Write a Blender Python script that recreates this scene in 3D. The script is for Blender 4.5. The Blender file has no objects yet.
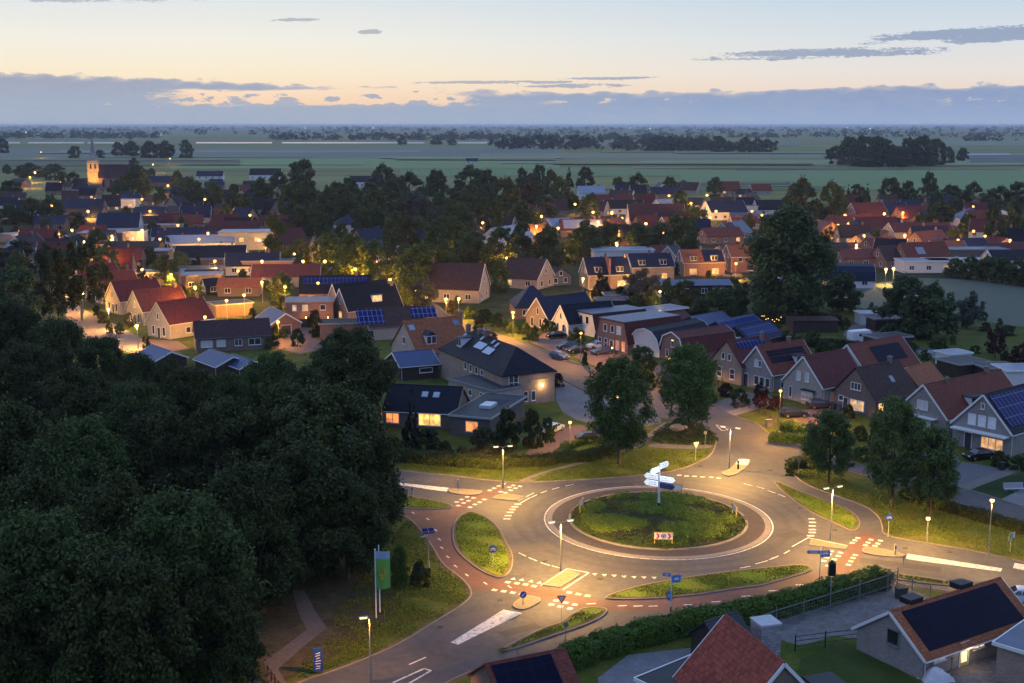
import bpy, math, random
import numpy as np
from mathutils import Vector, Matrix
from mathutils.geometry import tessellate_polygon

random.seed(7)
RNG = np.random.default_rng(11)
SC = bpy.context.scene
COL = SC.collection
# ------------------------------------------------------------------ camera
FPX, CX, CY, CAMH, HORY = 1200.0, 512.0, 341.5, 45.0, 125.0
PITCH = math.atan((CY - HORY) / FPX)
CP, SP = math.cos(PITCH), math.sin(PITCH)


def G(px, py, z=0.0):
    """point of the level plane at height z that is seen at this spot of the frame"""
    u = (py - CY) / FPX
    t = (CAMH - z) / (SP + u * CP)
    return Vector(((px - CX) / FPX * t, t * (CP - u * SP), z))


def height_at(px, base, top):
    """height of something that stands at row `base` and reaches row `top`"""
    zc = CAMH * FPX / CP / (base - HORY)
    return CAMH - zc * (top - HORY) * CP / FPX


def ppm(py):
    return (py - HORY) * CP / CAMH


cam_d = bpy.data.cameras.new('camera')
cam = bpy.data.objects.new('camera', cam_d)
COL.objects.link(cam)
cam.location = (0, 0, CAMH)
cam.rotation_euler = (math.pi / 2 - PITCH, 0, 0)
cam_d.sensor_width = 36.0
cam_d.lens = 36.0 * FPX / 1024.0
cam_d.clip_start = 0.5
cam_d.clip_end = 120000
SC.camera = cam


# ------------------------------------------------------------------ objects
def tag(o, label=None, cat=None, group=None, kind=None):
    if label: o['label'] = label
    if cat: o['category'] = cat
    if group: o['group'] = group
    if kind: o['kind'] = kind
    return o


def empty(name, loc, rz=0.0, label=None, cat=None, group=None):
    o = bpy.data.objects.new(name, None)
    o.empty_display_size = 0.3
    COL.objects.link(o)
    o.location = loc
    o.rotation_euler = (0, 0, rz)
    return tag(o, label, cat, group)


def link_mesh(name, me, parent=None):
    o = bpy.data.objects.new(name, me)
    COL.objects.link(o)
    if parent: o.parent = parent
    return o


def copy_tree(o, parent=None):
    c = o.copy()
    COL.objects.link(c)
    if parent: c.parent = parent
    for ch in list(o.children):
        copy_tree(ch, c)
    return c


class MB:
    """collects faces for ONE mesh object"""

    def __init__(self):
        self.v, self.f, self.m = [], [], []

    def face(self, pts, mi=0):
        n = len(self.v)
        self.v.extend([tuple(p) for p in pts])
        self.f.append(tuple(range(n, n + len(pts))))
        self.m.append(mi)

    def box(self, c, s, mi=0, rz=0.0, M=None):
        x, y, z = s[0] / 2, s[1] / 2, s[2] / 2
        P = [Vector((a * x, b * y, d * z)) for d in (-1, 1) for a, b in ((-1, -1), (1, -1), (1, 1), (-1, 1))]
        R = M if M is not None else Matrix.Rotation(rz, 3, 'Z')
        c = Vector(c)
        P = [R @ p + c for p in P]
        n = len(self.v)
        self.v.extend([tuple(p) for p in P])
        for q in ((3, 2, 1, 0), (4, 5, 6, 7), (0, 1, 5, 4), (1, 2, 6, 5), (2, 3, 7, 6), (3, 0, 4, 7)):
            self.f.append(tuple(n + i for i in q)); self.m.append(mi)

    def bar(self, a, b, w, h, mi=0):
        """square bar from a to b"""
        a, b = Vector(a), Vector(b)
        d = b - a
        L = d.length
        if L < 1e-6: return
        d.normalize()
        up = Vector((0, 0, 1)) if abs(d.z) < 0.98 else Vector((0, 1, 0))
        s = d.cross(up).normalized()
        t = s.cross(d)
        M = Matrix((d, s, t)).transposed()
        self.box((a + b) / 2, (L, w, h), mi, M=M)

    def tube(self, a, b, r0, r1=None, n=8, mi=0, cap=True):
        a, b = Vector(a), Vector(b)
        r1 = r0 if r1 is None else r1
        d = (b - a).normalized()
        up = Vector((0, 0, 1)) if abs(d.z) < 0.98 else Vector((1, 0, 0))
        s = d.cross(up).normalized()
        t = d.cross(s)
        k = len(self.v)
        for c, r in ((a, r0), (b, r1)):
            for i in range(n):
                an = 2 * math.pi * i / n
                self.v.append(tuple(c + s * (r * math.cos(an)) + t * (r * math.sin(an))))
        for i in range(n):
            j = (i + 1) % n
            self.f.append((k + i, k + n + i, k + n + j, k + j)); self.m.append(mi)
        if cap:
            self.f.append(tuple(k + i for i in range(n))); self.m.append(mi)
            self.f.append(tuple(k + n + i for i in reversed(range(n)))); self.m.append(mi)

    def ball(self, c, r, n=8, m=5, mi=0, sz=1.0):
        k = len(self.v)
        for j in range(m + 1):
            th = math.pi * j / m
            for i in range(n):
                ph = 2 * math.pi * i / n
                self.v.append((c[0] + r * math.sin(th) * math.cos(ph), c[1] + r * math.sin(th) * math.sin(ph), c[2] + sz * r * math.cos(th)))
        for j in range(m):
            for i in range(n):
                i2 = (i + 1) % n
                self.f.append((k + j * n + i, k + (j + 1) * n + i, k + (j + 1) * n + i2, k + j * n + i2)); self.m.append(mi)

    def prism(self, poly, z0, z1, mi=0, side=None):
        """vertical prism over a plan outline (list of xy)"""
        side = mi if side is None else side
        a = sum(poly[i][0] * poly[(i + 1) % len(poly)][1] - poly[(i + 1) % len(poly)][0] * poly[i][1] for i in range(len(poly)))
        if a < 0: poly = list(reversed(poly))
        flat(self, [(p[0], p[1], z1) for p in poly], mi)
        for i in range(len(poly)):
            p, q = poly[i], poly[(i + 1) % len(poly)]
            self.face([(p[0], p[1], z0), (q[0], q[1], z0), (q[0], q[1], z1), (p[0], p[1], z1)], side)

    def extrude(self, prof, axis_from, axis_to, to3, mi=0):
        """closed profile (list of 2-tuples) swept between two values of the third axis; to3(a, p) -> xyz"""
        A = [to3(axis_from, p) for p in prof]
        B = [to3(axis_to, p) for p in prof]
        self.face(list(reversed(A)), mi); self.face(B, mi)
        for i in range(len(prof)):
            j = (i + 1) % len(prof)
            self.face([A[i], A[j], B[j], B[i]], mi)

    def build(self, name, mats, parent=None, smooth=False, uv=True):
        me = bpy.data.meshes.new(name)
        me.from_pydata(self.v, [], self.f)
        if not isinstance(mats, (list, tuple)): mats = [mats]
        for m in mats: me.materials.append(m)
        if len(mats) > 1: me.polygons.foreach_set('material_index', self.m)
        me.update()
        if uv:
            ul = me.uv_layers.new(name='UVMap')
            co = np.array(self.v)
            for p in me.polygons:
                n = p.normal
                if abs(n.z) > 0.995: ud, vd = np.array((1., 0, 0)), np.array((0, 1., 0))
                else:
                    u = Vector((0, 0, 1)).cross(n).normalized()
                    w = n.cross(u)
                    ud, vd = np.array(u), np.array(w)
                for li in p.loop_indices:
                    c = co[me.loops[li].vertex_index]
                    ul.data[li].uv = (float(c @ ud), float(c @ vd))
        if smooth:
            me.polygons.foreach_set('use_smooth', [True] * len(me.polygons))
        return link_mesh(name, me, parent)


def flat(mb, pts, mi=0):
    """a level polygon (may be concave), facing up"""
    V = [Vector(p) for p in pts]
    tris = tessellate_polygon([V])
    n = len(mb.v)
    mb.v.extend([tuple(p) for p in V])
    for t in tris:
        a, b, c = (V[i] for i in t)
        if (b - a).cross(c - a).z < 0: t = (t[0], t[2], t[1])
        mb.f.append(tuple(n + i for i in t)); mb.m.append(mi)


# ------------------------------------------------------------------ materials
MATS = {}


class NT:
    def __init__(self, tree):
        self.t = tree; self.n = tree.nodes; self.l = tree.links

    def node(self, kind, **props):
        n = self.n.new(kind)
        for k, v in props.items():
            setattr(n, k, v)
        return n

    def put(self, sock, val):
        if isinstance(val, E): val = val.s
        if isinstance(val, bpy.types.NodeSocket): self.l.new(val, sock)
        else: sock.default_value = val

    def math(self, op, *a, clamp=False):
        n = self.node('ShaderNodeMath', operation=op, use_clamp=clamp)
        for i, x in enumerate(a): self.put(n.inputs[i], x)
        return E(self, n.outputs[0])

    def mix(self, fac, a, b, mode='MIX'):
        n = self.node('ShaderNodeMix', data_type='RGBA', blend_type=mode)
        self.put(n.inputs[0], fac)
        for s, v in ((n.inputs[6], a), (n.inputs[7], b)):
            if isinstance(v, tuple) and len(v) == 3: v = v + (1,)
            self.put(s, v)
        return n.outputs[2]

    def noise(self, vec, scale, detail=3, rough=0.55, dist=0.0, col=False):
        n = self.node('ShaderNodeTexNoise')
        if vec is not None: self.l.new(vec, n.inputs['Vector'])
        n.inputs['Scale'].default_value = scale
        n.inputs['Detail'].default_value = detail
        n.inputs['Roughness'].default_value = rough
        n.inputs['Distortion'].default_value = dist
        return E(self, n.outputs[0]) if not col else n.outputs[1]

    def ramp(self, fac, stops, interp='LINEAR'):
        n = self.node('ShaderNodeValToRGB')
        cr = n.color_ramp
        cr.interpolation = interp
        while len(cr.elements) < len(stops): cr.elements.new(0.5)
        for e, (p, c) in zip(cr.elements, stops):
            e.position = p
            e.color = tuple(c) + (1,) if len(c) == 3 else c
        self.put(n.inputs[0], fac)
        return n.outputs[0]

    def smooth(self, x, a, b):
        n = self.node('ShaderNodeMapRange', interpolation_type='SMOOTHSTEP')
        self.put(n.inputs[0], x)
        n.inputs[1].default_value = a; n.inputs[2].default_value = b
        return E(self, n.outputs[0])

    def lin(self, x, a, b, c, d):
        n = self.node('ShaderNodeMapRange')
        self.put(n.inputs[0], x)
        for i, v in zip((1, 2, 3, 4), (a, b, c, d)): n.inputs[i].default_value = v
        return E(self, n.outputs[0])


class E:
    def __init__(self, nt, s): self.nt, self.s = nt, s
    def __add__(self, o): return self.nt.math('ADD', self, o)
    __radd__ = __add__
    def __sub__(self, o): return self.nt.math('SUBTRACT', self, o)
    def __rsub__(self, o): return self.nt.math('SUBTRACT', o, self)
    def __mul__(self, o): return self.nt.math('MULTIPLY', self, o)
    __rmul__ = __mul__
    def __truediv__(self, o): return self.nt.math('DIVIDE', self, o)


def new_mat(name):
    m = bpy.data.materials.new(name)
    m.use_nodes = True
    nt = NT(m.node_tree)
    b = m.node_tree.nodes['Principled BSDF']
    return m, nt, b


def sc3(c, k): return tuple(min(1.0, x * k) for x in c)


def cached(fn):
    def w(*a, **k):
        key = (fn.__name__,) + a + tuple(sorted(k.items()))
        if key not in MATS: MATS[key] = fn(*a, **k)
        return MATS[key]
    return w


def objvec(nt, kind='Object'):
    return nt.node('ShaderNodeTexCoord').outputs[kind]


def bump(nt, b, h, strength=0.3, dist=0.05):
    n = nt.node('ShaderNodeBump')
    n.inputs['Strength'].default_value = strength
    n.inputs['Distance'].default_value = dist
    nt.put(n.inputs['Height'], h)
    nt.l.new(n.outputs[0], b.inputs['Normal'])


@cached
def plain(col, rough=0.6, var=0.25, scale=1.5, metal=0.0):
    m, nt, b = new_mat('plain')
    n = nt.noise(objvec(nt), scale, 4)
    c = nt.mix(n, sc3(col, 1 - var), sc3(col, 1 + var))
    nt.l.new(c, b.inputs['Base Color'])
    b.inputs['Roughness'].default_value = rough
    b.inputs['Metallic'].default_value = metal
    b.inputs['Specular IOR Level'].default_value = 0.3
    return m


@cached
def tiles(col, rough=0.5, tw=0.24, th=0.33, contrast=0.35):
    """roof tiles in courses"""
    m, nt, b = new_mat('roof_tiles')
    uv = objvec(nt, 'UV')
    br = nt.node('ShaderNodeTexBrick', offset=0.0)
    nt.l.new(uv, br.inputs['Vector'])
    br.inputs['Scale'].default_value = 1.0
    br.inputs['Brick Width'].default_value = tw
    br.inputs['Row Height'].default_value = th
    br.inputs['Mortar Size'].default_value = 0.028
    br.inputs['Mortar Smooth'].default_value = 0.6
    br.inputs['Color1'].default_value = sc3(col, 1 - contrast) + (1,)
    br.inputs['Color2'].default_value = sc3(col, 1 + contrast) + (1,)
    br.inputs['Mortar'].default_value = sc3(col, 0.35) + (1,)
    n = nt.noise(objvec(nt), 0.5, 5, 0.65)
    n2 = nt.noise(objvec(nt), 3.0, 3)
    c = nt.mix(nt.lin(n, 0.35, 0.7, 0.0, 0.45), br.outputs[0], sc3((col[0] * .6 + .01, col[1] * .9 + .012, col[2] * .8 + .008), 0.8))
    c = nt.mix(nt.lin(n2, 0.3, 0.7, 0.0, 0.3), c, sc3(col, 1.5))
    nt.l.new(c, b.inputs['Base Color'])
    b.inputs['Roughness'].default_value = rough
    b.inputs['Specular IOR Level'].default_value = 0.09
    bump(nt, b, 1.0 - E(nt, br.outputs[1]), 0.5, 0.04)
    return m


@cached
def bricks(col, rough=0.85):
    m, nt, b = new_mat('wall_bricks')
    uv = objvec(nt, 'UV')
    br = nt.node('ShaderNodeTexBrick')
    nt.l.new(uv, br.inputs['Vector'])
    br.inputs['Scale'].default_value = 1.0
    br.inputs['Brick Width'].default_value = 0.22
    br.inputs['Row Height'].default_value = 0.065
    br.inputs['Mortar Size'].default_value = 0.006
    br.inputs['Color1'].default_value = sc3(col, 0.75) + (1,)
    br.inputs['Color2'].default_value = sc3(col, 1.25) + (1,)
    br.inputs['Mortar'].default_value = sc3((0.4, 0.38, 0.35), 0.8) + (1,)
    n = nt.noise(objvec(nt), 0.7, 5, 0.65)
    c = nt.mix(nt.lin(n, 0.3, 0.75, 0, 0.5), br.outputs[0], sc3(col, 0.55))
    nt.l.new(c, b.inputs['Base Color'])
    b.inputs['Roughness'].default_value = rough
    return m


@cached
def glass_dark(tint=(0.03, 0.035, 0.045)):
    m, nt, b = new_mat('window_glass')
    oi = nt.node('ShaderNodeObjectInfo')
    c = nt.mix(oi.outputs['Random'], sc3(tint, 0.6), sc3(tint, 2.2))
    nt.l.new(c, b.inputs['Base Color'])
    b.inputs['Roughness'].default_value = 0.06
    b.inputs['Specular IOR Level'].default_value = 0.9
    return m


@cached
def lit(col=(1.0, 0.52, 0.16), strength=2.0):
    """a window of a room with the lamps on: brighter and dimmer patches behind curtains"""
    m, nt, b = new_mat('lit_window')
    n = nt.noise(objvec(nt), 1.1, 1)
    oi = nt.node('ShaderNodeObjectInfo')
    c = nt.mix(nt.smooth(n, 0.35, 0.65), sc3(col, 0.45), col)
    nt.l.new(c, b.inputs['Emission Color'])
    nt.put(b.inputs['Emission Strength'], nt.lin(E(nt, oi.outputs['Random']), 0, 1, strength * 0.6, strength * 1.3))
    b.inputs['Base Color'].default_value = (0.2, 0.15, 0.1, 1)
    b.inputs['Roughness'].default_value = 0.1
    return m


@cached
def glow(col, strength):
    m, nt, b = new_mat('lamp_glow')
    b.inputs['Emission Color'].default_value = tuple(col) + (1,)
    b.inputs['Emission Strength'].default_value = strength
    b.inputs['Base Color'].default_value = (0.6, 0.6, 0.6, 1)
    return m


@cached
def solar(cw=1.0, ch=1.65, line=(0.25, 0.27, 0.32), lw=0.03):
    blue = line[2] > 0.1
    m, nt, b = new_mat('solar_cells')
    uv = objvec(nt, 'UV')
    br = nt.node('ShaderNodeTexBrick', offset=0.0)
    nt.l.new(uv, br.inputs['Vector'])
    br.inputs['Scale'].default_value = 1.0
    br.inputs['Brick Width'].default_value = cw
    br.inputs['Row Height'].default_value = ch
    br.inputs['Mortar Size'].default_value = lw
    br.inputs['Color1'].default_value = (0.006, 0.011, 0.085, 1) if blue else (0.003, 0.003, 0.014, 1)
    br.inputs['Color2'].default_value = (0.010, 0.018, 0.12, 1) if blue else (0.004, 0.004, 0.020, 1)
    br.inputs['Mortar'].default_value = line + (1,)
    nt.l.new(br.outputs[0], b.inputs['Base Color'])
    b.inputs['Roughness'].default_value = 0.3
    b.inputs['Specular IOR Level'].default_value = 0.06
    return m


@cached
def leafmat(c1, c2, trans=0.25):
    m, nt, b = new_mat('foliage')
    geo = nt.node('ShaderNodeNewGeometry')
    oi = nt.node('ShaderNodeObjectInfo')
    c = nt.mix(geo.outputs['Random Per Island'], c1, c2)
    c = nt.mix(nt.lin(E(nt, oi.outputs['Random']), 0, 1, 0.0, 0.5), c, sc3((c1[0] * 1.1, c1[1] * 0.85, c1[2] * 1.0), 0.8))
    nt.l.new(c, b.inputs['Base Color'])
    b.inputs['Roughness'].default_value = 0.55
    b.inputs['Specular IOR Level'].default_value = 0.15
    tr = nt.node('ShaderNodeBsdfTranslucent')
    nt.l.new(c, tr.inputs[0])
    mx = nt.node('ShaderNodeMixShader')
    mx.inputs[0].default_value = trans
    out = m.node_tree.nodes['Material Output']
    nt.l.new(b.outputs[0], mx.inputs[1]); nt.l.new(tr.outputs[0], mx.inputs[2])
    nt.l.new(mx.outputs[0], out.inputs[0])
    return m


@cached
def asphalt(col=(0.060, 0.060, 0.064), rough=0.8, track=0.42, ring=False):
    m, nt, b = new_mat('asphalt')
    v = objvec(nt)
    n1 = nt.noise(v, 0.12, 5, 0.6)
    n2 = nt.noise(v, 1.2, 4, 0.7)
    n3 = nt.noise(v, 9.0, 3, 0.7)
    f = n1 * 0.45 + n2 * 0.35 + n3 * 0.2
    c = nt.ramp(f, [(0.36, sc3(col, 1 - track)), (0.5, col), (0.62, sc3(col, 1 + track * 1.2))])
    vo = nt.node('ShaderNodeTexVoronoi', feature='DISTANCE_TO_EDGE')
    nt.l.new(v, vo.inputs['Vector']); vo.inputs['Scale'].default_value = 0.09
    cr = nt.smooth(E(nt, vo.outputs['Distance']), 0.003, 0.0)
    c = nt.mix(cr * 0.35, c, sc3(col, 0.45))
    if ring:
        # two polished wheel tracks worn round the roundabout
        sx = nt.node('ShaderNodeSeparateXYZ'); nt.l.new(v, sx.inputs[0])
        dx_, dy_ = E(nt, sx.outputs[0]) - 16.85, E(nt, sx.outputs[1]) - 133.1
        rr = nt.math('SQRT', dx_ * dx_ + dy_ * dy_)
        w1 = nt.smooth(nt.math('ABSOLUTE', rr + n1 * .5 - 15.0), 0.6, 0.1); w2 = nt.smooth(nt.math('ABSOLUTE', rr + n1 * .5 - 16.8), 0.6, 0.1)
        c = nt.mix(nt.math('MAXIMUM', w1, w2) * 0.4, c, sc3(col, 0.55))
    nt.l.new(c, b.inputs['Base Color'])
    b.inputs['Roughness'].default_value = rough
    bump(nt, b, n3, 0.25, 0.02)
    return m


@cached
def pavers(col, bw=0.22, bh=0.11, rough=0.85, var=0.3):
    m, nt, b = new_mat('pavers')
    uv = objvec(nt, 'UV')
    br = nt.node('ShaderNodeTexBrick')
    nt.l.new(uv, br.inputs['Vector'])
    br.inputs['Scale'].default_value = 1.0
    br.inputs['Brick Width'].default_value = bw
    br.inputs['Row Height'].default_value = bh
    br.inputs['Mortar Size'].default_value = 0.012
    br.inputs['Color1'].default_value = sc3(col, 1 - var) + (1,)
    br.inputs['Color2'].default_value = sc3(col, 1 + var) + (1,)
    br.inputs['Mortar'].default_value = sc3(col, 0.5) + (1,)
    n = nt.noise(objvec(nt), 0.35, 5, 0.65)
    c = nt.mix(nt.lin(n, 0.3, 0.75, 0.0, 0.55), br.outputs[0], sc3(col, 0.6))
    nt.l.new(c, b.inputs['Base Color'])
    b.inputs['Roughness'].default_value = rough
    return m


@cached
def paint_white(col=(0.60, 0.59, 0.57)):
    """road paint, worn"""
    m, nt, b = new_mat('road_paint')
    n = nt.noise(objvec(nt), 2.5, 5, 0.7)
    c = nt.mix(nt.smooth(n, 0.46, 0.66), col, sc3(col, 0.38))
    nt.l.new(c, b.inputs['Base Color'])
    b.inputs['Roughness'].default_value = 0.7
    return m


@cached
def grassmat(c1, c2, c3, s=0.25):
    m, nt, b = new_mat('grass')
    v = objvec(nt)
    n1 = nt.noise(v, s, 6, 0.65, 0.6)
    n2 = nt.noise(v, 2.6, 5, 0.75)
    n3 = nt.noise(v, 0.04, 3)
    f = n1 * 0.45 + n2 * 0.35 + n3 * 0.2
    c = nt.ramp(f, [(0.36, c1), (0.5, c2), (0.62, c3)])
    nt.l.new(c, b.inputs['Base Color'])
    b.inputs['Roughness'].default_value = 0.95
    b.inputs['Specular IOR Level'].default_value = 0.1
    bump(nt, b, n2, 0.6, 0.12)
    return m


WHITE = plain((0.75, 0.75, 0.74), 0.5, 0.06)
DARK = plain((0.02, 0.02, 0.022), 0.5)
METAL = plain((0.35, 0.36, 0.38), 0.4, 0.1, 3, 0.7)
GALV = plain((0.42, 0.43, 0.44), 0.5, 0.12, 2, 0.4)
CONC = plain((0.21, 0.19, 0.17), 0.9, 0.4, 0.9)
GREYP = plain((0.18, 0.18, 0.19), 0.6)
BLUEP = plain((0.02, 0.09, 0.45), 0.4, 0.1)
REDP = plain((0.5, 0.02, 0.03), 0.4, 0.1)
BLACKP = plain((0.012, 0.012, 0.013), 0.45)
YELLOWP = plain((0.7, 0.5, 0.08), 0.5, 0.1)
WOOD = plain((0.12, 0.08, 0.055), 0.85, 0.35, 3)
GLASS = glass_dark()
ASPH = asphalt(ring=True)
PAINT = paint_white()
ROOF = {
    'red': tiles((0.17, 0.045, 0.032)), 'dkred': tiles((0.115, 0.028, 0.028)), 'brown': tiles((0.065, 0.036, 0.034)),
    'orange': tiles((0.30, 0.095, 0.045)), 'dark': tiles((0.011, 0.013, 0.024), 0.5), 'blue': tiles((0.015, 0.022, 0.055), 0.45),
    'grey': tiles((0.07, 0.07, 0.08)), 'purple': tiles((0.06, 0.03, 0.035)), 'tilered': tiles((0.27, 0.062, 0.042), 0.6, 0.28, 0.38, 0.45),
    'metal': plain((0.028, 0.055, 0.14), 0.4, 0.3, 0.8), 'felt': plain((0.028, 0.032, 0.04), 0.6, 0.35, 0.6),
    'feltblue': plain((0.085, 0.11, 0.17), 0.45, 0.35, 0.5), 'light': plain((0.22, 0.26, 0.33), 0.45, 0.3, 0.5), 'thatch': tiles((0.07, 0.05, 0.04), 0.9),
}
WALL = {
    'tan': bricks((0.36, 0.25, 0.18)), 'brick': bricks((0.27, 0.13, 0.09)), 'red': bricks((0.30, 0.11, 0.07)), 'pale': bricks((0.45, 0.38, 0.32)),
    'white': plain((0.66, 0.65, 0.63), 0.8, 0.12), 'grey': bricks((0.30, 0.26, 0.25)), 'dark': bricks((0.10, 0.075, 0.07)), 'wood': plain((0.05, 0.035, 0.03), 0.8, 0.3),
    'blue': plain((0.12, 0.15, 0.2), 0.7, 0.2), 'brown': bricks((0.20, 0.12, 0.09)),
}
# ------------------------------------------------------------------ sky
world = bpy.data.worlds.new('World')
SC.world = world
world.use_nodes = True
W = NT(world.node_tree)
bg = world.node_tree.nodes['Background']
tc = W.node('ShaderNodeTexCoord').outputs['Generated']
sep = W.node('ShaderNodeSeparateXYZ'); W.l.new(tc, sep.inputs[0])
dx, dy, dz = (E(W, s) for s in sep.outputs)
az = W.math('ARCTAN2', dx, dy) * 57.29578            # degrees right of the view
el = W.math('ARCSINE', dz) * 57.29578                # degrees above the horizon
X = az * 0.2128
Y = el * 0.2135
cv = W.node('ShaderNodeCombineXYZ')
W.put(cv.inputs[0], X); W.put(cv.inputs[1], Y * 3.2); cv.inputs[2].default_value = 0.37
P = cv.outputs[0]
nA = W.noise(P, 2.2, 6, 0.62) - 0.5
nB = W.noise(P, 7.0, 5, 0.65) - 0.5
nC = W.noise(P, 22.0, 4, 0.6) - 0.5
nn = nA * 0.6 + nB * 0.5 + nC * 0.35
cv2 = W.node('ShaderNodeCombineXYZ')
W.put(cv2.inputs[0], X * 0.8); W.put(cv2.inputs[1], Y * 9.0); cv2.inputs[2].default_value = 2.1
nS = W.noise(cv2.outputs[0], 2.6, 5, 0.6) - 0.5      # long flat streaks

YN = W.lin(Y, 0, 19.2, 0, 1)                         # 0..90 degrees
def ysc(y): return y / 19.2
left = W.ramp(YN, [(0, (.70, .50, .36)), (ysc(.25), (.95, .70, .50)), (ysc(.5), (.95, .84, .63)), (ysc(.8), (.89, .87, .78)), (ysc(1.2), (.74, .79, .81)),
                   (ysc(2.6), (.66, .80, .95)), (ysc(6), (.46, .63, 1.0)), (1, (.27, .42, .92))])
right = W.ramp(YN, [(0, (.58, .47, .42)), (ysc(.25), (.84, .68, .57)), (ysc(.5), (.82, .76, .72)), (ysc(.8), (.70, .75, .79)), (ysc(1.2), (.56, .68, .79)),
                    (ysc(2.6), (.58, .74, .95)), (ysc(6), (.44, .62, 1.0)), (1, (.27, .42, .92))])
side = W.smooth(X, -3.0, 4.5)
clear = W.mix(side, left, right)
# the side of the sky away from the sunset is duller and bluer
back = W.smooth(W.math('ABSOLUTE', az), 40, 150)
clear = W.mix(back * W.smooth(Y, 12, 2), clear, (.24, .36, .76))

# the bank of cloud on the horizon
top = W.lin(X, -5.0, 0.0, 0.50, 0.34)
top = W.math('MAXIMUM', top, W.lin(X, 0.5, 5.0, 0.32, 0.40))
vo = W.node('ShaderNodeTexVoronoi', feature='SMOOTH_F1'); W.put(vo.inputs['Vector'], P); vo.inputs['Scale'].default_value = 5.5
puff = 0.42 - E(W, vo.outputs['Distance'])
edge = top + nn * 0.10 + puff * 0.09 - 0.01 - Y
bank = W.smooth(edge, 0.0, 0.022)
rim = bank * W.smooth(edge, 0.06, 0.0)
hx = W.math('MINIMUM', W.smooth(X + nn * 1.4, -3.6, -3.1), W.smooth(0.0 - X - nn * 1.2, 0.25, 0.7))
hy = W.math('MINIMUM', W.smooth(Y + nn * 0.16, 0.165, 0.20), W.smooth(W.lin(X, -3.6, 0.2, 0.335, 0.40) - Y + nS * 0.10, 0.0, 0.03))
hole = hx * hy
small = W.smooth(nA * 0.9 + nB * 0.8 - W.math('ABSOLUTE', Y - 0.225) * 4.0, -0.02, 0.10) * W.smooth(X, 0.2, 0.6) * W.math('MAXIMUM', W.smooth(X, 2.6, 2.1), W.smooth(X, 4.0, 4.4))
small2 = W.smooth(nB * 1.3 - W.math('ABSOLUTE', Y - 0.20) * 5.0, 0.08, 0.2) * W.smooth(X, -2.2, -3.4)
def blob(x0, y0, a, b_, soft=0.5):
    ex = (X - x0) / a
    ey = (Y - y0 + nS * 0.05 + nB * 0.03 - ex * b_ * 0.35) / b_
    return W.smooth(0.9 - ex * ex - ey * ey + nn * 2.4 + nS * 2.6 + nC * 0.8, 0.0, soft)
streak = blob(4.5, 0.83, 1.25, 0.075)
for (a0, a1, a2, a3) in ((3.0, 0.68, 1.15, 0.055), (-4.0, 1.17, 1.1, 0.05), (-0.15, 0.42, 0.9, 0.018), (1.0, 0.46, 0.5, 0.012), (0.6, 0.385, 0.6, 0.02), (-1.4, 0.90, 0.13, 0.03), (-2.1, 1.01, 0.25, 0.014), (-5.2, 1.17, .5, .03)):
    streak = W.math('MAXIMUM', streak, blob(a0, a1, a2, a3))
cloudL = W.ramp(W.lin(Y, 0, 0.6, 0, 1), [(0, (.34, .44, .58)), (.35, (.35, .43, .56)), (.75, (.33, .38, .49)), (1, (.36, .39, .48))])
cloudR = W.ramp(W.lin(Y, 0, 0.6, 0, 1), [(0, (.31, .43, .66)), (.35, (.26, .36, .58)), (.75, (.24, .32, .52)), (1, (.28, .34, .52))])
ccol = W.mix(side, cloudL, cloudR)
ccol = W.mix(W.smooth(nn, -0.25, 0.3) * 0.35, ccol, (.46, .47, .55))
lump = W.smooth(nB * 1.1 + nC * .5 + nA * .5 + puff * 1.1 + (0.235 - Y) * 4.0, 0.0, 0.14)          # small heaps of cloud inside the gap
hole = hole * (1.0 - lump * 0.9)
ccol = W.mix(rim * 0.55, ccol, (.66, .60, .58))
m1 = bank * (1.0 - hole) * (1.0 - W.math('MAXIMUM', small, small2) * 0.75)
col = W.mix(m1, clear, ccol)
strk = W.mix(side, (.44, .46, .52), (.26, .34, .50))
col = W.mix(streak * 0.85, col, strk)
# physical sky underneath, sun just under the horizon on the left of the view
SUN_AZ, SUN_EL = math.radians(-12), math.radians(0.6)
nish = W.node('ShaderNodeTexSky', sky_type='NISHITA')
nish.sun_disc = False
nish.sun_elevation = SUN_EL
nish.sun_rotation = SUN_AZ
nish.air_density = 1.5
add = W.node('ShaderNodeMix', data_type='RGBA', blend_type='ADD')
add.inputs[0].default_value = 0.002
W.l.new(col, add.inputs[6]); W.l.new(nish.outputs[0], add.inputs[7])
W.l.new(add.outputs[2], bg.inputs[0])
bg.inputs[1].default_value = 1.0

sun_d = bpy.data.lights.new('sun', 'SUN')
sun_d.energy = 0.06
sun_d.angle = math.radians(12)
sun_d.color = (1.0, 0.62, 0.35)
sun = bpy.data.objects.new('sun', sun_d)
COL.objects.link(sun)
sv = Vector((math.sin(SUN_AZ) * math.cos(SUN_EL), math.cos(SUN_AZ) * math.cos(SUN_EL), math.sin(math.radians(2.5))))
sun.rotation_euler = (-sv).to_track_quat('-Z', 'Y').to_euler()
sun.location = (0, 0, 80)

SC.view_settings.view_transform = 'Standard'
SC.view_settings.look = 'None'
SC.view_settings.gamma = 1.0
SC.view_settings.exposure = 0.0
SC.view_settings.use_curve_mapping = False
SC.render.engine = 'CYCLES'
SC.cycles.use_denoising = True
SC.cycles.max_bounces = 4
SC.cycles.diffuse_bounces = 2
SC.cycles.use_adaptive_sampling = True
SC.cycles.adaptive_threshold = 0.02
SC.cycles.glossy_bounces = 2
SC.cycles.transmission_bounces = 2
SC.cycles.volume_bounces = 0
SC.cycles.sample_clamp_indirect = 3.0
SC.cycles.caustics_reflective = False
SC.cycles.caustics_refractive = False
SC.cycles.use_light_tree = True

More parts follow.
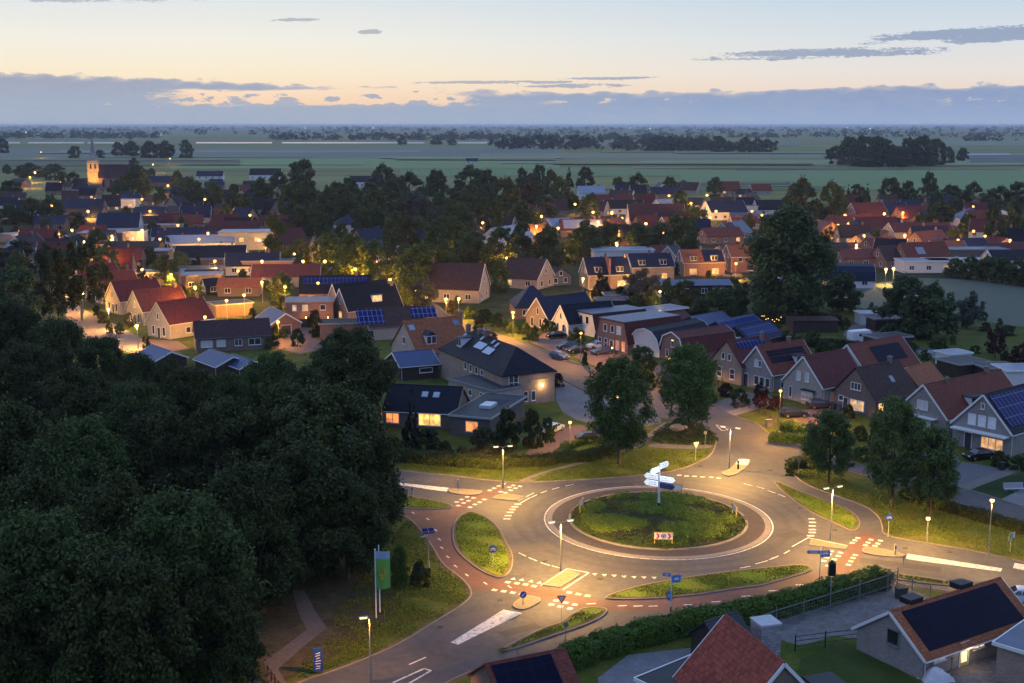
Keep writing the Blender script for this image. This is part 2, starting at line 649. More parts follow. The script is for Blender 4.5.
# ------------------------------------------------------------------ ground
GRASS = grassmat((0.06, 0.115, 0.010), (0.115, 0.19, 0.016), (0.19, 0.19, 0.03))
GRASSDRY = grassmat((0.06, 0.055, 0.025), (0.11, 0.09, 0.045), (0.16, 0.125, 0.07), 0.6)


def smooth_poly(pts, it=2):
    for _ in range(it):
        out = []
        for i in range(len(pts)):
            p, q = pts[i], pts[(i + 1) % len(pts)]
            out.append((p[0] * .75 + q[0] * .25, p[1] * .75 + q[1] * .25))
            out.append((p[0] * .25 + q[0] * .75, p[1] * .25 + q[1] * .75))
        pts = out
    return pts


def wpoly(px, it=2):
    pts = [tuple(G(x, y).xy) for x, y in px]
    return smooth_poly(pts, it) if it else pts


def inset(poly, d):
    a = sum(poly[i][0] * poly[(i + 1) % len(poly)][1] - poly[(i + 1) % len(poly)][0] * poly[i][1] for i in range(len(poly)))
    sg = 1 if a > 0 else -1
    out = []
    n = len(poly)
    for i in range(n):
        p0, p1, p2 = Vector(poly[i - 1]), Vector(poly[i]), Vector(poly[(i + 1) % n])
        e1, e2 = (p1 - p0), (p2 - p1)
        if e1.length < 1e-6 or e2.length < 1e-6: out.append(tuple(p1)); continue
        e1.normalize(); e2.normalize()
        n1, n2 = Vector((-e1.y, e1.x)), Vector((-e2.y, e2.x))
        b = (n1 + n2)
        if b.length < 0.2: out.append(tuple(p1)); continue
        b.normalize()
        k = min(2.0, 1.0 / max(0.3, b.dot(n1)))
        out.append(tuple(p1 + b * (d * sg * k)))
    return out


def sheet(name, px, z, mat, it=2, kind='structure'):
    mb = MB()
    flat(mb, [(x, y, z) for x, y in wpoly(px, it)])
    return tag(mb.build(name, mat), kind=kind)


# one ground sheet to the horizon
def ground_mat():
    m, nt, b = new_mat('ground')
    v = objvec(nt)
    sp_ = nt.node('ShaderNodeSeparateXYZ'); nt.l.new(v, sp_.inputs[0])
    x, y = E(nt, sp_.outputs[0]), E(nt, sp_.outputs[1])
    n1 = nt.noise(v, 0.25, 6, 0.65, 0.6)
    n2 = nt.noise(v, 2.6, 5, 0.75)
    f = n1 * 0.55 + n2 * 0.45
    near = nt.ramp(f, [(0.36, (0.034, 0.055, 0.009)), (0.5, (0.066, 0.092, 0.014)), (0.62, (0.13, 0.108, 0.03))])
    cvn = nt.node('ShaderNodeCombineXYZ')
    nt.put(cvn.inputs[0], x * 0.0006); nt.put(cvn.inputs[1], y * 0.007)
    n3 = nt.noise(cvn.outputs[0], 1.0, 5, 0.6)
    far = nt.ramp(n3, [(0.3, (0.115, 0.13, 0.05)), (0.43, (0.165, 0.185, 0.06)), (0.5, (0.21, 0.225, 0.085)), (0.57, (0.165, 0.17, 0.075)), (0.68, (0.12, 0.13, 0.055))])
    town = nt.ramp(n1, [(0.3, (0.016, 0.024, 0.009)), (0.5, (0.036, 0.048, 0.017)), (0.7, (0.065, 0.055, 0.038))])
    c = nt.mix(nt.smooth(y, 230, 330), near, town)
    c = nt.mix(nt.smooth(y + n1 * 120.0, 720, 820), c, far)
    nt.l.new(c, b.inputs['Base Color'])
    b.inputs['Roughness'].default_value = 0.95
    b.inputs['Specular IOR Level'].default_value = 0.1
    bump(nt, b, n2, 0.5, 0.1)
    return m

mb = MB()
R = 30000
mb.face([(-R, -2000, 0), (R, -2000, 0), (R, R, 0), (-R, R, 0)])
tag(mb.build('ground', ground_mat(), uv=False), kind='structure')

OUT = [(150, 445), (330, 463), (407, 472), (443, 475), (507, 483), (528, 483), (550, 481.5), (600, 479.5), (644, 475.5), (679, 471), (703, 461), (712, 455), (716, 446),
       (717, 440), (714, 433), (697, 422.5), (682, 417), (668, 420), (640, 410), (610, 400), (590, 393), (556, 376), (540, 362), (523, 352), (495, 343), (467, 335), (440, 326),
       (425, 313), (400, 299), (370, 284), (340, 271), (346, 268), (378, 280), (410, 293), (436, 304), (446, 314), (462, 323), (503, 336), (526, 343.6), (561, 358), (579, 364),
       (602, 371), (640, 383), (690, 396), (702, 400), (711, 405), (726, 414), (758, 424), (764, 431), (776, 437), (805, 447), (850, 462), (900, 478), (960, 487), (1024, 508),
       (1100, 530), (1100, 556), (1024, 526), (960, 503), (930, 494), (880, 480), (830, 466), (800, 460), (788, 461), (785, 467), (802, 484), (835, 496), (864, 506), (878, 516),
       (882, 526), (882, 536), (923, 543), (972, 551), (1024, 563), (1110, 582), (1110, 625), (1024, 605), (985, 598), (930, 588), (895, 584), (870, 580), (852, 576), (835, 583),
       (812, 590), (760, 604), (720, 613), (680, 618), (650, 621), (625, 629), (563, 650), (487, 664), (430, 690), (400, 730), (200, 735), (294, 684), (338, 670.5), (396, 647),
       (437, 621), (467, 603), (474, 592), (461, 577), (443, 565), (432, 544.5), (414, 521), (399, 513), (330, 505), (150, 478)]
OUTW = wpoly(OUT, 2)
mb = MB()
flat(mb, [(x, y, 0.02) for x, y in OUTW])
tag(mb.build('road', ASPH), kind='structure')
# sandy worn strip and kerb along the outside of the roads
mb = MB()
ring0, ring1, ring2 = inset(OUTW, 0.02), inset(OUTW, -0.12), inset(OUTW, -0.6)
for i in range(len(OUTW)):
    j = (i + 1) % len(OUTW)
    for (a, b_, z0, z1, mi) in ((ring0, ring1, 0.09, 0.09, 0), (ring1, ring2, 0.07, 0.012, 1)):
        q = [(a[i][0], a[i][1], z0), (a[j][0], a[j][1], z0), (b_[j][0], b_[j][1], z1), (b_[i][0], b_[i][1], z1)]
        n = (Vector(q[1]) - Vector(q[0])).cross(Vector(q[2]) - Vector(q[1]))
        mb.face(q if n.z > 0 else list(reversed(q)), mi)
    q = [(ring0[i][0], ring0[i][1], 0.0), (ring0[j][0], ring0[j][1], 0.0), (ring0[j][0], ring0[j][1], 0.09), (ring0[i][0], ring0[i][1], 0.09)]
    mb.face(q, 0)
tag(mb.build('kerb', [CONC, GRASSDRY]), kind='structure')

VERGES = [
    [(467, 511), (484, 515), (499, 527), (506, 542), (514, 556), (512, 571), (502, 580), (484, 574), (467, 562), (455, 550), (452, 536), (454, 521)],
    [(330, 487), (380, 491), (411, 497), (424, 499), (453, 505), (452, 509), (431, 510), (400, 509), (330, 500)],
    [(773, 480), (793, 489), (825, 501), (848, 509), (861, 520), (859, 530), (851, 532), (835, 524), (812, 514), (793, 501), (775, 486)],
    [(603, 598), (621, 591), (644, 585), (685, 578), (729, 572), (780, 566.6), (799, 565), (812, 566.5), (812, 572), (793, 577.5), (760, 587), (744, 588), (703, 595), (656, 599.7), (609, 600.3)],
    [(608, 612), (606, 608.5), (594, 607.6), (582, 608.5), (571, 614.6), (561, 623), (541.5, 628.7), (524, 637.5), (506, 647), (497.6, 653), (515, 650), (550, 637.5), (578, 628.7), (601, 619)],
    [(848, 572), (858, 569.3), (890.5, 573.5), (923, 577.5), (969, 585), (962, 587.5), (917, 583.5), (884, 578), (855, 576)],
]
VERGE_W = []
for px in VERGES:
    w = wpoly(px, 2)
    i1, i2 = inset(w, 0.12), inset(w, 0.5)
    mb = MB()
    mb.prism(w, 0.0, 0.12, 0)
    o = mb.build('kerb', CONC); tag(o, kind='structure')
    mb = MB(); flat(mb, [(x, y, 0.128) for x, y in i1]); tag(mb.build('verge', GRASSDRY), kind='structure')
    mb = MB(); flat(mb, [(x, y, 0.140) for x, y in i2]); tag(mb.build('verge', GRASS), kind='structure')
    VERGE_W.append((i1, 0.13))

# red cycle path
REDPATH = asphalt((0.10, 0.050, 0.043), 0.85, 0.35)
for i_, (x_, y_, w_, l_, a_) in enumerate(((530, 548, 2.2, 5, .3), (610, 485, 1.8, 6, .1), (745, 505, 2.0, 4, 1.2), (790, 535, 1.6, 3, .6), (470, 620, 2.5, 7, .55), (520, 630, 1.2, 4, .55), (740, 440, 2.2, 6, 1.3), (900, 565, 1.5, 8, -.35), (430, 480, 1.4, 6, -.1))):
    c_ = G(x_, y_); mb = MB(); R2 = Matrix.Rotation(a_, 2)
    q_ = [R2 @ Vector(p) for p in ((-l_ / 2, -w_ / 2), (l_ / 2, -w_ / 2), (l_ / 2, w_ / 2), (-l_ / 2, w_ / 2))]
    flat(mb, [(c_.x + p.x, c_.y + p.y, .0235) for p in q_]); tag(mb.build('road_patch', asphalt((0.045, 0.043, 0.045) if i_ % 2 else (0.078, 0.072, 0.07), 0.85, 0.2)), kind='structure')
sheet('cycle_path', [(398, 513.5), (414, 521.5), (432, 545), (443, 565.5), (461, 577.5), (474, 591.5), (493, 590), (521, 594), (544.5, 599.7), (568, 607), (603, 611), (656, 612), (714, 607.5),
                     (760, 600), (819, 589), (845, 579), (851, 573), (858, 562), (866, 550), (881, 537), (861, 531), (853, 540), (838, 558), (825, 568), (812, 573.2), (793, 578.5), (760, 588),
                     (744, 589), (703, 596), (656, 600.7), (609, 601), (591, 598.3), (541.5, 586.5), (506, 582), (484, 575), (467, 563), (455, 551), (451, 536), (453, 521), (464, 510),
                     (490, 497), (510, 486), (503, 484), (480, 493), (455, 503), (453, 510.5), (431, 511), (410, 511)], 0.028, REDPATH, 1)
# paths and yards
PATHM = pavers((0.16, 0.14, 0.13), 0.3, 0.3, 0.9, 0.15)
DRIVE = pavers((0.20, 0.12, 0.095))
YARD = pavers((0.17, 0.175, 0.19), 0.5, 0.5, 0.85, 0.15)
sheet('footpath', [(514, 483.5), (531, 475), (571, 464), (604, 455), (640, 441), (655, 428), (668, 420.5), (673, 424), (655, 437), (645, 445), (610, 456), (568, 468), (550, 471), (532, 483.5)], 0.016, PATHM)
sheet('footpath', [(653, 443), (690, 446), (717, 444), (717, 447.5), (690, 449.5), (645, 447)], 0.012, PATHM)
sheet('footpath', [(292, 590), (304, 590), (316, 612), (327, 628), (303, 647), (278, 669), (288, 686), (271, 692), (264, 662), (288, 644), (307, 629.5), (298, 612)], 0.014, pavers((0.13, 0.10, 0.085), 0.3, 0.3, 0.9, 0.15), 0)
sheet('driveway', [(521.6, 455), (540, 443), (562.7, 428), (583, 424), (588, 431), (565.6, 446), (551, 455), (536, 461)], 0.016, DRIVE)
sheet('forecourt', [(556, 377), (592, 394), (640, 411), (668, 421), (640, 428), (600, 420), (583, 424), (556, 408)], 0.014, asphalt((0.10, 0.10, 0.105), 0.7), 1)
sheet('street', [(60, 297), (69, 295), (79, 307), (97, 316), (117, 325), (142, 339), (160, 350), (140, 356), (91, 342), (70, 322), (58, 310)], 0.02, pavers((0.24, 0.17, 0.14), 0.25, 0.25))
sheet('street', [(722, 412), (702, 401), (690, 397), (640, 384), (602, 372), (579, 365), (561, 359), (526, 344.6), (503, 337), (462, 324), (447, 316), (441, 325), (467, 334), (495, 342), (523, 351), (540, 361), (556, 375), (590, 392), (640, 409), (668, 419), (690, 417)], 0.024, pavers((0.15, 0.105, 0.09), 0.25, 0.25), 0)
sheet('driveway', [(262, 345), (285, 330), (315, 322), (345, 322), (350, 343), (300, 354)], 0.014, DRIVE, 0)
sheet('driveway', [(142, 339), (178, 341), (190, 349), (150, 354)], 0.016, DRIVE, 0)
sheet('driveway', [(712, 404), (745, 392), (775, 397), (750, 408), (728, 414)], 0.024, asphalt((0.09, 0.085, 0.085)), 0)
sheet('driveway', [(726, 412), (772, 400), (776, 403), (735, 416)], 0.028, pavers((0.28, 0.22, 0.2), 0.3, 0.3), 0)
sheet('driveway', [(782, 424), (800, 411), (835, 405), (850, 412), (810, 432)], 0.016, DRIVE, 0)
sheet('driveway', [(940, 488), (962, 462), (1000, 468), (1003, 480), (975, 491), (958, 487)], 0.016, pavers((0.12, 0.12, 0.13)), 0)
sheet('driveway', [(905, 478), (915, 440), (945, 440), (960, 462), (942, 488)], 0.012, pavers((0.12, 0.12, 0.13)), 0)
sheet('footpath', [(957, 487), (1024, 462), (1040, 458), (1040, 464), (966, 491)], 0.024, PATHM, 0)
sheet('driveway', [(1000, 500), (1040, 480), (1060, 500), (1040, 512)], 0.032, YARD, 0)
sheet('driveway', [(530, 342), (548, 331), (570, 336), (560, 345), (575, 352), (562, 357)], 0.016, DRIVE, 0)
sheet('driveway', [(574, 357), (590, 343), (612, 348), (618, 358), (600, 368)], 0.016, DRIVE, 0)
sheet('driveway', [(618, 352), (665, 366), (690, 393), (650, 384), (612, 370)], 0.012, DRIVE, 0)
sheet('gravel_yard', [(762, 634), (780, 612), (850, 592), (898, 584), (935, 600), (890, 614), (868, 640), (835, 636), (800, 646)], 0.014, grassmat((0.09, 0.085, 0.08), (0.16, 0.155, 0.15), (0.22, 0.21, 0.2), 0.8), 0)
sheet('patio', [(598, 678), (628, 655), (690, 648), (720, 662), (690, 715), (600, 715)], 0.014, YARD, 0)
sheet('patio', [(922, 662), (975, 634), (1040, 612), (1060, 690), (940, 715), (920, 690)], 0.014, pavers((0.15, 0.13, 0.125), 0.4, 0.4), 0)
sheet('footpath', [(838, 332), (868, 318), (885, 313), (900, 310), (905, 306), (912, 309), (906, 315), (885, 321), (872, 328), (900, 330), (860, 345)], 0.016, PATHM, 1)

# ---- roundabout island
RC = Vector((16.85, 133.1, 0))
R_OUT = 13.15
ISL = empty('roundabout_kerb', RC)
ISL['kind'] = 'structure'


def annulus(r0, r1, z, mat, name, n=96, par=None, arcs=None):
    mb = MB()
    for i in range(n):
        a, b_ = 2 * math.pi * i / n, 2 * math.pi * (i + 1) / n
        p = [(r * math.cos(t), r * math.sin(t), z) for r, t in ((r0, a), (r1, a), (r1, b_), (r0, b_))]
        mb.face(p)
    return mb.build(name, mat, par)


def ringwall(r0, r1, z0, z1, mat, name, par, n=96):
    mb = MB()
    for i in range(n):
        a, b_ = 2 * math.pi * i / n, 2 * math.pi * (i + 1) / n
        P = lambda r, t, z: (r * math.cos(t), r * math.sin(t), z)
        mb.face([P(r0, a, z1), P(r1, a, z1), P(r1, b_, z1), P(r0, b_, z1)])
        mb.face([P(r1, a, z0), P(r1, b_, z0), P(r1, b_, z1), P(r1, a, z1)])
        mb.face([P(r0, b_, z0), P(r0, a, z0), P(r0, a, z1), P(r0, b_, z1)])
    return mb.build(name, mat, par)


annulus(R_OUT - 0.16, R_OUT, 0.034, PAINT, 'white_line', par=ISL)
ringwall(R_OUT - 0.95, R_OUT - 0.26, 0.0, 0.075, plain((0.20, 0.185, 0.17), 0.85, 0.3, 1.5), 'apron_kerb', ISL)
annulus(10.3, R_OUT - 0.95, 0.062, pavers((0.062, 0.050, 0.047), 0.24, 0.12), 'apron', par=ISL)
ringwall(10.02, 10.3, 0.0, 0.2, CONC, 'inner_kerb', ISL)
mb = MB()
n = 72
rings = [(10.02, 0.12), (8, 0.35), (5, 0.6), (2.4, 0.75)]
for k in range(len(rings) - 1):
    for i in range(n):
        a, b_ = 2 * math.pi * i / n, 2 * math.pi * (i + 1) / n
        (r0, z0), (r1, z1) = rings[k], rings[k + 1]
        mb.face([(r1 * math.cos(a), r1 * math.sin(a), z1), (r0 * math.cos(a), r0 * math.sin(a), z0), (r0 * math.cos(b_), r0 * math.sin(b_), z0), (r1 * math.cos(b_), r1 * math.sin(b_), z1)])
mb.face([(2.4 * math.cos(2 * math.pi * i / n), 2.4 * math.sin(2 * math.pi * i / n), 0.75) for i in range(n)])
o = mb.build('island_soil', grassmat((0.015, 0.02, 0.01), (0.03, 0.035, 0.015), (0.06, 0.05, 0.03), 0.5), ISL, smooth=True)

# ---- traffic islands
ISLM = pavers((0.24, 0.19, 0.12), 0.22, 0.11)
for px, h, it in (
        ([(567, 570), (581, 575), (560.5, 588), (542, 585.7)], 0.10, 0),
        ([(512, 607), (515, 602), (524, 597), (530, 596), (544, 599.8), (530, 609), (520, 611)], 0.12, 1),
        ([(447.5, 491), (450, 489), (470, 490), (485, 491.5), (477, 496.3), (453, 494.5)], 0.12, 1),
        ([(496, 496), (506, 494), (526, 497), (516, 501.5), (491, 499)], 0.1, 0),
        ([(718.7, 473.8), (730.4, 469.5), (740.6, 459), (751, 460), (748, 466.5), (732, 478)], 0.12, 1),
        ([(811, 540), (848, 546.5), (845, 549.8), (809, 545.5)], 0.1, 0),
        ([(861, 550), (868, 546.5), (907, 554.6), (900, 558.6), (864, 554.6)], 0.12, 1)):
    w = wpoly(px, it)
    mb = MB(); mb.prism(w, 0.0, h, 0); tag(mb.build('kerb', CONC), kind='structure')
    mb = MB(); flat(mb, [(x, y, h + 0.006) for x, y in inset(w, 0.15)]); tag(mb.build('traffic_island', ISLM), kind='structure')

# ---- painted markings
mk = MB()
def mpoly(px, z=0.036):
    flat(mk, [(*G(x, y).xy, z) for x, y in px])
def mblock(x, y, w=0.5, l=0.5, ang=0.0, z=0.036):
    c = G(x, y)
    R_ = Matrix.Rotation(ang, 2)
    pts = [R_ @ Vector((a * w / 2, b_ * l / 2)) for a, b_ in ((-1, -1), (1, -1), (1, 1), (-1, 1))]
    flat(mk, [(c.x + p.x, c.y + p.y, z) for p in pts])
def mtooth(x, y, ang, s=0.62, z=0.036):
    c = G(x, y)
    R_ = Matrix.Rotation(ang, 2)
    pts = [R_ @ Vector(p) for p in ((-s * .45, -s / 2), (s * .45, -s / 2), (0, s / 2))]
    flat(mk, [(c.x + p.x, c.y + p.y, z) for p in pts])
def mline(a, b_, w=0.12, z=0.036, dash=None):
    A, B = G(*a), G(*b_)
    d = (B - A); L = d.length; d.normalize(); s = Vector((-d.y, d.x, 0)) * (w / 2)
    segs = [(0, L)] if not dash else [(t, min(L, t + dash[0])) for t in np.arange(0, L, dash[0] + dash[1])]
    for t0, t1 in segs:
        p, q = A + d * t0, A + d * t1
        flat(mk, [(*(p - s).xy, z), (*(q - s).xy, z), (*(q + s).xy, z), (*(p + s).xy, z)])
def zo(x0, y0, s, pts): return [(x0 + x / s, y0 + y / s) for x, y in pts]
def ang_of(a, b_):
    v = G(*b_) - G(*a); return math.atan2(v.y, v.x)

S1 = zo(480, 540, 6.83, [(190, 290), (252, 298), (310, 306), (370, 317), (100, 343), (162, 352), (224, 362), (283, 372), (610, 360), (672, 372), (735, 383), (585, 430), (648, 443), (615, 470), (488, 443), (520, 415), (548, 457)])
a_s = ang_of(S1[0], S1[3])
for p in S1: mblock(*p, 0.52, 0.52, a_s)
for p in zo(480, 540, 6.83, [(230, 265), (288, 272), (350, 282), (408, 292)]): mtooth(*p, a_s + 0.15)
for p in zo(480, 440, 3.413, [(392, 460), (425, 463), (458, 465), (492, 468), (526, 470), (560, 471), (595, 472)]): mtooth(*p, math.pi)
S2 = zo(380, 440, 6.83, [(845, 300), (812, 316), (780, 331), (750, 346), (912, 312), (883, 325), (957, 318), (925, 331), (893, 345), (825, 355), (858, 362), (640, 398), (605, 417), (570, 432), (535, 450), (595, 390), (558, 408), (525, 425), (713, 408), (680, 427), (648, 442), (615, 461)])
a_w = ang_of(S2[3], S2[0])
for p in S2: mblock(*p, 0.52, 0.52, a_w)
for p in zo(480, 440, 3.413, [(92, 270), (96, 259), (103, 248), (110, 238), (119, 229), (129, 220)]): mblock(*p, 0.8, 0.42, 0.0)
S3 = zo(760, 460, 3.064, [(218, 280), (212, 290), (204, 300), (196, 310), (247, 285), (240, 295), (228, 305), (216, 315), (208, 325), (292, 292), (285, 301), (278, 311), (271, 322), (300, 240), (291, 247), (283, 255), (340, 245), (331, 254), (323, 262), (369, 248), (361, 257), (352, 264)])
a_e = ang_of(S3[3], S3[0])
for p in S3: mblock(*p, 0.52, 0.52, a_e)
for p in zo(760, 460, 3.064, [(158, 181), (161, 192), (160, 203), (160, 214), (160, 223), (155, 233)]): mblock(*p, 0.8, 0.42, 0.0)
for p in zo(480, 440, 3.413, [(680, 121), (705, 124), (732, 125), (760, 127), (790, 128), (815, 131)]): mblock(*p, 0.6, 0.4, 0.0)
# edge lines of the roundabout, dashed where the arms join
def marc(r, a0, a1, dash=None, w=0.13):
    L = r * abs(a1 - a0)
    t = 0.0
    step = dash[0] if dash else L / max(2, int(L))
    gap = dash[1] if dash else 0
    while t < L - 1e-6:
        t1 = min(L, t + step)
        q0, q1 = a0 + (a1 - a0) * t / L, a0 + (a1 - a0) * t1 / L
        P = lambda rr, q: (RC.x + rr * math.cos(q), RC.y + rr * math.sin(q), 0.036)
        flat(mk, [P(r - w / 2, q0), P(r + w / 2, q0), P(r + w / 2, q1), P(r - w / 2, q1)])
        t = t1 + gap
for pts in (zo(480, 440, 3.413, [(145, 392), (180, 408), (222, 424), (262, 435)]), zo(480, 440, 3.413, [(905, 435), (955, 420), (1000, 405)]), zo(760, 460, 3.064, [(82, 283), (45, 299), (10, 313)]),
            zo(480, 440, 3.413, [(185, 192), (218, 178), (258, 166), (305, 155)]), zo(600, 320, 3.413, [(505, 563), (548, 573), (585, 587), (620, 600)])):
    for p in pts:
        c = G(*p); t = math.atan2(c.y - RC.y, c.x - RC.x) + math.pi / 2
        mblock(*p, 1.3, 0.16, t)
mline((518, 501), (534, 493), 0.16); mline((480 + 130 / 3.413, 440 + 221 / 3.413), (480 + 172 / 3.413, 440 + 197 / 3.413), 0.16)
for a, b_ in (((589, 573), (563, 590)), ((567, 569), (541, 586)), ((567, 569), (589, 573)), ((792, 547), (808, 538)), ((808, 538), (848, 546))):
    mline(a, b_, 0.15)
mpoly(zo(250, 483, 3.413, [(685, 545), (865, 433), (930, 445), (710, 553)]))
mline((393, 683), (424, 669), 0.2); mline((424, 669), (431, 671), 0.2); mline((431, 671), (405, 686), 0.2); mline((409, 665), (426, 657.5), 0.15)
mpoly(zo(760, 460, 3.064, [(452, 288), (742, 333), (738, 343), (446, 304)]))
mpoly(zo(760, 460, 3.064, [(780, 316), (880, 334), (870, 350), (775, 332)]))
mpoly(zo(380, 440, 6.827, [(-400, 235), (100, 290), (470, 328), (455, 355), (110, 305), (-400, 255)]))
mpoly([(739, 459.6), (749.5, 460.6), (747.5, 466), (735.5, 465)], 0.13)
# cycle path centre dashes
for p in zo(250, 483, 3.413, [(557, 103), (607, 124), (634, 162), (646, 193), (655, 222), (675, 253), (702, 285), (740, 315), (803, 343), (886, 355)]):
    mblock(*p, 0.18, 0.7, 0.5)
for p in [(591, 604), (622, 606), (638, 606.3), (653, 606.4), (688, 605), (716, 602), (746, 596.5), (773, 591), (800, 585)]:
    mblock(*p, 0.9, 0.2, 0.12)
# bicycle symbol / lane arrow on the north arm
for a, b_ in (((716, 425), (722, 431)), ((722, 431), (728, 430)), ((728, 430), (722, 426)), ((722, 426), (716, 425))):
    mline(a, b_, 0.2)
tag(mk.build('road_marking', PAINT), kind='structure')

# ---- water and fields far off
WATERM, nt_, b__ = new_mat('canal_water')
b__.inputs['Base Color'].default_value = (0.10, 0.14, 0.2, 1); b__.inputs['Roughness'].default_value = 0.3; b__.inputs['Specular IOR Level'].default_value = 0.5
def band(name, x0, x1, y0, y1, z, mat, tilt=0.0):
    mb = MB()
    flat(mb, [(*G(x, y).xy, z) for x, y in ((x0, y0 + tilt), (x1, y0), (x1, y1), (x0, y1 + tilt))])
    return tag(mb.build(name, mat), kind='structure')
for x0_, x1_ in ((-80, 20), (28, 84), (88, 122), (196, 272), (282, 424), (430, 432), (446, 500)): band('canal', x0_, x1_, 142.2, 143.5, 0.3, WATERM)
def fieldm(c): return plain(sc3((c[0], c[1] * 1.0, c[2] * .95), 1.6), 0.95, 0.18, 0.004)
FIELDS = [(-60, 560, 147, 158, (0.085, 0.10, 0.075)), (170, 560, 158, 168, (0.10, 0.15, 0.06)), (60, 420, 150, 152, (0.13, 0.14, 0.10)), (480, 1100, 153, 158, (0.11, 0.12, 0.085)),
          (640, 1100, 160, 165, (0.12, 0.155, 0.075)), (400, 800, 169, 176, (0.075, 0.125, 0.05)), (680, 1100, 170, 190, (0.085, 0.135, 0.055)), (735, 905, 169, 170.2, (0.05, 0.065, 0.04)),
          (675, 790, 182, 187.5, (0.045, 0.055, 0.04)), (860, 1100, 139, 146, (0.11, 0.13, 0.085)), (970, 1100, 155, 162, (0.06, 0.07, 0.07)), (880, 1010, 153.8, 155.2, (0.22, 0.24, 0.26)),
          (0, 240, 160, 166, (0.05, 0.065, 0.04)), (500, 700, 162, 163, (0.14, 0.16, 0.12)), (560, 800, 141, 146, (0.09, 0.11, 0.07))]
for i, (x0, x1, y0, y1, c) in enumerate(FIELDS):
    band('field', x0, x1, y0, y1, 0.06 + 0.05 * i, fieldm(c), 0.8)
gf = random.Random(8)
for i in range(18):
    y_ = gf.uniform(149, 189); x_ = gf.uniform(-50, 1000) if y_ < 170 else gf.uniform(480, 1000); w_ = gf.uniform(60, 330)
    k_ = gf.random()
    band('field', x_, x_ + w_, y_, y_ + gf.uniform(.35, 1.3), 1.0 + .05 * i, fieldm((0.075, 0.09, 0.05) if k_ < .4 else (0.155, 0.165, 0.10) if k_ < .75 else (0.12, 0.15, 0.055)), gf.uniform(-.6, .6))
# the dry floor of the wood
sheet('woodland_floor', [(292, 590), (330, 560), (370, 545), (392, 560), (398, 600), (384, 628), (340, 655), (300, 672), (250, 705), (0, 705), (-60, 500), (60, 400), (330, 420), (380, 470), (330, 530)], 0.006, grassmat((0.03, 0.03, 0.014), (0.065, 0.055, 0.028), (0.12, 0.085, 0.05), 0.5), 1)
# the dusky meadow on the right behind the round tree
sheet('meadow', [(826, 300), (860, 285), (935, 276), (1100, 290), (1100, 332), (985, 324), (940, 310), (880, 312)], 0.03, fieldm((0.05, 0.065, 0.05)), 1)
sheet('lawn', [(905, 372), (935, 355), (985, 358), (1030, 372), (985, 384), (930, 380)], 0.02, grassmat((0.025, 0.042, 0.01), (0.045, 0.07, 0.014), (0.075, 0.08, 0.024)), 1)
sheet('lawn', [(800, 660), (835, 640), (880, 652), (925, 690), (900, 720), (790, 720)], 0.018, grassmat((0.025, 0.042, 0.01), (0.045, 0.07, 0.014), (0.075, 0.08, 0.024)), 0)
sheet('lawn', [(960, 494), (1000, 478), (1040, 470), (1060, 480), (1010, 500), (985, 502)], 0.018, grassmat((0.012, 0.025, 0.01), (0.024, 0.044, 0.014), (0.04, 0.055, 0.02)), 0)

# ---- the air: pale haze that fades the far plain
hz, hn, hb = new_mat('haze')
hz.node_tree.nodes.remove(hb)
pv_ = hn.node('ShaderNodeVolumePrincipled')
pv_.inputs['Color'].default_value = (0.80, 0.88, 1.0, 1)
pv_.inputs['Density'].default_value = 0.000065
pv_.inputs['Anisotropy'].default_value = 0.2
hn.l.new(pv_.outputs[0], hz.node_tree.nodes['Material Output'].inputs['Volume'])
mb = MB()
mb.box((0, 14400, 24), (62400, 33600, 50))
tag(mb.build('haze', hz, uv=False), 'thin pale evening haze over the whole plain', None, None, 'stuff')
SC.cycles.volume_step_rate = 1.0
# ------------------------------------------------------------------ buildings
LAND = []          # (short phrase, x, y) of things that have a look of their own; used to word the labels of their neighbours
CAMV = Vector((0, 0, CAMH))


def landmark(short, p):
    if short: LAND.append((short, p[0], p[1]))


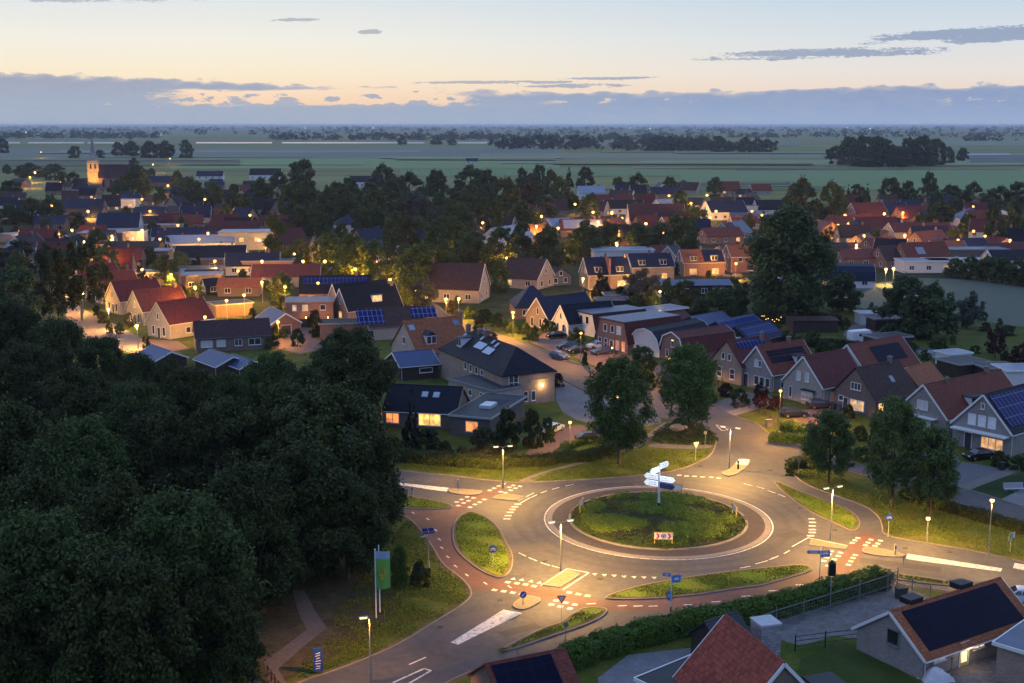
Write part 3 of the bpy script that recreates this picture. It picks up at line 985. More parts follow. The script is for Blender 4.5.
class House:
    """a building in its own frame: x along the ridge (gable A at +x), y across, z up"""

    def __init__(s, name, label, cat, A, B, hr, Wd, he, roof='red', wall='tan', shape='gable', L=None, az=None, over=0.3, barge=WHITE, group=None,
                 short=None, chim=(), detail=True):
        pa = G(A[0], A[1], hr)
        if az is not None:
            a = math.radians(az)
            pb = pa + Vector((math.cos(a), math.sin(a), 0)) * L
        else:
            pb = G(B[0], B[1], hr)
            if L: pb = pa + (pb - pa).normalized() * L
        ex = (pa - pb); s.L = ex.length; ex.normalize()
        mid = (pa + pb) / 2
        s.rz = math.atan2(ex.y, ex.x)
        s.o = empty(name, (mid.x, mid.y, 0), s.rz, label, cat, group)
        s.W, s.he, s.hr, s.shape, s.over = Wd, he, hr, shape, over
        ey = Vector((-ex.y, ex.x, 0))
        s.cs = 1 if ey.dot(Vector((-mid.x, -mid.y, 0))) > 0 else -1       # side seen from the camera
        s.rmat, s.wmat = roof, wall
        s.ga = 0.0
        landmark(short, mid)
        s.short = short
        W2, L2 = Wd / 2, s.L / 2
        if shape == 'gable': half = [(W2, he), (0, hr)]
        elif shape == 'gambrel': half = [(W2, he), (W2 * 0.74, he + (hr - he) * 0.68), (0, hr)]
        elif shape == 'barn': half = [(W2, he), (W2 * 0.86, he + (hr - he) * 0.45), (W2 * 0.5, he + (hr - he) * 0.85), (0, hr)]
        elif shape == 'mansard': half = [(W2, he), (W2 * 0.8, hr)]
        elif shape == 'hip': half = [(W2, he), (0, hr)]
        else: half = [(W2, hr)]
        s.half = half
        rm = ROOF[roof] if isinstance(roof, str) else roof
        wm = WALL[wall] if isinstance(wall, str) else wall
        mb = MB()
        if shape in ('hip', 'flat'):
            h = he if shape == 'hip' else hr - 0.02
            mb.box((0, 0, h / 2), (s.L, Wd, h))
        else:
            prof = [(-W2, 0), (W2, 0)] + [(y, z) for y, z in half] + [(-y, z) for y, z in reversed(half) if y > 0]
            mb.extrude(prof, -L2, L2, lambda a, p: (a, p[0], p[1] - 0.02 if p[1] > 0.1 else 0))
        mb.build('wall', wm, s.o)
        mb = MB()
        g = 0.22
        if shape == 'hip':
            ri = min(W2 * 0.95, L2 * 0.9)
            s.ri = ri
            o_ = over
            k = (hr - he) / W2
            z0 = he - o_ * k
            c = [(-L2 - o_, -W2 - o_, z0), (L2 + o_, -W2 - o_, z0), (L2 + o_, W2 + o_, z0), (-L2 - o_, W2 + o_, z0)]
            r = [(-L2 + ri, 0, hr + 0.05), (L2 - ri, 0, hr + 0.05)]
            mb.face([c[0], c[1], r[1], r[0]]); mb.face([c[1], c[2], r[1]]); mb.face([c[2], c[3], r[0], r[1]]); mb.face([c[3], c[0], r[0]])
            mb.face([(p[0], p[1], p[2] - 0.12) for p in reversed(c)])
            for i in range(4):
                p, q = c[i], c[(i + 1) % 4]
                mb.face([(p[0], p[1], p[2] - 0.12), (q[0], q[1], q[2] - 0.12), q, p])
            mb.build('roof', rm, s.o)
        elif shape == 'flat':
            mb.box((0, 0, hr + 0.06), (s.L + 2 * over - 0.16, Wd + 2 * over - 0.16, 0.16))
            mb.build('roof', rm, s.o)
            fb = MB()
            for sx, sy, lx, ly in ((0, 1, s.L + 2 * over, 0.1), (0, -1, s.L + 2 * over, 0.1), (1, 0, 0.1, Wd + 2 * over - 0.2), (-1, 0, 0.1, Wd + 2 * over - 0.2)):
                fb.box((sx * (L2 + over - 0.05), sy * (Wd / 2 + over - 0.05), hr + 0.05), (lx, ly, 0.3))
            fb.build('fascia', barge or WHITE, s.o)
        else:
            th = 0.12
            for sg in (1, -1):
                for i in range(len(half) - 1):
                    (y0, z0), (y1, z1) = half[i], half[i + 1]
                    if i == 0:
                        k = (z1 - z0) / max(1e-6, (y0 - y1)); y0 += over; z0 -= over * k
                    y0, y1 = y0 * sg, y1 * sg
                    a, b_ = Vector((0, y0, z0)), Vector((0, y1, z1))
                    nrm = Vector((0, -(b_ - a).z, (b_ - a).y)) * (-1)
                    if nrm.z < 0: nrm = -nrm
                    nrm.normalize(); nrm *= th
                    e = L2 + g
                    P = [(-e, *a.yz), (e, *a.yz), (e, *b_.yz), (-e, *b_.yz)]
                    T = [(p[0], p[1] + nrm.y, p[2] + nrm.z) for p in P]
                    if sg < 0: mb.face(T)
                    else: mb.face(list(reversed(T)))
                    for q in range(4):
                        r_ = (q + 1) % 4
                        mb.face([P[q], P[r_], T[r_], T[q]])
                    mb.face(P)
            if shape == 'mansard':
                mb.box((0, 0, hr + 0.06), (s.L + 0.4, half[1][0] * 2 + 0.2, 0.2))
            elif detail:
                mb.tube((-L2 - g, 0, hr + 0.1), (L2 + g, 0, hr + 0.1), 0.11, n=6)
            ro = mb.build('roof', rm, s.o)
            s.roof_o = ro
            if barge is not None and shape != 'mansard':
                for e in (1, -1):
                    bb = MB()
                    for sg in (1, -1):
                        for i in range(len(half) - 1):
                            (y0, z0), (y1, z1) = half[i], half[i + 1]
                            if i == 0:
                                k = (z1 - z0) / max(1e-6, (y0 - y1)); y0 += over; z0 -= over * k
                            bb.bar((e * (L2 + g + 0.03), sg * y0, z0 + 0.02), (e * (L2 + g + 0.03), sg * y1, z1 + 0.02), 0.06, 0.26)
                    bb.build('bargeboard', barge, s.o)
            if detail and shape == 'gable':
                for sg in (1, -1):
                    gb = MB()
                    k = (hr - he) / W2
                    gb.tube((-L2 - g, sg * (W2 + over + 0.06), he - over * k), (L2 + g, sg * (W2 + over + 0.06), he - over * k), 0.07, n=6)
                    gb.tube((L2 - 0.25, sg * (W2 + 0.08), he - 0.3), (L2 - 0.25, sg * (W2 + 0.08), 0), 0.045, n=5)
                    gb.build('gutter', GREYP if barge is None else WHITE, s.o)
        for c in chim:
            s.chimney(*c)

    # a place on one of the walls -> centre, direction along, direction out
    def wallpt(s, side, u, z):
        L2, W2 = s.L / 2, s.W / 2
        if side == 'A': return Vector((L2, u, z)), Vector((0, 1, 0)), Vector((1, 0, 0))
        if side == 'B': return Vector((-L2, -u, z)), Vector((0, -1, 0)), Vector((-1, 0, 0))
        k = s.cs if side == 'S' else -s.cs
        return Vector((u, k * W2, z)), Vector((1, 0, 0)), Vector((0, k, 0))

    def win(s, side, u, z, w, h, pane=None, frame=WHITE, mull=1, name='window', label=None, out=0.0, rows=1):
        c, d, n = s.wallpt(side, u, z)
        c = c + n * out
        mb = MB()
        t = 0.09
        up = Vector((0, 0, 1))
        f = 0.05
        def b(p, q): mb.bar(c + p + n * f, c + q + n * f, t, t)
        b(-d * (w / 2) - up * (h / 2), d * (w / 2) - up * (h / 2)); b(-d * (w / 2) + up * (h / 2), d * (w / 2) + up * (h / 2))
        b(-d * (w / 2) - up * (h / 2 - t / 2), -d * (w / 2) + up * (h / 2 - t / 2)); b(d * (w / 2) - up * (h / 2 - t / 2), d * (w / 2) + up * (h / 2 - t / 2))
        for i in range(1, mull):
            x = -w / 2 + w * i / mull
            b(d * x - up * (h / 2 - t / 2), d * x + up * (h / 2 - t / 2))
        for i in range(1, rows):
            y = -h / 2 + h * i / rows
            b(-d * (w / 2 - t / 2) + up * y, d * (w / 2 - t / 2) + up * y)
        mb.bar(c - d * (w / 2 + 0.1) - up * (h / 2 + 0.08) + n * 0.09, c + d * (w / 2 + 0.1) - up * (h / 2 + 0.08) + n * 0.09, 0.18, 0.06)
        o = mb.build(name, frame, s.o)
        pm = MB()
        M = Matrix((d, n, up)).transposed()
        pm.box(c + n * 0.012, (w - 0.02, 0.02, h - 0.02), M=M)
        pm.build('pane', pane or GLASS, o)
        if label: o['label'] = label
        return o

    def door(s, side, u, w=0.95, h=2.1, mat=None, pane=None):
        c, d, n = s.wallpt(side, u, h / 2)
        M = Matrix((d, n, Vector((0, 0, 1)))).transposed()
        mb = MB(); mb.box(c + n * 0.03, (w, 0.06, h), M=M)
        o = mb.build('door', mat or plain((0.05, 0.05, 0.06), 0.5), s.o)
        mb = MB()
        for k in (-1, 1): mb.bar(c + d * k * (w / 2 + 0.05) - Vector((0, 0, h / 2)) + n * 0.05, c + d * k * (w / 2 + 0.05) + Vector((0, 0, h / 2)) + n * 0.05, 0.1, 0.1)
        mb.bar(c - d * (w / 2 + 0.1) + Vector((0, 0, h / 2 + 0.05)) + n * 0.05, c + d * (w / 2 + 0.1) + Vector((0, 0, h / 2 + 0.05)) + n * 0.05, 0.1, 0.1)
        mb.build('frame', WHITE, o)
        if pane:
            mb = MB(); mb.box(c + n * 0.07 + Vector((0, 0, 0.1)), (w * 0.7, 0.02, h * 0.75), M=M); mb.build('pane', pane, o)
        return o

    def slope(s, side, x, t, lift=0.0):
        """point on the lowest roof slope: x along the ridge, t from eave (0) to ridge (1)"""
        (y0, z0), (y1, z1) = s.half[0], s.half[1]
        k = s.cs if side == 'S' else -s.cs
        nrm = Vector((0, (z1 - z0), (y0 - y1))).normalized()
        p = Vector((x, y0 + (y1 - y0) * t, z0 + (z1 - z0) * t)) + nrm * (0.12 + lift)
        return Vector((p.x, p.y * k, p.z)), Vector((0, nrm.y * k, nrm.z))

    def panel(s, side, x0, x1, t0, t1, mat=None, name='solar_panel', lift=0.07, frame=None):
        a, n = s.slope(side, x0, t0, lift); b, _ = s.slope(side, x1, t0, lift)
        c, _ = s.slope(side, x1, t1, lift); d, _ = s.slope(side, x0, t1, lift)
        mb = MB()
        q = [a, b, c, d]
        if (b - a).cross(c - b).dot(n) < 0: q.reverse()
        lo = [p - n * 0.05 for p in q]
        mb.face(q)
        for i in range(4):
            j = (i + 1) % 4
            mb.face([lo[i], lo[j], q[j], q[i]])
        return mb.build(name, mat or solar(), s.o)

    def skylight(s, side, x, t, w=0.8, h=1.1, mat=None):
        H = (Vector(s.half[0]) - Vector(s.half[1])).length
        sk = s.panel(side, x - w / 2 - 0.08, x + w / 2 + 0.08, t - 0.08 / H, t + h / H + 0.08 / H, GREYP, 'skylight', 0.05)
        s.panel(side, x - w / 2, x + w / 2, t, t + h / H, mat or glass_dark((0.1, 0.12, 0.16)), 'pane', 0.08).parent = sk
        return sk

    def dormer(s, side, x, t, w, h, pane=None, mat=WHITE, roof='felt', depth=2.4, mull=2, pitched=False):
        p, _ = s.slope(side, x, t)
        k = s.cs if side == 'S' else -s.cs
        y1 = p.y - k * depth
        mb = MB(); mb.box((x, (p.y + y1) / 2, p.z - 0.15 + h / 2), (w, depth, h + 0.3))
        o = mb.build('dormer', mat, s.o)
        mb = MB()
        if pitched:
            z = p.z + h
            for sg in (1, -1):
                mb.face([(x - sg * (w / 2 + .15), p.y + k * 0.15, z), (x, p.y + k * 0.15, z + w * .42), (x, y1 - k * 1.2, z + w * .42), (x - sg * (w / 2 + .15), y1, z)])
            mb.face([(x - w / 2, p.y + k * .02, z - .02), (x + w / 2, p.y + k * .02, z - .02), (x, p.y + k * .02, z + w * .38)])
        else:
            mb.box((x, (p.y + y1) / 2 + k * 0.1, p.z + h + 0.08), (w + 0.3, depth + 0.3, 0.14))
        mb.build('dormer_roof', ROOF[roof], o)
        mb = MB()
        for i in range(mull):
            cx = x - w / 2 + w * (i + 0.5) / mull
            mb.box((cx, p.y + k * 0.015, p.z + h * 0.5), (w / mull - 0.16, 0.03, h - 0.3))
        mb.build('pane', pane or GLASS, o)
        return o

    def chimney(s, x, y=0.0, w=0.6, d=0.6, up=0.9, mat=None):
        mb = MB()
        z0 = s.hr - 1.6
        mb.box((x, y, (z0 + s.hr + up) / 2), (w, d, s.hr + up - z0))
        o = mb.build('chimney', mat or WALL['brown'], s.o)
        mb = MB(); mb.box((x, y, s.hr + up + 0.05), (w + 0.16, d + 0.16, 0.1)); mb.tube((x, y, s.hr + up + 0.1), (x, y, s.hr + up + 0.35), 0.12, 0.1, 6)
        mb.build('chimney_cap', GREYP, o)
        return o

    def box(s, name, c, size, mat):
        mb = MB(); mb.box((c[0], c[1] * s.cs, c[2]), size)
        return mb.build(name, mat, s.o)


SKY = glass_dark((0.12, 0.15, 0.22))
WARM = lit((1.0, 0.46, 0.12), 1.6)
WARM2 = lit((1.0, 0.62, 0.25), 1.3)
ORNG = lit((1.0, 0.30, 0.07), 1.2)
CURT = plain((0.62, 0.6, 0.58), 0.7, 0.15)




# ---- the row of houses on the right of the roundabout
h = House('brick_house', 'tan brick gable house with blue solar strip high on its red roof, beside white-edged neighbour', 'house', (727, 341), (766, 336), 7.4, 7.9, 3.5, 'dkred', 'tan', barge=None, chim=((-3, .6),), short='house with a solar strip high on its roof')
h.panel('S', -3.6, 3.2, 0.62, 0.93, solar(0.9, 1.5)); h.win('A', -0.8, 4.6, .75, 1.1); h.win('A', 0.8, 4.6, .75, 1.1); h.win('A', 1.6, 1.7, 1.2, 1.8, mull=1, rows=2); h.win('A', -1.7, 1.7, 1.2, 1.8, rows=2); h.win('S', 1, 1.6, 1.2, 1.4); h.door('S', -1.5)
h = House('brick_house', 'grey brick gable house with white bargeboards, long dark solar strips and a white dormer', 'house', (757, 346.4), (802, 340), 7.4, 7.6, 3.2, 'red', 'grey', short='house with long dark solar strips', chim=((-2.2, 0),))
h.panel('S', -4.6, 4.4, 0.58, 0.78, solar(1, 1.2, (.03, .035, .05))); h.panel('S', -4.6, 4.4, 0.34, 0.54, solar(1, 1.2, (.03, .035, .05)))
h.dormer('S', -1.9, .16, 2.1, 1.5); h.win('A', 0, 4.5, .7, 1.2, CURT); h.win('A', 0.9, 4.5, .6, 1.1); h.door('A', -2.3, 1.0, 2.2); h.win('A', .2, 1.5, 1.1, 1.5); h.win('A', 1.5, 1.5, 1.1, 1.5); h.win('A', 2.8, 1.5, 1, 1.5); h.win('S', 3, 1.5, 1.0, 2.0, rows=2); h.box('side_annex', (-2.5, 5.6, 1.2), (6, 3.5, 2.4), WALL['brown'])
h = House('plastered_house', 'pale plastered gable house with plain dark red roof and small bay window', 'house', (804, 356.6), (846, 349.5), 7.7, 8.2, 3.3, 'dkred', 'pale', short='pale house with a plain dark red roof')
h.win('A', -.9, 4.4, .8, 1.5, CURT); h.win('A', .9, 4.4, .8, 1.5, CURT); h.win('A', 1.4, 1.5, 2.2, 1.4, CURT, mull=3, out=.5); h.box('bay_window', (h.L / 2 + .25, 1.4 * h.cs, .7), (.55, 2.3, 1.4), WALL['pale']); h.box('bay_roof', (h.L / 2 + .35, 1.4 * h.cs, 2.35), (.9, 2.6, .12), DARK); h.win('S', 2.6, 1.5, 1.3, 1.5, lit((1, .4, .25), .12)); h.win('A', -2.5, 1.4, .6, 1.8)
h = House('brick_house', 'brick house set back behind the others with red roof and one big black solar panel', 'house', (847.7, 345), (900.5, 336), 7.5, 8.4, 3.2, 'red', 'tan', short='set-back house with a big black solar panel')
h.panel('S', -5.5, 2.8, 0.25, 0.8, solar(1, 1.6, (.012, .014, .03)))
h = House('brick_house', 'brown roofed brick house with lit bay window and white upper window', 'house', (856, 368), (898, 361), 7.3, 8.2, 3.0, 'brown', 'brown', barge=None, short='brown house with the lit bay window', chim=((-3, 0),))
h.win('A', 0.2, 4.4, 1.9, 1.1, mull=3); h.win('A', .6, 1.4, 2.8, 1.6, lit((1, .6, .3), 1.2), mull=2); h.win('A', -2.6, 2.0, 1, .8); h.door('A', -1.7, .9, 2.2); h.win('S', 3.8, 1.4, 1.2, 1.7, WARM); h.skylight('S', -1, .4); h.win('S', 1, 1.4, 1, 1.2)
h = House('brick_annex', 'low annex with orange-red roof and grey gable behind the brown house', 'house', (905, 369.5), (930, 362), 5.4, 5.2, 2.8, 'orange', 'blue', barge=None, short='low annex with an orange-red roof')
h.win('A', 0, 3.6, .6, .6)
h = House('brick_house', 'long red roofed house with white bargeboards and one white dormer', 'house', (924, 385), (1000, 370), 7.2, 8.4, 3.0, 'red', 'grey', short='long red house with one white dormer', chim=((4.5, .3, .4, .4, .5), (-6, 0)))
h.dormer('S', 2.0, .12, 2.2, 1.5); h.win('A', 0, 4.2, 1.8, 1.3, CURT, mull=2); h.win('A', .8, 1.4, 1.4, 1.6, CURT); h.box('porch_roof', (h.L / 2 + .5, .2, 2.5), (1.1, 5, .14), WHITE); h.win('S', 4, 1.4, 1, 1.2)
h = House('brick_house', 'brick house whose whole roof slope is a blue solar grid, ladder at its side', 'house', (984, 395), (1042, 380), 8.0, 8.8, 3.4, 'dark', 'grey', short='house with a blue solar grid roof')
h.panel('S', -h.L / 2 + .4, h.L / 2 - .6, .12, .93, solar(1.0, 1.62, (.2, .22, .3), .035))
for u in (-1.5, 0, 1.5): h.win('A', u, 4.3, 1.15, 1.5, plain((.8, .8, .82), .6))
h.win('A', 0, 6.4, .5, .8); h.box('canopy', (h.L / 2 + .6, 0, 2.75), (1.3, 8.2, .22), WHITE); h.door('A', -1.9, 1.0, 2.2); h.win('A', 1.7, 1.35, 3.2, 1.6, lit((1, .5, .2), .9), mull=3); h.win('S', 2, 1.6, 2, 1.5)
lad = MB()
for k in (-.25, .25): lad.bar((h.L / 2 - .9 + k, h.cs * (h.W / 2 + 1.2), 0), (h.L / 2 - .9 + k, h.cs * (h.W / 2 + .5), 3.1), .05, .07)
for i in range(9):
    t = (i + .5) / 9; lad.bar((h.L / 2 - 1.15, h.cs * (h.W / 2 + 1.2 - .7 * t), 3.1 * t), (h.L / 2 - .65, h.cs * (h.W / 2 + 1.2 - .7 * t), 3.1 * t), .04, .04)
lo = lad.build('ladder', METAL); lo.location = h.o.location; lo.rotation_euler = h.o.rotation_euler
tag(lo, 'aluminium ladder leaning on the house with the solar grid roof', 'ladder')

# ---- the row along the main street behind the parked cars
h = House('brick_house', 'brick gable house with steep dark blue roof, leftmost in the row behind the parked cars', 'house', (537, 298), (577, 293), 6.9, 7.4, 2.6, 'blue', 'tan', short='blue roofed gable house in the street', L=15)
h.win('A', .3, 4.0, .6, 1.4); h.win('A', -1.6, 1.4, .8, 2.0); h.win('A', 1.2, 1.4, .8, 1.9); h.win('A', 2.2, 1.4, .7, 1.9, ORNG)
h = House('white_house', 'small white fronted gable house with dark roof beside the blue roofed one', 'house', (561, 305.5), (595, 302.5), 6.2, 6.2, 2.6, 'dark', 'white', short='small white gable house', L=13)
h.win('A', 0, 3.9, .7, 1.2); h.win('A', -1.2, 1.4, .8, 1.6); h.win('A', 1.2, 1.4, .8, 1.6)
h = House('mansard_house', 'low flat topped house with brown mansard slope and white front', 'house', (584, 313), (640, 307.5), 4.8, 8.5, 2.4, 'brown', 'white', shape='mansard', barge=None, short='flat topped mansard house', L=14)
h.win('A', -1, 3.4, 1.2, 1.6, frame=WHITE); h.win('A', 1.3, 3.4, 1.2, 1.6); h.box('flat_roof', (0, 0, h.hr + .24), (h.L + .3, 7.0, .14), ROOF['feltblue'])
h = House('gambrel_house', 'wide brick gambrel house with white window frames and lit porch at its corner', 'house', (612, 321), (668, 314), 6.1, 9.6, 2.9, 'dkred', 'brick', shape='mansard', barge=None, short='wide brick house with a lit porch', L=15)
for u in (-2.0, 0.2): h.win('A', u, 4.5, 1.0, 1.4)
h.win('A', 2.2, 4.5, 1.3, 1.6, plain((.7, .7, .68), .6), out=.02)
for u in (-3.6, -1.8): h.win('A', u, 1.4, .9, 1.9, mull=1, rows=2)
h.win('A', 1.8, 1.4, .9, 1.8, lit((1, .35, .1), .7)); h.win('A', 3.6, 1.4, .9, 1.8, ORNG); h.door('A', 0, 1, 2.1); h.box('flat_roof', (0, 0, h.hr + .24), (h.L + .4, 7.9, .14), ROOF['feltblue'])
h = House('barn_house', 'barn shaped house with rounded white front and dark curved roof', 'house', (644.5, 328.5), (690, 320), 5.4, 7.6, 2.0, 'dark', 'white', shape='barn', over=.1, short='house with a rounded white front', L=17)
h.win('A', 1, 1.2, 1.6, 1.0); h.win('A', -1.6, 1.2, .8, 1.6)
h = House('brick_house', 'small brick gable house with red roof, half hidden by a roadside tree', 'house', (672, 332), (707, 327.5), 5.6, 6.6, 2.4, 'dkred', 'brick', shape='gambrel', short='small red roofed house behind the roadside tree', L=14)
h.win('A', 0.3, 3.4, .8, 1.4); h.win('A', -1.2, 1.3, .8, 1.4); h.win('A', 1.4, 1.3, .9, 1.5)
for (a, b_, hr, w, he, rf, lab, sh, L, pan) in (
        ((640, 311), (690, 305), 3.2, 6, 2.8, 'feltblue', 'long flat blue-grey shed roof behind the rounded white house', None, 12, 0),
        ((706, 341), (736, 334), 2.9, 5.5, 2.6, 'feltblue', 'low flat shed with bright blue roof beside the solar strip house', None, 10, 0),
        ((690, 317), (726, 311), 4.2, 7, 2.4, 'metal', 'blue metal shed near the string of garden lights', 'blue metal shed', 11, 0),
        ((716, 322), (765, 312), 4.6, 8, 2.5, 'metal', 'larger blue metal shed with solar rows on its slope', 'larger blue shed with solar rows', 14, 1),
        ((735, 327.5), (778, 319), 4.8, 7.5, 2.4, 'blue', 'dark blue shed with a grid of solar panels, behind the strip solar house', 'dark blue shed with a solar grid', 12, 1),
        ((660, 315), (690, 309), 4.4, 6, 2.4, 'dkred', 'low red roofed shed with a warm lit end wall', None, 9, 0)):
    h = House('garden_shed', lab, 'shed', a, b_, hr, w, he, rf, 'wood', 'flat' if hr < 3.3 else 'gable', L=L, barge=None, short=sh)
    if pan: h.panel('S', -L / 2 + .5, L / 2 - .5, .2, .9, solar(1, 1.6, (.10, .13, .25), .05))

# ---- terraces in the middle distance
for i, (a, az_, L, hr, lab, sh, rf, wl) in enumerate((
        ((584, 258), 14, 12.5, 8.4, 'double brick house with blue roofs parted by red walls, white dormers, lamp at its corner', 'double house with the corner lamp', 'blue', 'tan'),
        ((628, 254), 12, 13.0, 7.6, 'second double brick house with blue roof and pair of white dormers', 'second double house', 'blue', 'tan'),
        ((680, 250), 10, 13.0, 7.6, 'double house half blue and half orange roofed with two lit ground floor windows', 'half blue half orange house', 'orange', 'brick'),
        ((727, 245), 10, 9.0, 8.2, 'orange brick end house glowing under a lamp beside the huge poplar', 'glowing orange end house', 'orange', 'red'))):
    h = House('terraced_house', lab, 'house', a, None, hr, 8.0, 4.2 if i < 3 else 5, rf, wl, az=az_, L=L, barge=WHITE, short=sh, chim=((0, 0), (-L / 2 + .6, 0)))
    for x in (-L / 4, L / 4):
        if i < 3: h.dormer('S', x, .1, 2.0, 1.5, roof='felt')
    if i == 0: h.box('party_wall', (0, 0, 4.2), (.5, 8.5, 8.5), WALL['red'])
    if i == 2: h.panel('S', -L / 2, 0, .02, .98, ROOF['blue'], 'roof_half', .02); h.win('S', -3.5, 1.4, 2, 1.6, WARM); h.win('S', 3.5, 1.4, 2.2, 1.7, WARM)
    if i == 1: h.win('S', 3.5, 1.4, 2.4, 1.7, WARM2); h.win('S', -3.5, 1.4, 1.6, 1.4, WARM)
    if i == 0: h.win('S', -3.5, 1.4, 2.2, 1.6, WARM2); h.win('S', 3, 1.4, 1.6, 1.6)
    if i == 3: h.win('S', -2, 1.4, 1.8, 1.6); h.win('S', 1.5, 4, 1.4, 1.3)
    for u in (-1.5, 1.5): h.win('A', u, 5.0, .8, 1.2)
    h.win('A', 0, 1.5, 1.4, 1.6)

# ---- the five red houses along the left street and what lies round them
LR = [((157, 302.5), 'nearest of the red roofed houses along the left street, tall stepped gable', 'nearest red house of the left street', (199, 297)),
      ((133.5, 291), 'second red roofed house of the left street, warm lit gable and pale side wall', 'second red house of the left street', (174, 287)),
      ((111.5, 282), 'third red roofed house of the left street, gable glowing orange', 'third red house of the left street', (149, 278.5)),
      ((91.5, 273), 'fourth red roofed house of the left street, low behind dark trees', 'fourth red house of the left street', (128, 269.5)),
      ((74, 265), 'farthest red roofed house of the left street, half behind birch leaves', 'farthest red house of the left street', (109, 262))]
for i, (a, lab, sh, b_) in enumerate(LR):
    h = House('brick_house', lab, 'house', a, b_, 7.6, 8.0, 3.4, 'red' if i % 2 else 'dkred', 'pale', barge=plain((.5, .46, .42), .8), short=sh, L=11.5, chim=((-4.5, 0),))
    h.win('A', 0, 4.6, .7, 1.4); h.win('A', -1.8, 1.5, .9, 1.9); h.door('A', .2, 1, 2.2); h.win('A', 2, 1.5, 1.0, 1.9); h.win('S', 1, 1.5, 1.2, 1.2); h.win('S', -3, 1.5, 1.1, 1.2)
h = House('bungalow', 'long brown brick bungalow with white framed windows at the wood edge', 'house', (194, 322), (268, 318.5), 5.6, 8.5, 3.0, 'purple', 'brown', barge=None, short='long brown bungalow')
for u, w in ((h.L * .36, 2.2), (h.L * .17, 1.7), (-h.L * .06, 1.4), (-h.L * .28, 2.4)): h.win('S', u, 1.7, w, 1.3, CURT if u > 2 else GLASS, mull=2)
for (a, az_, L, hr, w, lab) in (((171, 352), 128, 9, 3.0, 6.0, 'low blue roofed shed at the wood edge, gable with white edge'), ((233, 357), 128, 9.5, 3.1, 6.6, 'second low blue roofed shed at the wood edge, right of the first'), ((253, 361), 128, 8, 2.8, 5, 'smallest blue roofed shed at the wood edge, under the leaves')):
    h = House('garden_shed', lab, 'shed', a, None, hr, w, 1.7, 'metal', 'wood', az=az_, L=L, short=None)
h = House('garden_shed', 'wooden shed with orange lit gable and blue roof by the bungalow', 'shed', (285.5, 313.5), (258, 301), 4.6, 6.6, 2.5, 'metal', 'brick', short='shed with the orange lit gable', L=11)
h.door('A', 0, 2.2, 2.0, WOOD)
h = House('brick_house', 'flat roofed brick house with two lit windows above the lit patio', 'house', (286, 300), (333, 299), 5.2, 8, 5, 'feltblue', 'brick', 'flat', barge=plain((.3, .28, .25)), short='flat brick house above the lit patio', over=.15)
h.win('S', 1, 3.9, 1.2, 1.3, WARM2); h.win('S', 3.4, 3.9, .9, 1.3, WARM2); h.win('S', -3, 3.9, 1.2, 1.2); h.box('terrace_wall', (-1, 7.5, .9), (9, .2, 1.8), WOOD)
h = House('twin_gable_house', 'dark roofed house with twin pointed gables and one lit dormer', 'house', (340, 289), (394, 284), 7.6, 7.0, 3.0, 'dark', 'tan', short='twin gable house with a lit dormer', chim=((-6.5, 0, .8, .8, .5),))
h.dormer('S', -1, .25, 2.6, 1.6, WARM2, mull=3); h.win('A', 0, 4.6, .7, 1.0); h.win('A', 0, 1.6, 1.4, 1.5, WARM)
h2 = House('twin_gable_house', 'rear twin of the pointed gable house with the lit dormer', 'house', (333, 284.5), (386, 280), 7.6, 7.0, 3.0, 'dark', 'tan', short=None)
h = House('brick_house', 'brown roofed house with solar panels on two slopes, behind the large orange-red roof', 'house', (366, 309), (421, 306.5), 6.2, 8, 3.0, 'brown', 'pale', barge=None, short='brown house with two solar patches')
h.panel('S', 2.6, 8.4, .1, .95, solar(1, 1.6, (.2, .24, .4), .05)); h.panel('S', -9, -3.4, .35, .95, solar(1, 1.6, (.2, .24, .4), .05)); h.win('S', 6, 1.6, 1.6, 1.2)
h = House('farm_house', 'large house with broad orange-red roof, white arched dormer and two blue skylights', 'house', (404, 321.5), (457, 316.5), 8.6, 11, 3.4, 'orange', 'pale', barge=None, short='large house with the broad orange-red roof', chim=((-6.5, 0),))
h.dormer('S', 2.2, .22, 2.0, 1.6, pitched=True); h.skylight('S', 4.8, .7, 1.1, 1.2, SKY); h.skylight('S', -4.8, .72, 1.1, 1.2, SKY); h.win('S', -4, 1.7, 2, 1.4); h.win('A', 0, 5, 1, 1.3)
h = House('metal_shed', 'blue metal roofed shed in front of the broad orange-red roof', 'shed', (393, 353), (431, 350), 4.4, 8.0, 2.6, 'metal', 'wood', short='blue shed before the orange-red roof')
h.win('S', -1.2, 1.6, 2.4, .8)
# the dark hipped block and the low houses in front of it
h = House('apartment_house', 'big tan brick block with dark hipped roof, pale solar panels and a wall lamp', 'house', (529, 351.5), (463, 327), 8.8, 9.5, 5.4, 'dark', 'tan', 'hip', short='big tan block with the dark hipped roof', chim=((-3.0, 0, 1.0, 1.0, 1.0), (-6, 0, .7, .7, .7), (-11, 0, .7, .7, .8)))
pv = plain((.38, .46, .58), .18, .08)  # pale tone stands in for the sky reflected in these panes
h.panel('S', 1.2, 4.2, .40, .66, pv, 'solar_panel'); h.panel('S', -3.0, .4, .46, .72, pv, 'solar_panel')
h.skylight('S', 3.2, .72, .7, 1.0, pv); h.skylight('S', 1.2, .8, .6, .8, pv); h.skylight('S', -3.2, .78, .6, 1.4, pv); h.skylight('S', -9.5, .6, .8, 1.1, pv); h.dormer('S', -7.5, .3, 1.8, 1.5)
for u in (-1.5, .8, 3.1): h.win('S', u, 4.2, 1.0, 1.2)
h.win('S', 5.4, 3.4, 1.0, 2.6, rows=3)
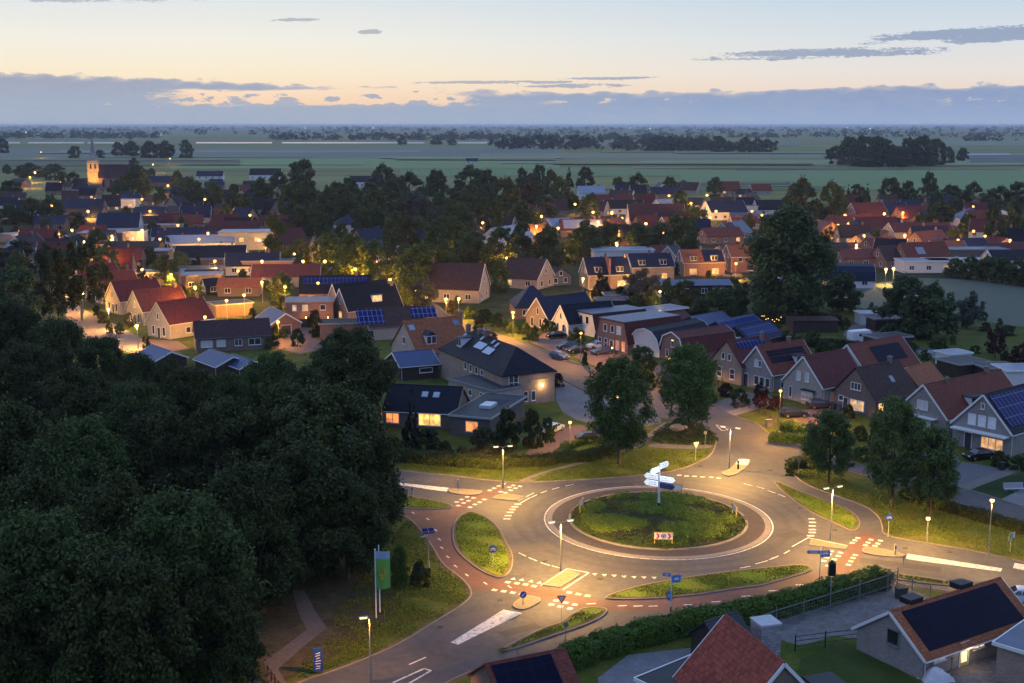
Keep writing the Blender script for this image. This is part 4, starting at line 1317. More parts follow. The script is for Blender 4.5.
h.win('A', -2.8, 3.9, 1.7, 2.6, mull=2, rows=2); h.box('white_panel', (h.L / 2 + .04, -2.8 * h.cs, 1.9), (.1, 1.7, 1.2), WHITE); h.win('A', -.6, 1.4, .8, 1.6); h.win('A', .8, 1.4, .8, 1.6); h.win('A', -2.8, .7, 1.7, .9)
LIGHTS = []
c_, d_, n_ = h.wallpt('A', 2.3, 3.0)
mb = MB(); mb.ball((c_.x + .25, c_.y, c_.z), .16); mb.box((c_.x + .1, c_.y, c_.z), (.2, .1, .1)); wl = mb.build('wall_lamp', glow((1, .62, .22), 25), h.o)
LIGHTS.append((h.o.matrix_basis @ (c_ + n_ * .7), 160, (1, .62, .25), 0))
h.box('sign_board', (h.L / 2 + .05, 1.8 * h.cs, 3.9), (.06, 3.2, .35), plain((.4, .32, .22), .6))
h = House('extension_block', 'low flat roofed brick extension before the hipped block', 'house', (463, 377), (508, 389), 3.4, 6, 3, 'felt', 'pale', 'flat', barge=plain((.25, .25, .26)), over=.2, short='low flat extension')
h.win('S', -3, 2.2, .9, .9); h.win('S', 0, 2.2, .9, .9); h.win('S', 3, 1.8, .8, 1.6)
h = House('bungalow', 'dark roofed bungalow with two bright skylights and a big lit living room window', 'house', (462, 387.5), (391, 384.5), 5.6, 8.4, 2.6, 'dark', 'brown', short='dark bungalow with the lit living room', barge=plain((.3, .2, .13)))
h.win('S', 1.6, 1.45, 3.4, 1.9, lit((1, .58, .14), 2.2), mull=2); h.win('S', -4.2, 1.4, 2.0, 1.5, ORNG, mull=2); h.win('S', -6.4, 1.4, 1.2, 1.6, ORNG); h.skylight('S', .2, .55, .9, 1.0, pv); h.skylight('S', 2.0, .55, .9, 1.0, pv)
h = House('flat_roof_house', 'dark flat roofed wing with pale rim, roof dome and one orange window', 'house', (470, 417), (506, 395.5), 3.0, 6.2, 2.8, 'felt', 'dark', 'flat', barge=plain((.42, .4, .38)), over=.35, short='dark flat wing with the orange window')
h.win('A', .3, 1.6, 1.9, 1.5, lit((1, .33, .09), 1.6)); h.box('roof_dome', (1, .3, h.hr + .35), (3.0, 1.8, .5), plain((.55, .6, .65), .2, .1))
h.box('roof_strip', (-2.5, .2, h.hr + .16), (3.2, 3.2, .05), ROOF['blue'])

# ---- foreground houses at the bottom edge
h = House('red_tile_house', 'steep red tiled roof with white verge at the bottom edge', 'house', (726.5, 617), (783, 663), 7.6, 8.6, 3.0, 'tilered', 'brown', short='steep red tiled roof', over=.4)
rt = h
q = h.o.matrix_basis.inverted() @ G(765, 645, 5.6)
mb = MB(); mb.box((q.x, q.y, 5.9), (1.7, 1.7, 3.2)); o = mb.build('chimney', pavers((.30, .31, .33), .5, .25), h.o)
mb = MB(); mb.box((q.x, q.y, 7.56), (1.8, 1.8, .14)); mb.build('chimney_cap', plain((.42, .44, .48), .6), o)
h.win('B', 0, 4.6, 1.2, 1.3); h.win('A', 0, 4.6, 1.2, 1.3)
h.box('side_roof', (-.6, -6.6, 3.05), (4.5, 2.6, .16), ROOF['felt']); h.box('side_wall', (-.6, -6.5, 1.48), (4.2, 2.3, 2.96), WALL['brown'])
h = House('garden_shed', 'small dark shed tucked between the hedge and the steep red tiled roof', 'shed', (706, 623), (724, 617), 3.4, 3.4, 2.0, 'felt', 'wood', barge=None, short='small dark shed by the hedge', L=3.6)
h = House('flat_annex', 'flat grey roofed annex with white rim left of the steep red tiled roof', 'house', (668, 668), (715, 690), 3.0, 6.5, 2.8, 'felt', 'brown', 'flat', short='flat grey annex', L=8)
h = House('solar_house', 'low house with black solar roof and red tile border at the bottom edge', 'house', (563, 650), (487, 665), 4.6, 6.6, 2.4, 'red', 'brown', barge=None, short='low house with the black solar roof')
h.panel('S', -h.L / 2 + .2, h.L / 2 - 1.2, .06, .95, solar(1, 1.6, (.01, .012, .03)))
h = House('brick_house', 'long low brick house with huge black solar roof and lit glass door', 'house', (891, 612), (999, 579), 4.7, 7.0, 2.1, 'orange', 'grey', short='long low house with the lit glass door', over=.45)
brh = h
h.panel('S', -h.L / 2 + .9, h.L / 2 - .9, .04, .93, solar(1.05, 1.7, (.009, .01, .026)))
lw = lit((1, .78, .38), 3.0)
h.win('A', .4, 2.6, 1.2, 1.3, GLASS, frame=GREYP); h.door('S', 1.9, 1.0, 2.1, plain((.5, .4, .2)), lw); h.win('S', 5.0, 1.6, 1.5, .7, lit((1, .85, .6), .5), mull=2); h.win('S', .0, 1.6, 1.4, .8, lit((1, .8, .5), 1.4), mull=2)
LIGHTS.append((h.o.matrix_basis @ Vector((1.9, h.cs * (h.W / 2 + .8), 1.6)), 45, (1, .75, .38), 0))
for x in (-2.5, 4.0):
    mb = MB(); mb.box((x, -h.cs * .5, h.hr + .3), (1.6, 1.2, .5)); mb.build('roof_vent', DARK, h.o)
h = House('flat_roof_house', 'flat roofed brick house with white rim and tall window at the bottom corner', 'house', (1041, 657), None, 3.2, 7.0, 3, 'feltblue', 'tan', 'flat', short='flat house at the bottom corner', over=.35, L=10, az=45)
h.win('A', .2, 1.9, 1.5, 1.6, CURT); h.door('A', 2.2); h.win('S', 2, 1.6, 1.4, 1.6)

# ---- the church
ch = empty('church', G(95, 190), math.radians(12), 'brick church with floodlit tower and slender grey spire above the village', 'church')
landmark('floodlit church tower', G(95, 190))
bp = ch.location.copy()
tw = 7.6
TOPZ = height_at(95, 190, 160.5)
mb = MB(); mb.box((0, 0, TOPZ / 2), (tw, tw, TOPZ))
mb.build('tower', bricks((0.40, 0.29, 0.17)), ch)
mb = MB()
for sx, sy in ((0, -1), (1, 0), (-1, 0)):
    for u in (-1.5, 1.5):
        z, hh = TOPZ * .80, 3.0
        if sy: mb.box((u, sy * (tw / 2 + .02), z), (1.0, .1, hh)); mb.tube((u, sy * (tw / 2 + .07), z + hh / 2), (u, sy * (tw / 2 - .03), z + hh / 2), .5, n=12)
        else: mb.box((sx * (tw / 2 + .02), u, z), (.1, 1.0, hh))
mb.build('belfry_opening', DARK, ch)
mb = MB()
for z in (TOPZ * .58, TOPZ * .92): mb.box((0, 0, z), (tw + .5, tw + .5, .5))
mb.build('cornice', WALL['pale'], ch)
mb = MB()
SPZ = height_at(95, 190, 134)
c4 = [(a * (tw / 2 + .5), b_ * (tw / 2 + .5), TOPZ) for a, b_ in ((-1, -1), (1, -1), (1, 1), (-1, 1))]
ring = [(2.5 * math.cos(math.pi / 8 + i * math.pi / 4), 2.5 * math.sin(math.pi / 8 + i * math.pi / 4), TOPZ + 3.2) for i in range(8)]
ring0_ = []
for i in range(8):
    a = math.pi / 8 + i * math.pi / 4
    k = (tw / 2 + .5) / max(abs(math.cos(a)), abs(math.sin(a)))
    ring0_.append((k * math.cos(a), k * math.sin(a), TOPZ))
for i in range(8):
    j = (i + 1) % 8
    mb.face([ring0_[i], ring0_[j], ring[j], ring[i]]); mb.face([ring[i], ring[j], (0, 0, SPZ)])
mb.tube((0, 0, SPZ - .3), (0, 0, SPZ + 1.5), .08, n=5); mb.bar((-.5, 0, SPZ + .9), (.5, 0, SPZ + .9), .1, .1)
mb.build('spire', plain((.20, .23, .23), .5, .25, .6), ch)
mb = MB(); nl = 26
prof = [(-7, 0), (7, 0), (7, 9), (0, 17.5), (-7, 9)]
mb.extrude(prof, tw / 2 - .3, tw / 2 + nl, lambda a, p: (a, p[0], p[1]))
mb.build('nave', WALL['brick'], ch)
mb = MB()
for sg in (1, -1):
    mb.face([(tw / 2 - .4, sg * 7.5, 8.6), (tw / 2 + nl + .3, sg * 7.5, 8.6), (tw / 2 + nl + .3, 0, 17.8), (tw / 2 - .4, 0, 17.8)])
mb.build('roof', ROOF['purple'], ch)
mb = MB()
for i in range(5): mb.box((tw / 2 + 3 + i * 5, -7.03, 5), (1.4, .1, 5))
mb.build('window', GLASS, ch)
for (lx, ly, e) in ((-2, -tw / 2 - 14, 30000), (5, -tw / 2 - 16, 23000), (-tw / 2 - 14, -3, 15000)):
    LIGHTS.append((ch.matrix_basis @ Vector((lx, ly, 1.2)), e, (1, .47, .08), ('aim', ch.matrix_basis @ Vector((0, 0, 14)))))

# ---- the village further off: (ridge end, azimuth of ridge, length, ridge height, width, eaves, roof, wall, shape, label, lit windows, short)
FAR = [
    # left village
    ((98, 213), 8, 17, 9, 13, 3.5, 'blue', 'white', 'gable', 'broad dark roofed house with white edged gable below the church', 0, 'broad dark roof below the church'),
    ((63, 199), 6, 20, 9, 12, 5, 'blue', 'brick', 'gable', 'long dark roof in front of the church tower', 0, 'long dark roof by the church'),
    ((82, 232), 5, 16, 5.5, 11, 5, 'feltblue', 'brick', 'flat', 'flat roofed brick building with white rim and lit corner', 2, 'flat brick building with a lit corner'),
    ((122, 231), 5, 9, 4.5, 8, 4, 'felt', 'white', 'flat', 'small flat building with its front wall brightly lit', 3, 'small brightly lit flat building'),
    ((14.5, 236.5), 75, 12, 6.5, 9, 2.6, 'dark', 'white', 'gable', 'white gable house with dark roof at the left edge', 0, 'white gable at the left edge'),
    ((46.5, 239), 60, 12, 7.2, 9, 2.8, 'dark', 'brown', 'gable', 'brown brick gable house next to the white gable at the left edge', 0, 'brown gable house'),
    ((66, 235), 80, 10, 5.5, 9, 2.6, 'dark', 'white', 'gable', 'low white gable beside the bright lamp in the left village', 1, 'low white gable by the bright lamp'),
    ((112, 241.5), 4, 17, 4.6, 10, 3, 'thatch', 'brick', 'gable', 'low olive roofed hall right of the bright lamp', 1, 'low olive roofed hall'),
    ((152, 228), 10, 28, 6, 8, 3, 'blue', 'white', 'gable', 'first of three parallel dark roofs with white gable ends', 0, 'three parallel dark roofs'),
    ((159, 231), 10, 27, 6, 8, 3, 'blue', 'white', 'gable', 'middle of three parallel dark roofs with white gable ends', 0, None),
    ((167, 235.5), 10, 24, 5.6, 9, 3.2, 'light', 'white', 'gable', 'nearest of three parallel roofs with white gables, two lit windows', 2, None),
    ((104, 199.5), 3, 18, 4.5, 8, 4, 'light', 'white', 'flat', 'low white building right of the church', 1, 'low white building by the church'),
    ((159, 213.5), 14, 12, 7, 8, 3, 'dkred', 'red', 'gable', 'small red brick gable house lit warm, beside dark conifers', 1, 'small warm lit red gable'),
    ((174, 215), 14, 12, 6.4, 8, 3, 'red', 'red', 'gable', 'red roofed house right of the small warm lit red gable', 0, None),
    ((210, 221), 6, 20, 8.5, 11, 4, 'dkred', 'brick', 'gable', 'large red brick house with warm lit side, left of the white flat building', 1, 'large red brick house'),
    ((221, 231), 4, 22, 6.5, 12, 6, 'light', 'pale', 'flat', 'two storey pale flat roofed building with bright windows', 5, 'pale flat roofed building'),
    ((176, 246), 6, 22, 7, 12, 3, 'dark', 'white', 'gable', 'very long low dark roof with white end in the left village', 0, 'very long dark roof'),
    ((226, 253), 8, 16, 6.5, 8, 3, 'blue', 'white', 'gable', 'blue roofed house with white gable edges right of the very long roof', 0, 'blue house with white gable edges'),
    ((244, 260), 4, 15, 4.2, 9, 4, 'feltblue', 'brick', 'flat', 'flat blue roof beside red roofed house in the left village', 0, None),
    ((253, 264.5), 4, 19, 6, 9, 3, 'red', 'pale', 'gable', 'long red roofed house behind flat blue roofs', 0, 'long red roof in the left village'),
    ((268, 269), 3, 18, 4.0, 9, 4, 'feltblue', 'brown', 'flat', 'wide flat blue roof before the long red roof', 0, 'wide flat blue roof'),
    ((219, 278), 2, 11, 4.6, 6, 2.6, 'orange', 'brown', 'gable', 'small orange tiled house beside the street lamp', 0, 'small orange tiled house'),
    ((203, 279), 30, 8, 4.0, 5, 2.4, 'dark', 'wood', 'gable', 'dark shed left of the small orange tiled house', 0, None),
    ((300, 276), 6, 18, 6.8, 9, 3, 'dark', 'brick', 'gable', 'dark roofed house with a row of solar panels near its ridge', 0, 'dark house with solar row'),
    ((180, 258), 5, 14, 3.6, 9, 3.4, 'felt', 'brown', 'flat', 'flat felt roof behind the first red street houses', 0, None),
    ((128, 250), 4, 14, 3.4, 9, 3.2, 'feltblue', 'brown', 'flat', 'low flat blue roof below the olive hall', 0, None),
    ((178, 268), 5, 13, 3.2, 8, 3, 'felt', 'brown', 'flat', 'low flat garage roof near two orange lamps', 0, None),
    ((36, 216), 5, 13, 6, 9, 3, 'blue', 'brown', 'gable', 'blue roof between dark trees at the left edge', 0, None),
    ((18, 200), 5, 15, 7, 9, 3, 'dark', 'brick', 'gable', 'dark long roof among far trees left of the church', 0, None),
    ((135, 207), 5, 14, 7, 9, 4, 'blue', 'brick', 'gable', 'blue roof in the crowd of houses right of the church', 1, None),
    ((168, 206), 5, 14, 6, 9, 4, 'purple', 'brick', 'gable', 'purple roof in the crowd of houses right of the church', 0, None),
    ((120, 216), 5, 20, 6, 9, 3, 'dark', 'red', 'gable', 'dark roof beneath the crowd of houses right of the church', 1, None),
    ((140, 176), 4, 24, 8, 11, 4, 'blue', 'brick', 'gable', 'far dark roof near the floodlit sports ground', 0, None),
    ((197, 171), 4, 22, 7, 10, 3, 'blue', 'white', 'gable', 'blue roofed farm at the meadow edge behind the village', 0, None),
    ((250, 168.5), 4, 26, 9, 12, 4, 'dark', 'white', 'gable', 'white walled farm with dark roof at the meadow edge', 1, 'white walled farm at the meadow edge'),
    ((118, 151), 3, 30, 6, 12, 4, 'light', 'white', 'gable', 'pale barn beside the far grove behind the church', 0, None),
    # middle
    ((334, 215), 4, 19, 9.2, 11, 6, 'blue', 'white', 'hip', 'two storey white house with dark hipped roof among tall trees', 3, 'white house with the hipped roof'),
    ((351, 248), 4, 17, 4.6, 9, 4.4, 'light', 'white', 'flat', 'low white flat roofed building among lit trees', 1, 'low white flat building among trees'),
    ((409, 231.5), 30, 12, 7, 8, 3, 'blue', 'white', 'gable', 'small blue roof with pale gable deep in the trees', 0, None),
    ((484, 264), 168, 17, 9.5, 12, 3.6, 'brown', 'pale', 'gable', 'large brown roofed house with one lit window beside the trees', 1, 'large brown roofed house'),
    ((492, 228), 60, 22, 8, 10, 4, 'light', 'white', 'gable', 'tall white house with pale blue roof between dark trees', 2, 'tall white house with a pale roof'),
    ((513, 286), 8, 9, 7.2, 11, 3, 'blue', 'brown', 'hip', 'blue hipped house with a lit corner window beyond the street', 1, 'blue hipped house'),
    ((546, 259.5), 150, 12, 8, 10, 3, 'brown', 'pale', 'gable', 'pale gable house with brown roof left of the double houses', 1, 'pale gable with brown roof'),
    ((561, 268), 120, 9, 5, 7, 2.6, 'dark', 'blue', 'gable', 'small dark gable house with white edge between pale gable and double house', 0, None),
    ((592, 249), 4, 20, 4.4, 10, 4.2, 'light', 'white', 'flat', 'flat white building with bright lamps under its roof', 2, 'flat white building with bright lamps'),
    ((628, 204), 5, 24, 12, 12, 4, 'purple', 'white', 'gable', 'long dark red roof with a tall white gable in the far village', 0, 'tall white gable'),
    ((608, 219), 60, 12, 7.5, 9, 3, 'red', 'red', 'gable', 'red gable house beside two yellow lamps', 0, 'red gable by two lamps'),
    ((578, 186), 4, 16, 8, 11, 4, 'light', 'white', 'gable', 'pale roofed white house at the far edge of the trees', 1, None),
    ((630, 185), 5, 10, 9, 10, 4, 'dark', 'pale', 'gable', 'dark gable house with lit front at the village edge', 1, None),
    ((650, 187), 5, 18, 7, 10, 3, 'blue', 'brick', 'gable', 'blue roof at the village edge right of the lit gable', 0, None),
    ((656, 199.5), 40, 14, 8, 10, 3, 'light', 'white', 'gable', 'house with shining pale blue roof beside a yellow lamp', 0, 'shining pale blue roof'),
    ((546, 219), 40, 13, 7, 9, 3, 'light', 'grey', 'gable', 'pale solar roof shining between dark trees', 0, None),
    ((560, 219), 5, 18, 7, 10, 3, 'red', 'brick', 'gable', 'red roof right of the pale solar roof in the trees', 0, None),
    ((636, 216), 30, 13, 7.5, 9, 3, 'dkred', 'red', 'gable', 'dark red gable below the tall white gable', 0, None),
    ((662, 217), 30, 15, 7.5, 9, 3, 'red', 'pale', 'gable', 'red roof with pale gable under the yellow lamp', 1, None),
    ((604, 200), 5, 20, 7, 10, 3, 'dark', 'white', 'gable', 'dark roof with white wall far behind the red gable', 1, None),
    ((706, 201), 20, 20, 9, 11, 4, 'blue', 'white', 'gable', 'dark blue double roof with white front in the far village', 1, 'dark blue double roof'),
    ((733, 197.5), 20, 12, 8.5, 10, 3, 'dark', 'brick', 'gable', 'brick gable house right of the dark blue double roof', 0, None),
    ((740, 206), 5, 8, 5, 8, 4.5, 'felt', 'white', 'flat', 'small white box building with dark opening in the far village', 1, None),
    ((755, 200), 8, 18, 7.5, 10, 3, 'dark', 'white', 'gable', 'dark roof left of the great round trees', 0, None),
    ((702, 228), 20, 16, 6, 9, 3, 'red', 'brick', 'gable', 'wide red roof beside two yellow lamps left of the huge poplar', 1, 'wide red roof left of the poplar'),
    ((722, 223), 40, 12, 6, 8, 3, 'red', 'pale', 'gable', 'small red gable left of the huge poplar', 1, None),
    ((731, 222), 60, 13, 7, 9, 2.5, 'metal', 'blue', 'gable', 'blue sheeted barn left of the huge poplar', 0, 'blue sheeted barn'),
    ((728, 211.5), 20, 15, 4, 9, 2.5, 'metal', 'blue', 'gable', 'pale blue low roof behind the blue sheeted barn', 0, None),
    ((648, 246), 40, 9, 5, 7, 2.6, 'dkred', 'brick', 'gable', 'small dark red roof behind the second double house', 0, None),
    ((668, 246), 60, 7, 6.5, 6, 3, 'blue', 'pale', 'gable', 'narrow blue roofed house between the double houses', 0, None),
    ((717, 247), 60, 7, 6.5, 6, 3, 'brown', 'pale', 'gable', 'narrow house left of the glowing orange end house', 0, None),
    # right village
    ((832, 222), 100, 22, 7, 11, 3.4, 'red', 'brick', 'gable', 'broad red roofed house right of the huge poplar', 1, 'broad red roof right of the poplar'),
    ((851, 203), 20, 17, 10, 11, 4, 'dkred', 'pale', 'gable', 'pale gable house with red roof beside a yellow lit tree', 0, 'pale gable by the yellow tree'),
    ((851, 217), 6, 19, 8, 9, 4, 'dkred', 'brown', 'gable', 'dark brick house with white upper windows in the right village', 3, None),
    ((880, 203), 20, 14, 9, 10, 4, 'blue', 'pale', 'gable', 'blue roofed gable behind the yellow lamp tree', 0, None),
    ((897, 206), 15, 16, 9, 10, 4, 'dkred', 'red', 'gable', 'warm lit red house with white trim and lamp before it', 2, 'warm lit red house with white trim'),
    ((919, 211), 30, 13, 8.5, 10, 4, 'blue', 'red', 'gable', 'pink brick gable house with blue roof in the right village', 0, 'pink brick gable house'),
    ((889, 223), 6, 24, 8, 10, 5, 'dkred', 'pale', 'gable', 'long pale fronted house with dark red roof in the right village', 4, 'long pale fronted house'),
    ((838, 249), 8, 20, 5.6, 10, 3, 'red', 'brick', 'gable', 'low red roofed row behind the blue curved barn', 0, 'low red roofed row'),
    ((873, 264), 172, 16, 6.4, 9, 2.8, 'blue', 'white', 'barn', 'dark blue curved barn with white end at the meadow', 1, 'dark blue curved barn'),
    ((878, 246), 20, 17, 7, 9, 3, 'brown', 'brick', 'gable', 'brick house with small white dormer above the garden lamps', 1, None),
    ((900, 243), 20, 17, 8, 10, 3, 'red', 'brick', 'gable', 'red house with pale skylight left of the flat canopies', 1, 'red house with a pale skylight'),
    ((915, 232), 40, 17, 7.5, 10, 3, 'red', 'brick', 'gable', 'red gable house with white edge beside the reddish tree', 0, None),
    ((930, 241), 8, 12, 6, 8, 3, 'orange', 'white', 'gable', 'small orange red roof with white corner in the right village', 1, None),
    ((944, 248.5), 2, 20, 4.4, 9, 4.2, 'feltblue', 'brown', 'flat', 'wide flat blue roof above the meadow hedge', 0, 'wide flat roof above the meadow hedge'),
    ((899, 260), 2, 16, 3.6, 8, 3.4, 'light', 'white', 'flat', 'pale flat canopy with dark openings at the meadow edge', 1, 'pale flat canopies'),
    ((926, 259.5), 2, 18, 3.6, 8, 3.4, 'light', 'white', 'flat', 'second pale flat canopy right of the first at the meadow edge', 1, None),
    ((957, 208), 4, 13, 8, 13, 4, 'metal', 'white', 'hip', 'bright blue hipped roof in the right village', 0, 'bright blue hipped roof'),
    ((977, 211.5), 2, 14, 5, 10, 4.8, 'light', 'white', 'flat', 'pale flat roof right of the bright blue hipped roof', 1, None),
    ((988, 250), 4, 17, 5.5, 9, 2.8, 'dark', 'white', 'gable', 'dark roofed shed with pale gable behind the meadow hedge', 1, None),
    ((866, 238), 20, 12, 6, 8, 3, 'dkred', 'brick', 'gable', 'small dark red roof beside the street lamp in the right village', 0, None),
    ((905, 222), 10, 14, 6, 9, 3, 'brown', 'brick', 'gable', 'brown roof behind the long pale fronted house', 0, None),
    # sheds in the fields and gardens
    ((858, 312.5), 4, 7, 2.6, 4, 2.4, 'light', 'white', 'flat', 'white garden shed left of the great round tree', 1, 'white shed by the round tree'),
    ((871, 318), 8, 9, 2.6, 5, 2.4, 'felt', 'wood', 'flat', 'dark open shed left of the great round tree', 0, None),
    ((871, 337), 20, 8, 3.0, 5, 2.8, 'felt', 'wood', 'flat', 'dark flat shed behind the white motor home', 0, None),
    ((948, 362), 20, 7, 2.6, 6, 2.4, 'felt', 'wood', 'flat', 'dark low garden shed in the allotments', 0, 'dark garden shed in the allotments'),
    ((943, 353), 20, 5, 2.4, 4, 2.2, 'light', 'white', 'flat', 'pale low shed in the allotments', 0, None),
    ((980, 366), 8, 6, 2.6, 5, 2.4, 'felt', 'wood', 'flat', 'dark roofed shelter on the lawn', 0, None),
    ((1000, 368), 2, 12, 2.8, 6, 2.6, 'light', 'white', 'flat', 'white flat shed at the right edge behind the solar grid house', 0, None),
    ((790, 318), 2, 10, 2.8, 6, 2.6, 'brown', 'wood', 'gable', 'low garden house beneath the string of lights', 0, 'garden house with the string of lights'),
    ((604, 294), 4, 9, 2.8, 5, 2.6, 'felt', 'wood', 'flat', 'dark open carport left of the hedged garden', 0, None),
    ((596, 299), 4, 8, 2.8, 5, 2.6, 'felt', 'wood', 'flat', 'second dark carport in front of the first', 0, None),
    ((655, 280), 4, 20, 4, 9, 3, 'metal', 'wood', 'gable', 'long blue roof between the terraces and the gardens', 0, 'long blue roof before the terraces'),
    ((632, 281), 40, 9, 4.6, 7, 2.6, 'blue', 'pale', 'gable', 'small blue gable beside the dark conifer', 0, None),
    ((212, 304), 30, 9, 3, 6, 2.8, 'felt', 'brown', 'flat', 'low dark flat roof beside the nearest red street house', 0, None),
    ((320, 322), 8, 11, 3.2, 6, 3, 'dark', 'brown', 'flat', 'dark flat roof below the twin gable house', 0, None),
    ((466, 158.5), 4, 14, 6, 9, 3, 'dark', 'white', 'gable', 'lonely white walled house far out behind the trees', 0, None),
    ((834, 158), 4, 40, 7, 14, 5, 'light', 'white', 'gable', 'far farm building with pale windows before the field grove', 3, 'far farm building'),
    ((350, 176), 4, 24, 8, 12, 4, 'dark', 'white', 'gable', 'far dark roofed farm behind the tall trees', 1, None),
]
HOUSES_AUTO = []
for (a, azd, L, hr, w, he, rf, wl, shp, lab, lits, sh) in FAR:
    small = hr < 3.3
    h = House('garden_shed' if small else ('barn' if 'barn' in lab else 'village_house'), lab, 'shed' if small else ('barn' if 'barn' in lab else 'house'), a, None, hr, w, he, rf, wl, shp, L=L, az=azd, short=sh,
              barge=(WHITE if wl in ('white', 'pale') else None) if shp != 'flat' else (WHITE if wl == 'white' else plain((.3, .3, .32))), detail=False)
    if small: continue
    if shp in ('gable',) and hr > 6: h.chimney(-L * .3)
    n = max(2, int(L / 5))
    for i in range(n):
        u = -L / 2 + L * (i + .5) / n
        lt = i < lits
        z = 1.6 if he < 5.5 else 3.8
        h.win('S', u, min(z, he - 1.0), 1.5, 1.3, random.choice((WARM, WARM2, WARM2)) if lt else GLASS, mull=2)
    if shp in ('gable', 'barn'):
        h.win('A', 0, he + (hr - he) * .35, 1.0, 1.2); h.win('A', -w * .25, 1.5, 1.3, 1.4); h.win('A', w * .22, 1.5, 1.1, 1.4, WARM if lits > 1 else GLASS)
    if 'solar row' in lab or 'row of solar' in lab: h.panel('S', -L / 2 + 1, L / 2 - 1, .5, .9, solar(1, 1.6, (.1, .12, .2), .05))
    if 'pale skylight' in lab: h.panel('S', 1, 4, .3, .7, ROOF['light'], 'skylight')
    if 'solar roof' in lab: h.panel('S', -L / 2 + 1, L / 2 - 1, .1, .9, ROOF['light'], 'solar_panel')
    if 'pale blue roof beside' in lab: h.panel('S', -L / 2 + 1, L / 2 - 1, .1, .9, ROOF['light'], 'solar_panel')

# more houses of the same village between the ones above, each told apart by its neighbours
HAUTO = []
def house_spots():
    return [(o.location.x, o.location.y) for o in SC.objects if o.parent is None and o.get('category') in ('house', 'shed', 'barn', 'church')]
g_ = random.Random(21)
HP = house_spots()
for (x0, x1, y0, y1, n, dmin, rfs) in ((0, 290, 186, 226, 44, 13.5, ('blue', 'dark', 'dkred', 'dark', 'purple')), (0, 300, 226, 290, 26, 11.5, ('feltblue', 'dark', 'dkred', 'blue')), (500, 765, 190, 246, 38, 12.5, ('dkred', 'dark', 'blue', 'red', 'brown')),
                                       (830, 1010, 204, 262, 30, 12.5, ('dkred', 'red', 'dark', 'brown', 'blue')), (400, 520, 196, 250, 4, 16, ('dark', 'brown')), (300, 420, 200, 262, 4, 16, ('dark', 'blue'))):
    k = 0
    for _ in range(600):
        if k >= n: break
        x, y = g_.uniform(x0, x1), g_.uniform(y0, y1)
        p = G(x, y)
        if any((p.x - a) ** 2 + (p.y - b_) ** 2 < dmin * dmin for a, b_ in HP): continue
        rf, wl = g_.choice(rfs), g_.choice(('brick', 'brown', 'pale', 'red', 'white', 'tan'))
        hr = g_.uniform(5.0, 8.5); L = g_.uniform(9, 15); w = g_.uniform(6.5, 9)
        fl = rf == 'feltblue'
        if fl: hr = g_.uniform(2.9, 4.2)
        # ridge end so that the house stands round p
        a = math.radians(g_.choice((5, 8, 12, 98, 60, 150)) + g_.uniform(-6, 6))
        q = p + Vector((math.cos(a), math.sin(a), 0)) * (-L / 2)
        zc = q.y * CP + (CAMH - hr) * SP
        yc = -q.y * SP + (CAMH - hr) * CP
        apx = (CX + FPX * q.x / zc, CY + FPX * yc / zc)
        adj = {'blue': 'blue roofed', 'dark': 'dark roofed', 'dkred': 'dark red roofed', 'red': 'red roofed', 'purple': 'purplish roofed', 'brown': 'brown roofed', 'feltblue': 'flat blue grey roofed'}[rf]
        wn = {'brick': 'brick', 'brown': 'brown brick', 'pale': 'pale', 'red': 'red brick', 'white': 'white walled', 'tan': 'tan brick'}[wl]
        h = House('village_house', None, 'house', apx, None, hr, w, min(hr - .2, 2.8), rf, wl, 'flat' if fl else 'gable', L=L, az=math.degrees(a), barge=(WHITE if wl in ('white', 'pale') and not fl else None) if not fl else plain((.3, .3, .32)), detail=False)
        if not fl and g_.random() < .6: h.chimney(g_.uniform(-L * .35, L * .35))
        for u in (-L * .28, L * .25): h.win('S', u, 1.5, 1.5, 1.2, WARM2 if g_.random() < .22 else GLASS, mull=2)
        if not fl: h.win('A', 0, hr * .6, .9, 1.0); h.win('A', w * .2, 1.4, 1.3, 1.3, WARM if g_.random() < .2 else GLASS)
        HP.append((p.x, p.y)); HAUTO.append((h.o, f'{adj} {wn} house', hr)); k += 1
# ------------------------------------------------------------------ vegetation
def quads_mesh(name, C, Nn, U, wid, hgt, mats, mi=None):
    """many small leaf faces: centres C, normals Nn, long directions U"""
    Nn = Nn / np.linalg.norm(Nn, axis=1, keepdims=True)
    U = U - Nn * np.sum(U * Nn, axis=1, keepdims=True)
    U /= np.linalg.norm(U, axis=1, keepdims=True) + 1e-9
    Vv = np.cross(Nn, U)
    a, b_ = U * hgt[:, None] / 2, Vv * wid[:, None] / 2
    n = len(C)
    V = np.empty((n, 4, 3))
    V[:, 0] = C - a; V[:, 1] = C + b_ * 1.0 + Nn * (0.12 * wid)[:, None]; V[:, 2] = C + a; V[:, 3] = C - b_ + Nn * (0.12 * wid)[:, None]
    return V.reshape(-1, 3), n


def mesh_from(name, parts, mats, smooth=False):
    """parts: list of (verts Nx3, faces list-of-quads array or tuple list, material index)"""
    me = bpy.data.meshes.new(name)
    vs, fs, ms = [], [], []
    off = 0
    for v, f, mi in parts:
        vs.append(np.asarray(v, float)); fs.append(np.asarray(f, int) + off); ms.append(np.full(len(f), mi)); off += len(v)
    V = np.concatenate(vs); Fq = np.concatenate(fs); Mi = np.concatenate(ms)
    me.vertices.add(len(V)); me.vertices.foreach_set('co', V.ravel())
    me.loops.add(Fq.size); me.loops.foreach_set('vertex_index', Fq.ravel())
    me.polygons.add(len(Fq)); me.polygons.foreach_set('loop_start', np.arange(0, Fq.size, Fq.shape[1]))
    for m in mats: me.materials.append(m)
    me.polygons.foreach_set('material_index', Mi)
    me.update(calc_edges=True)
    return me


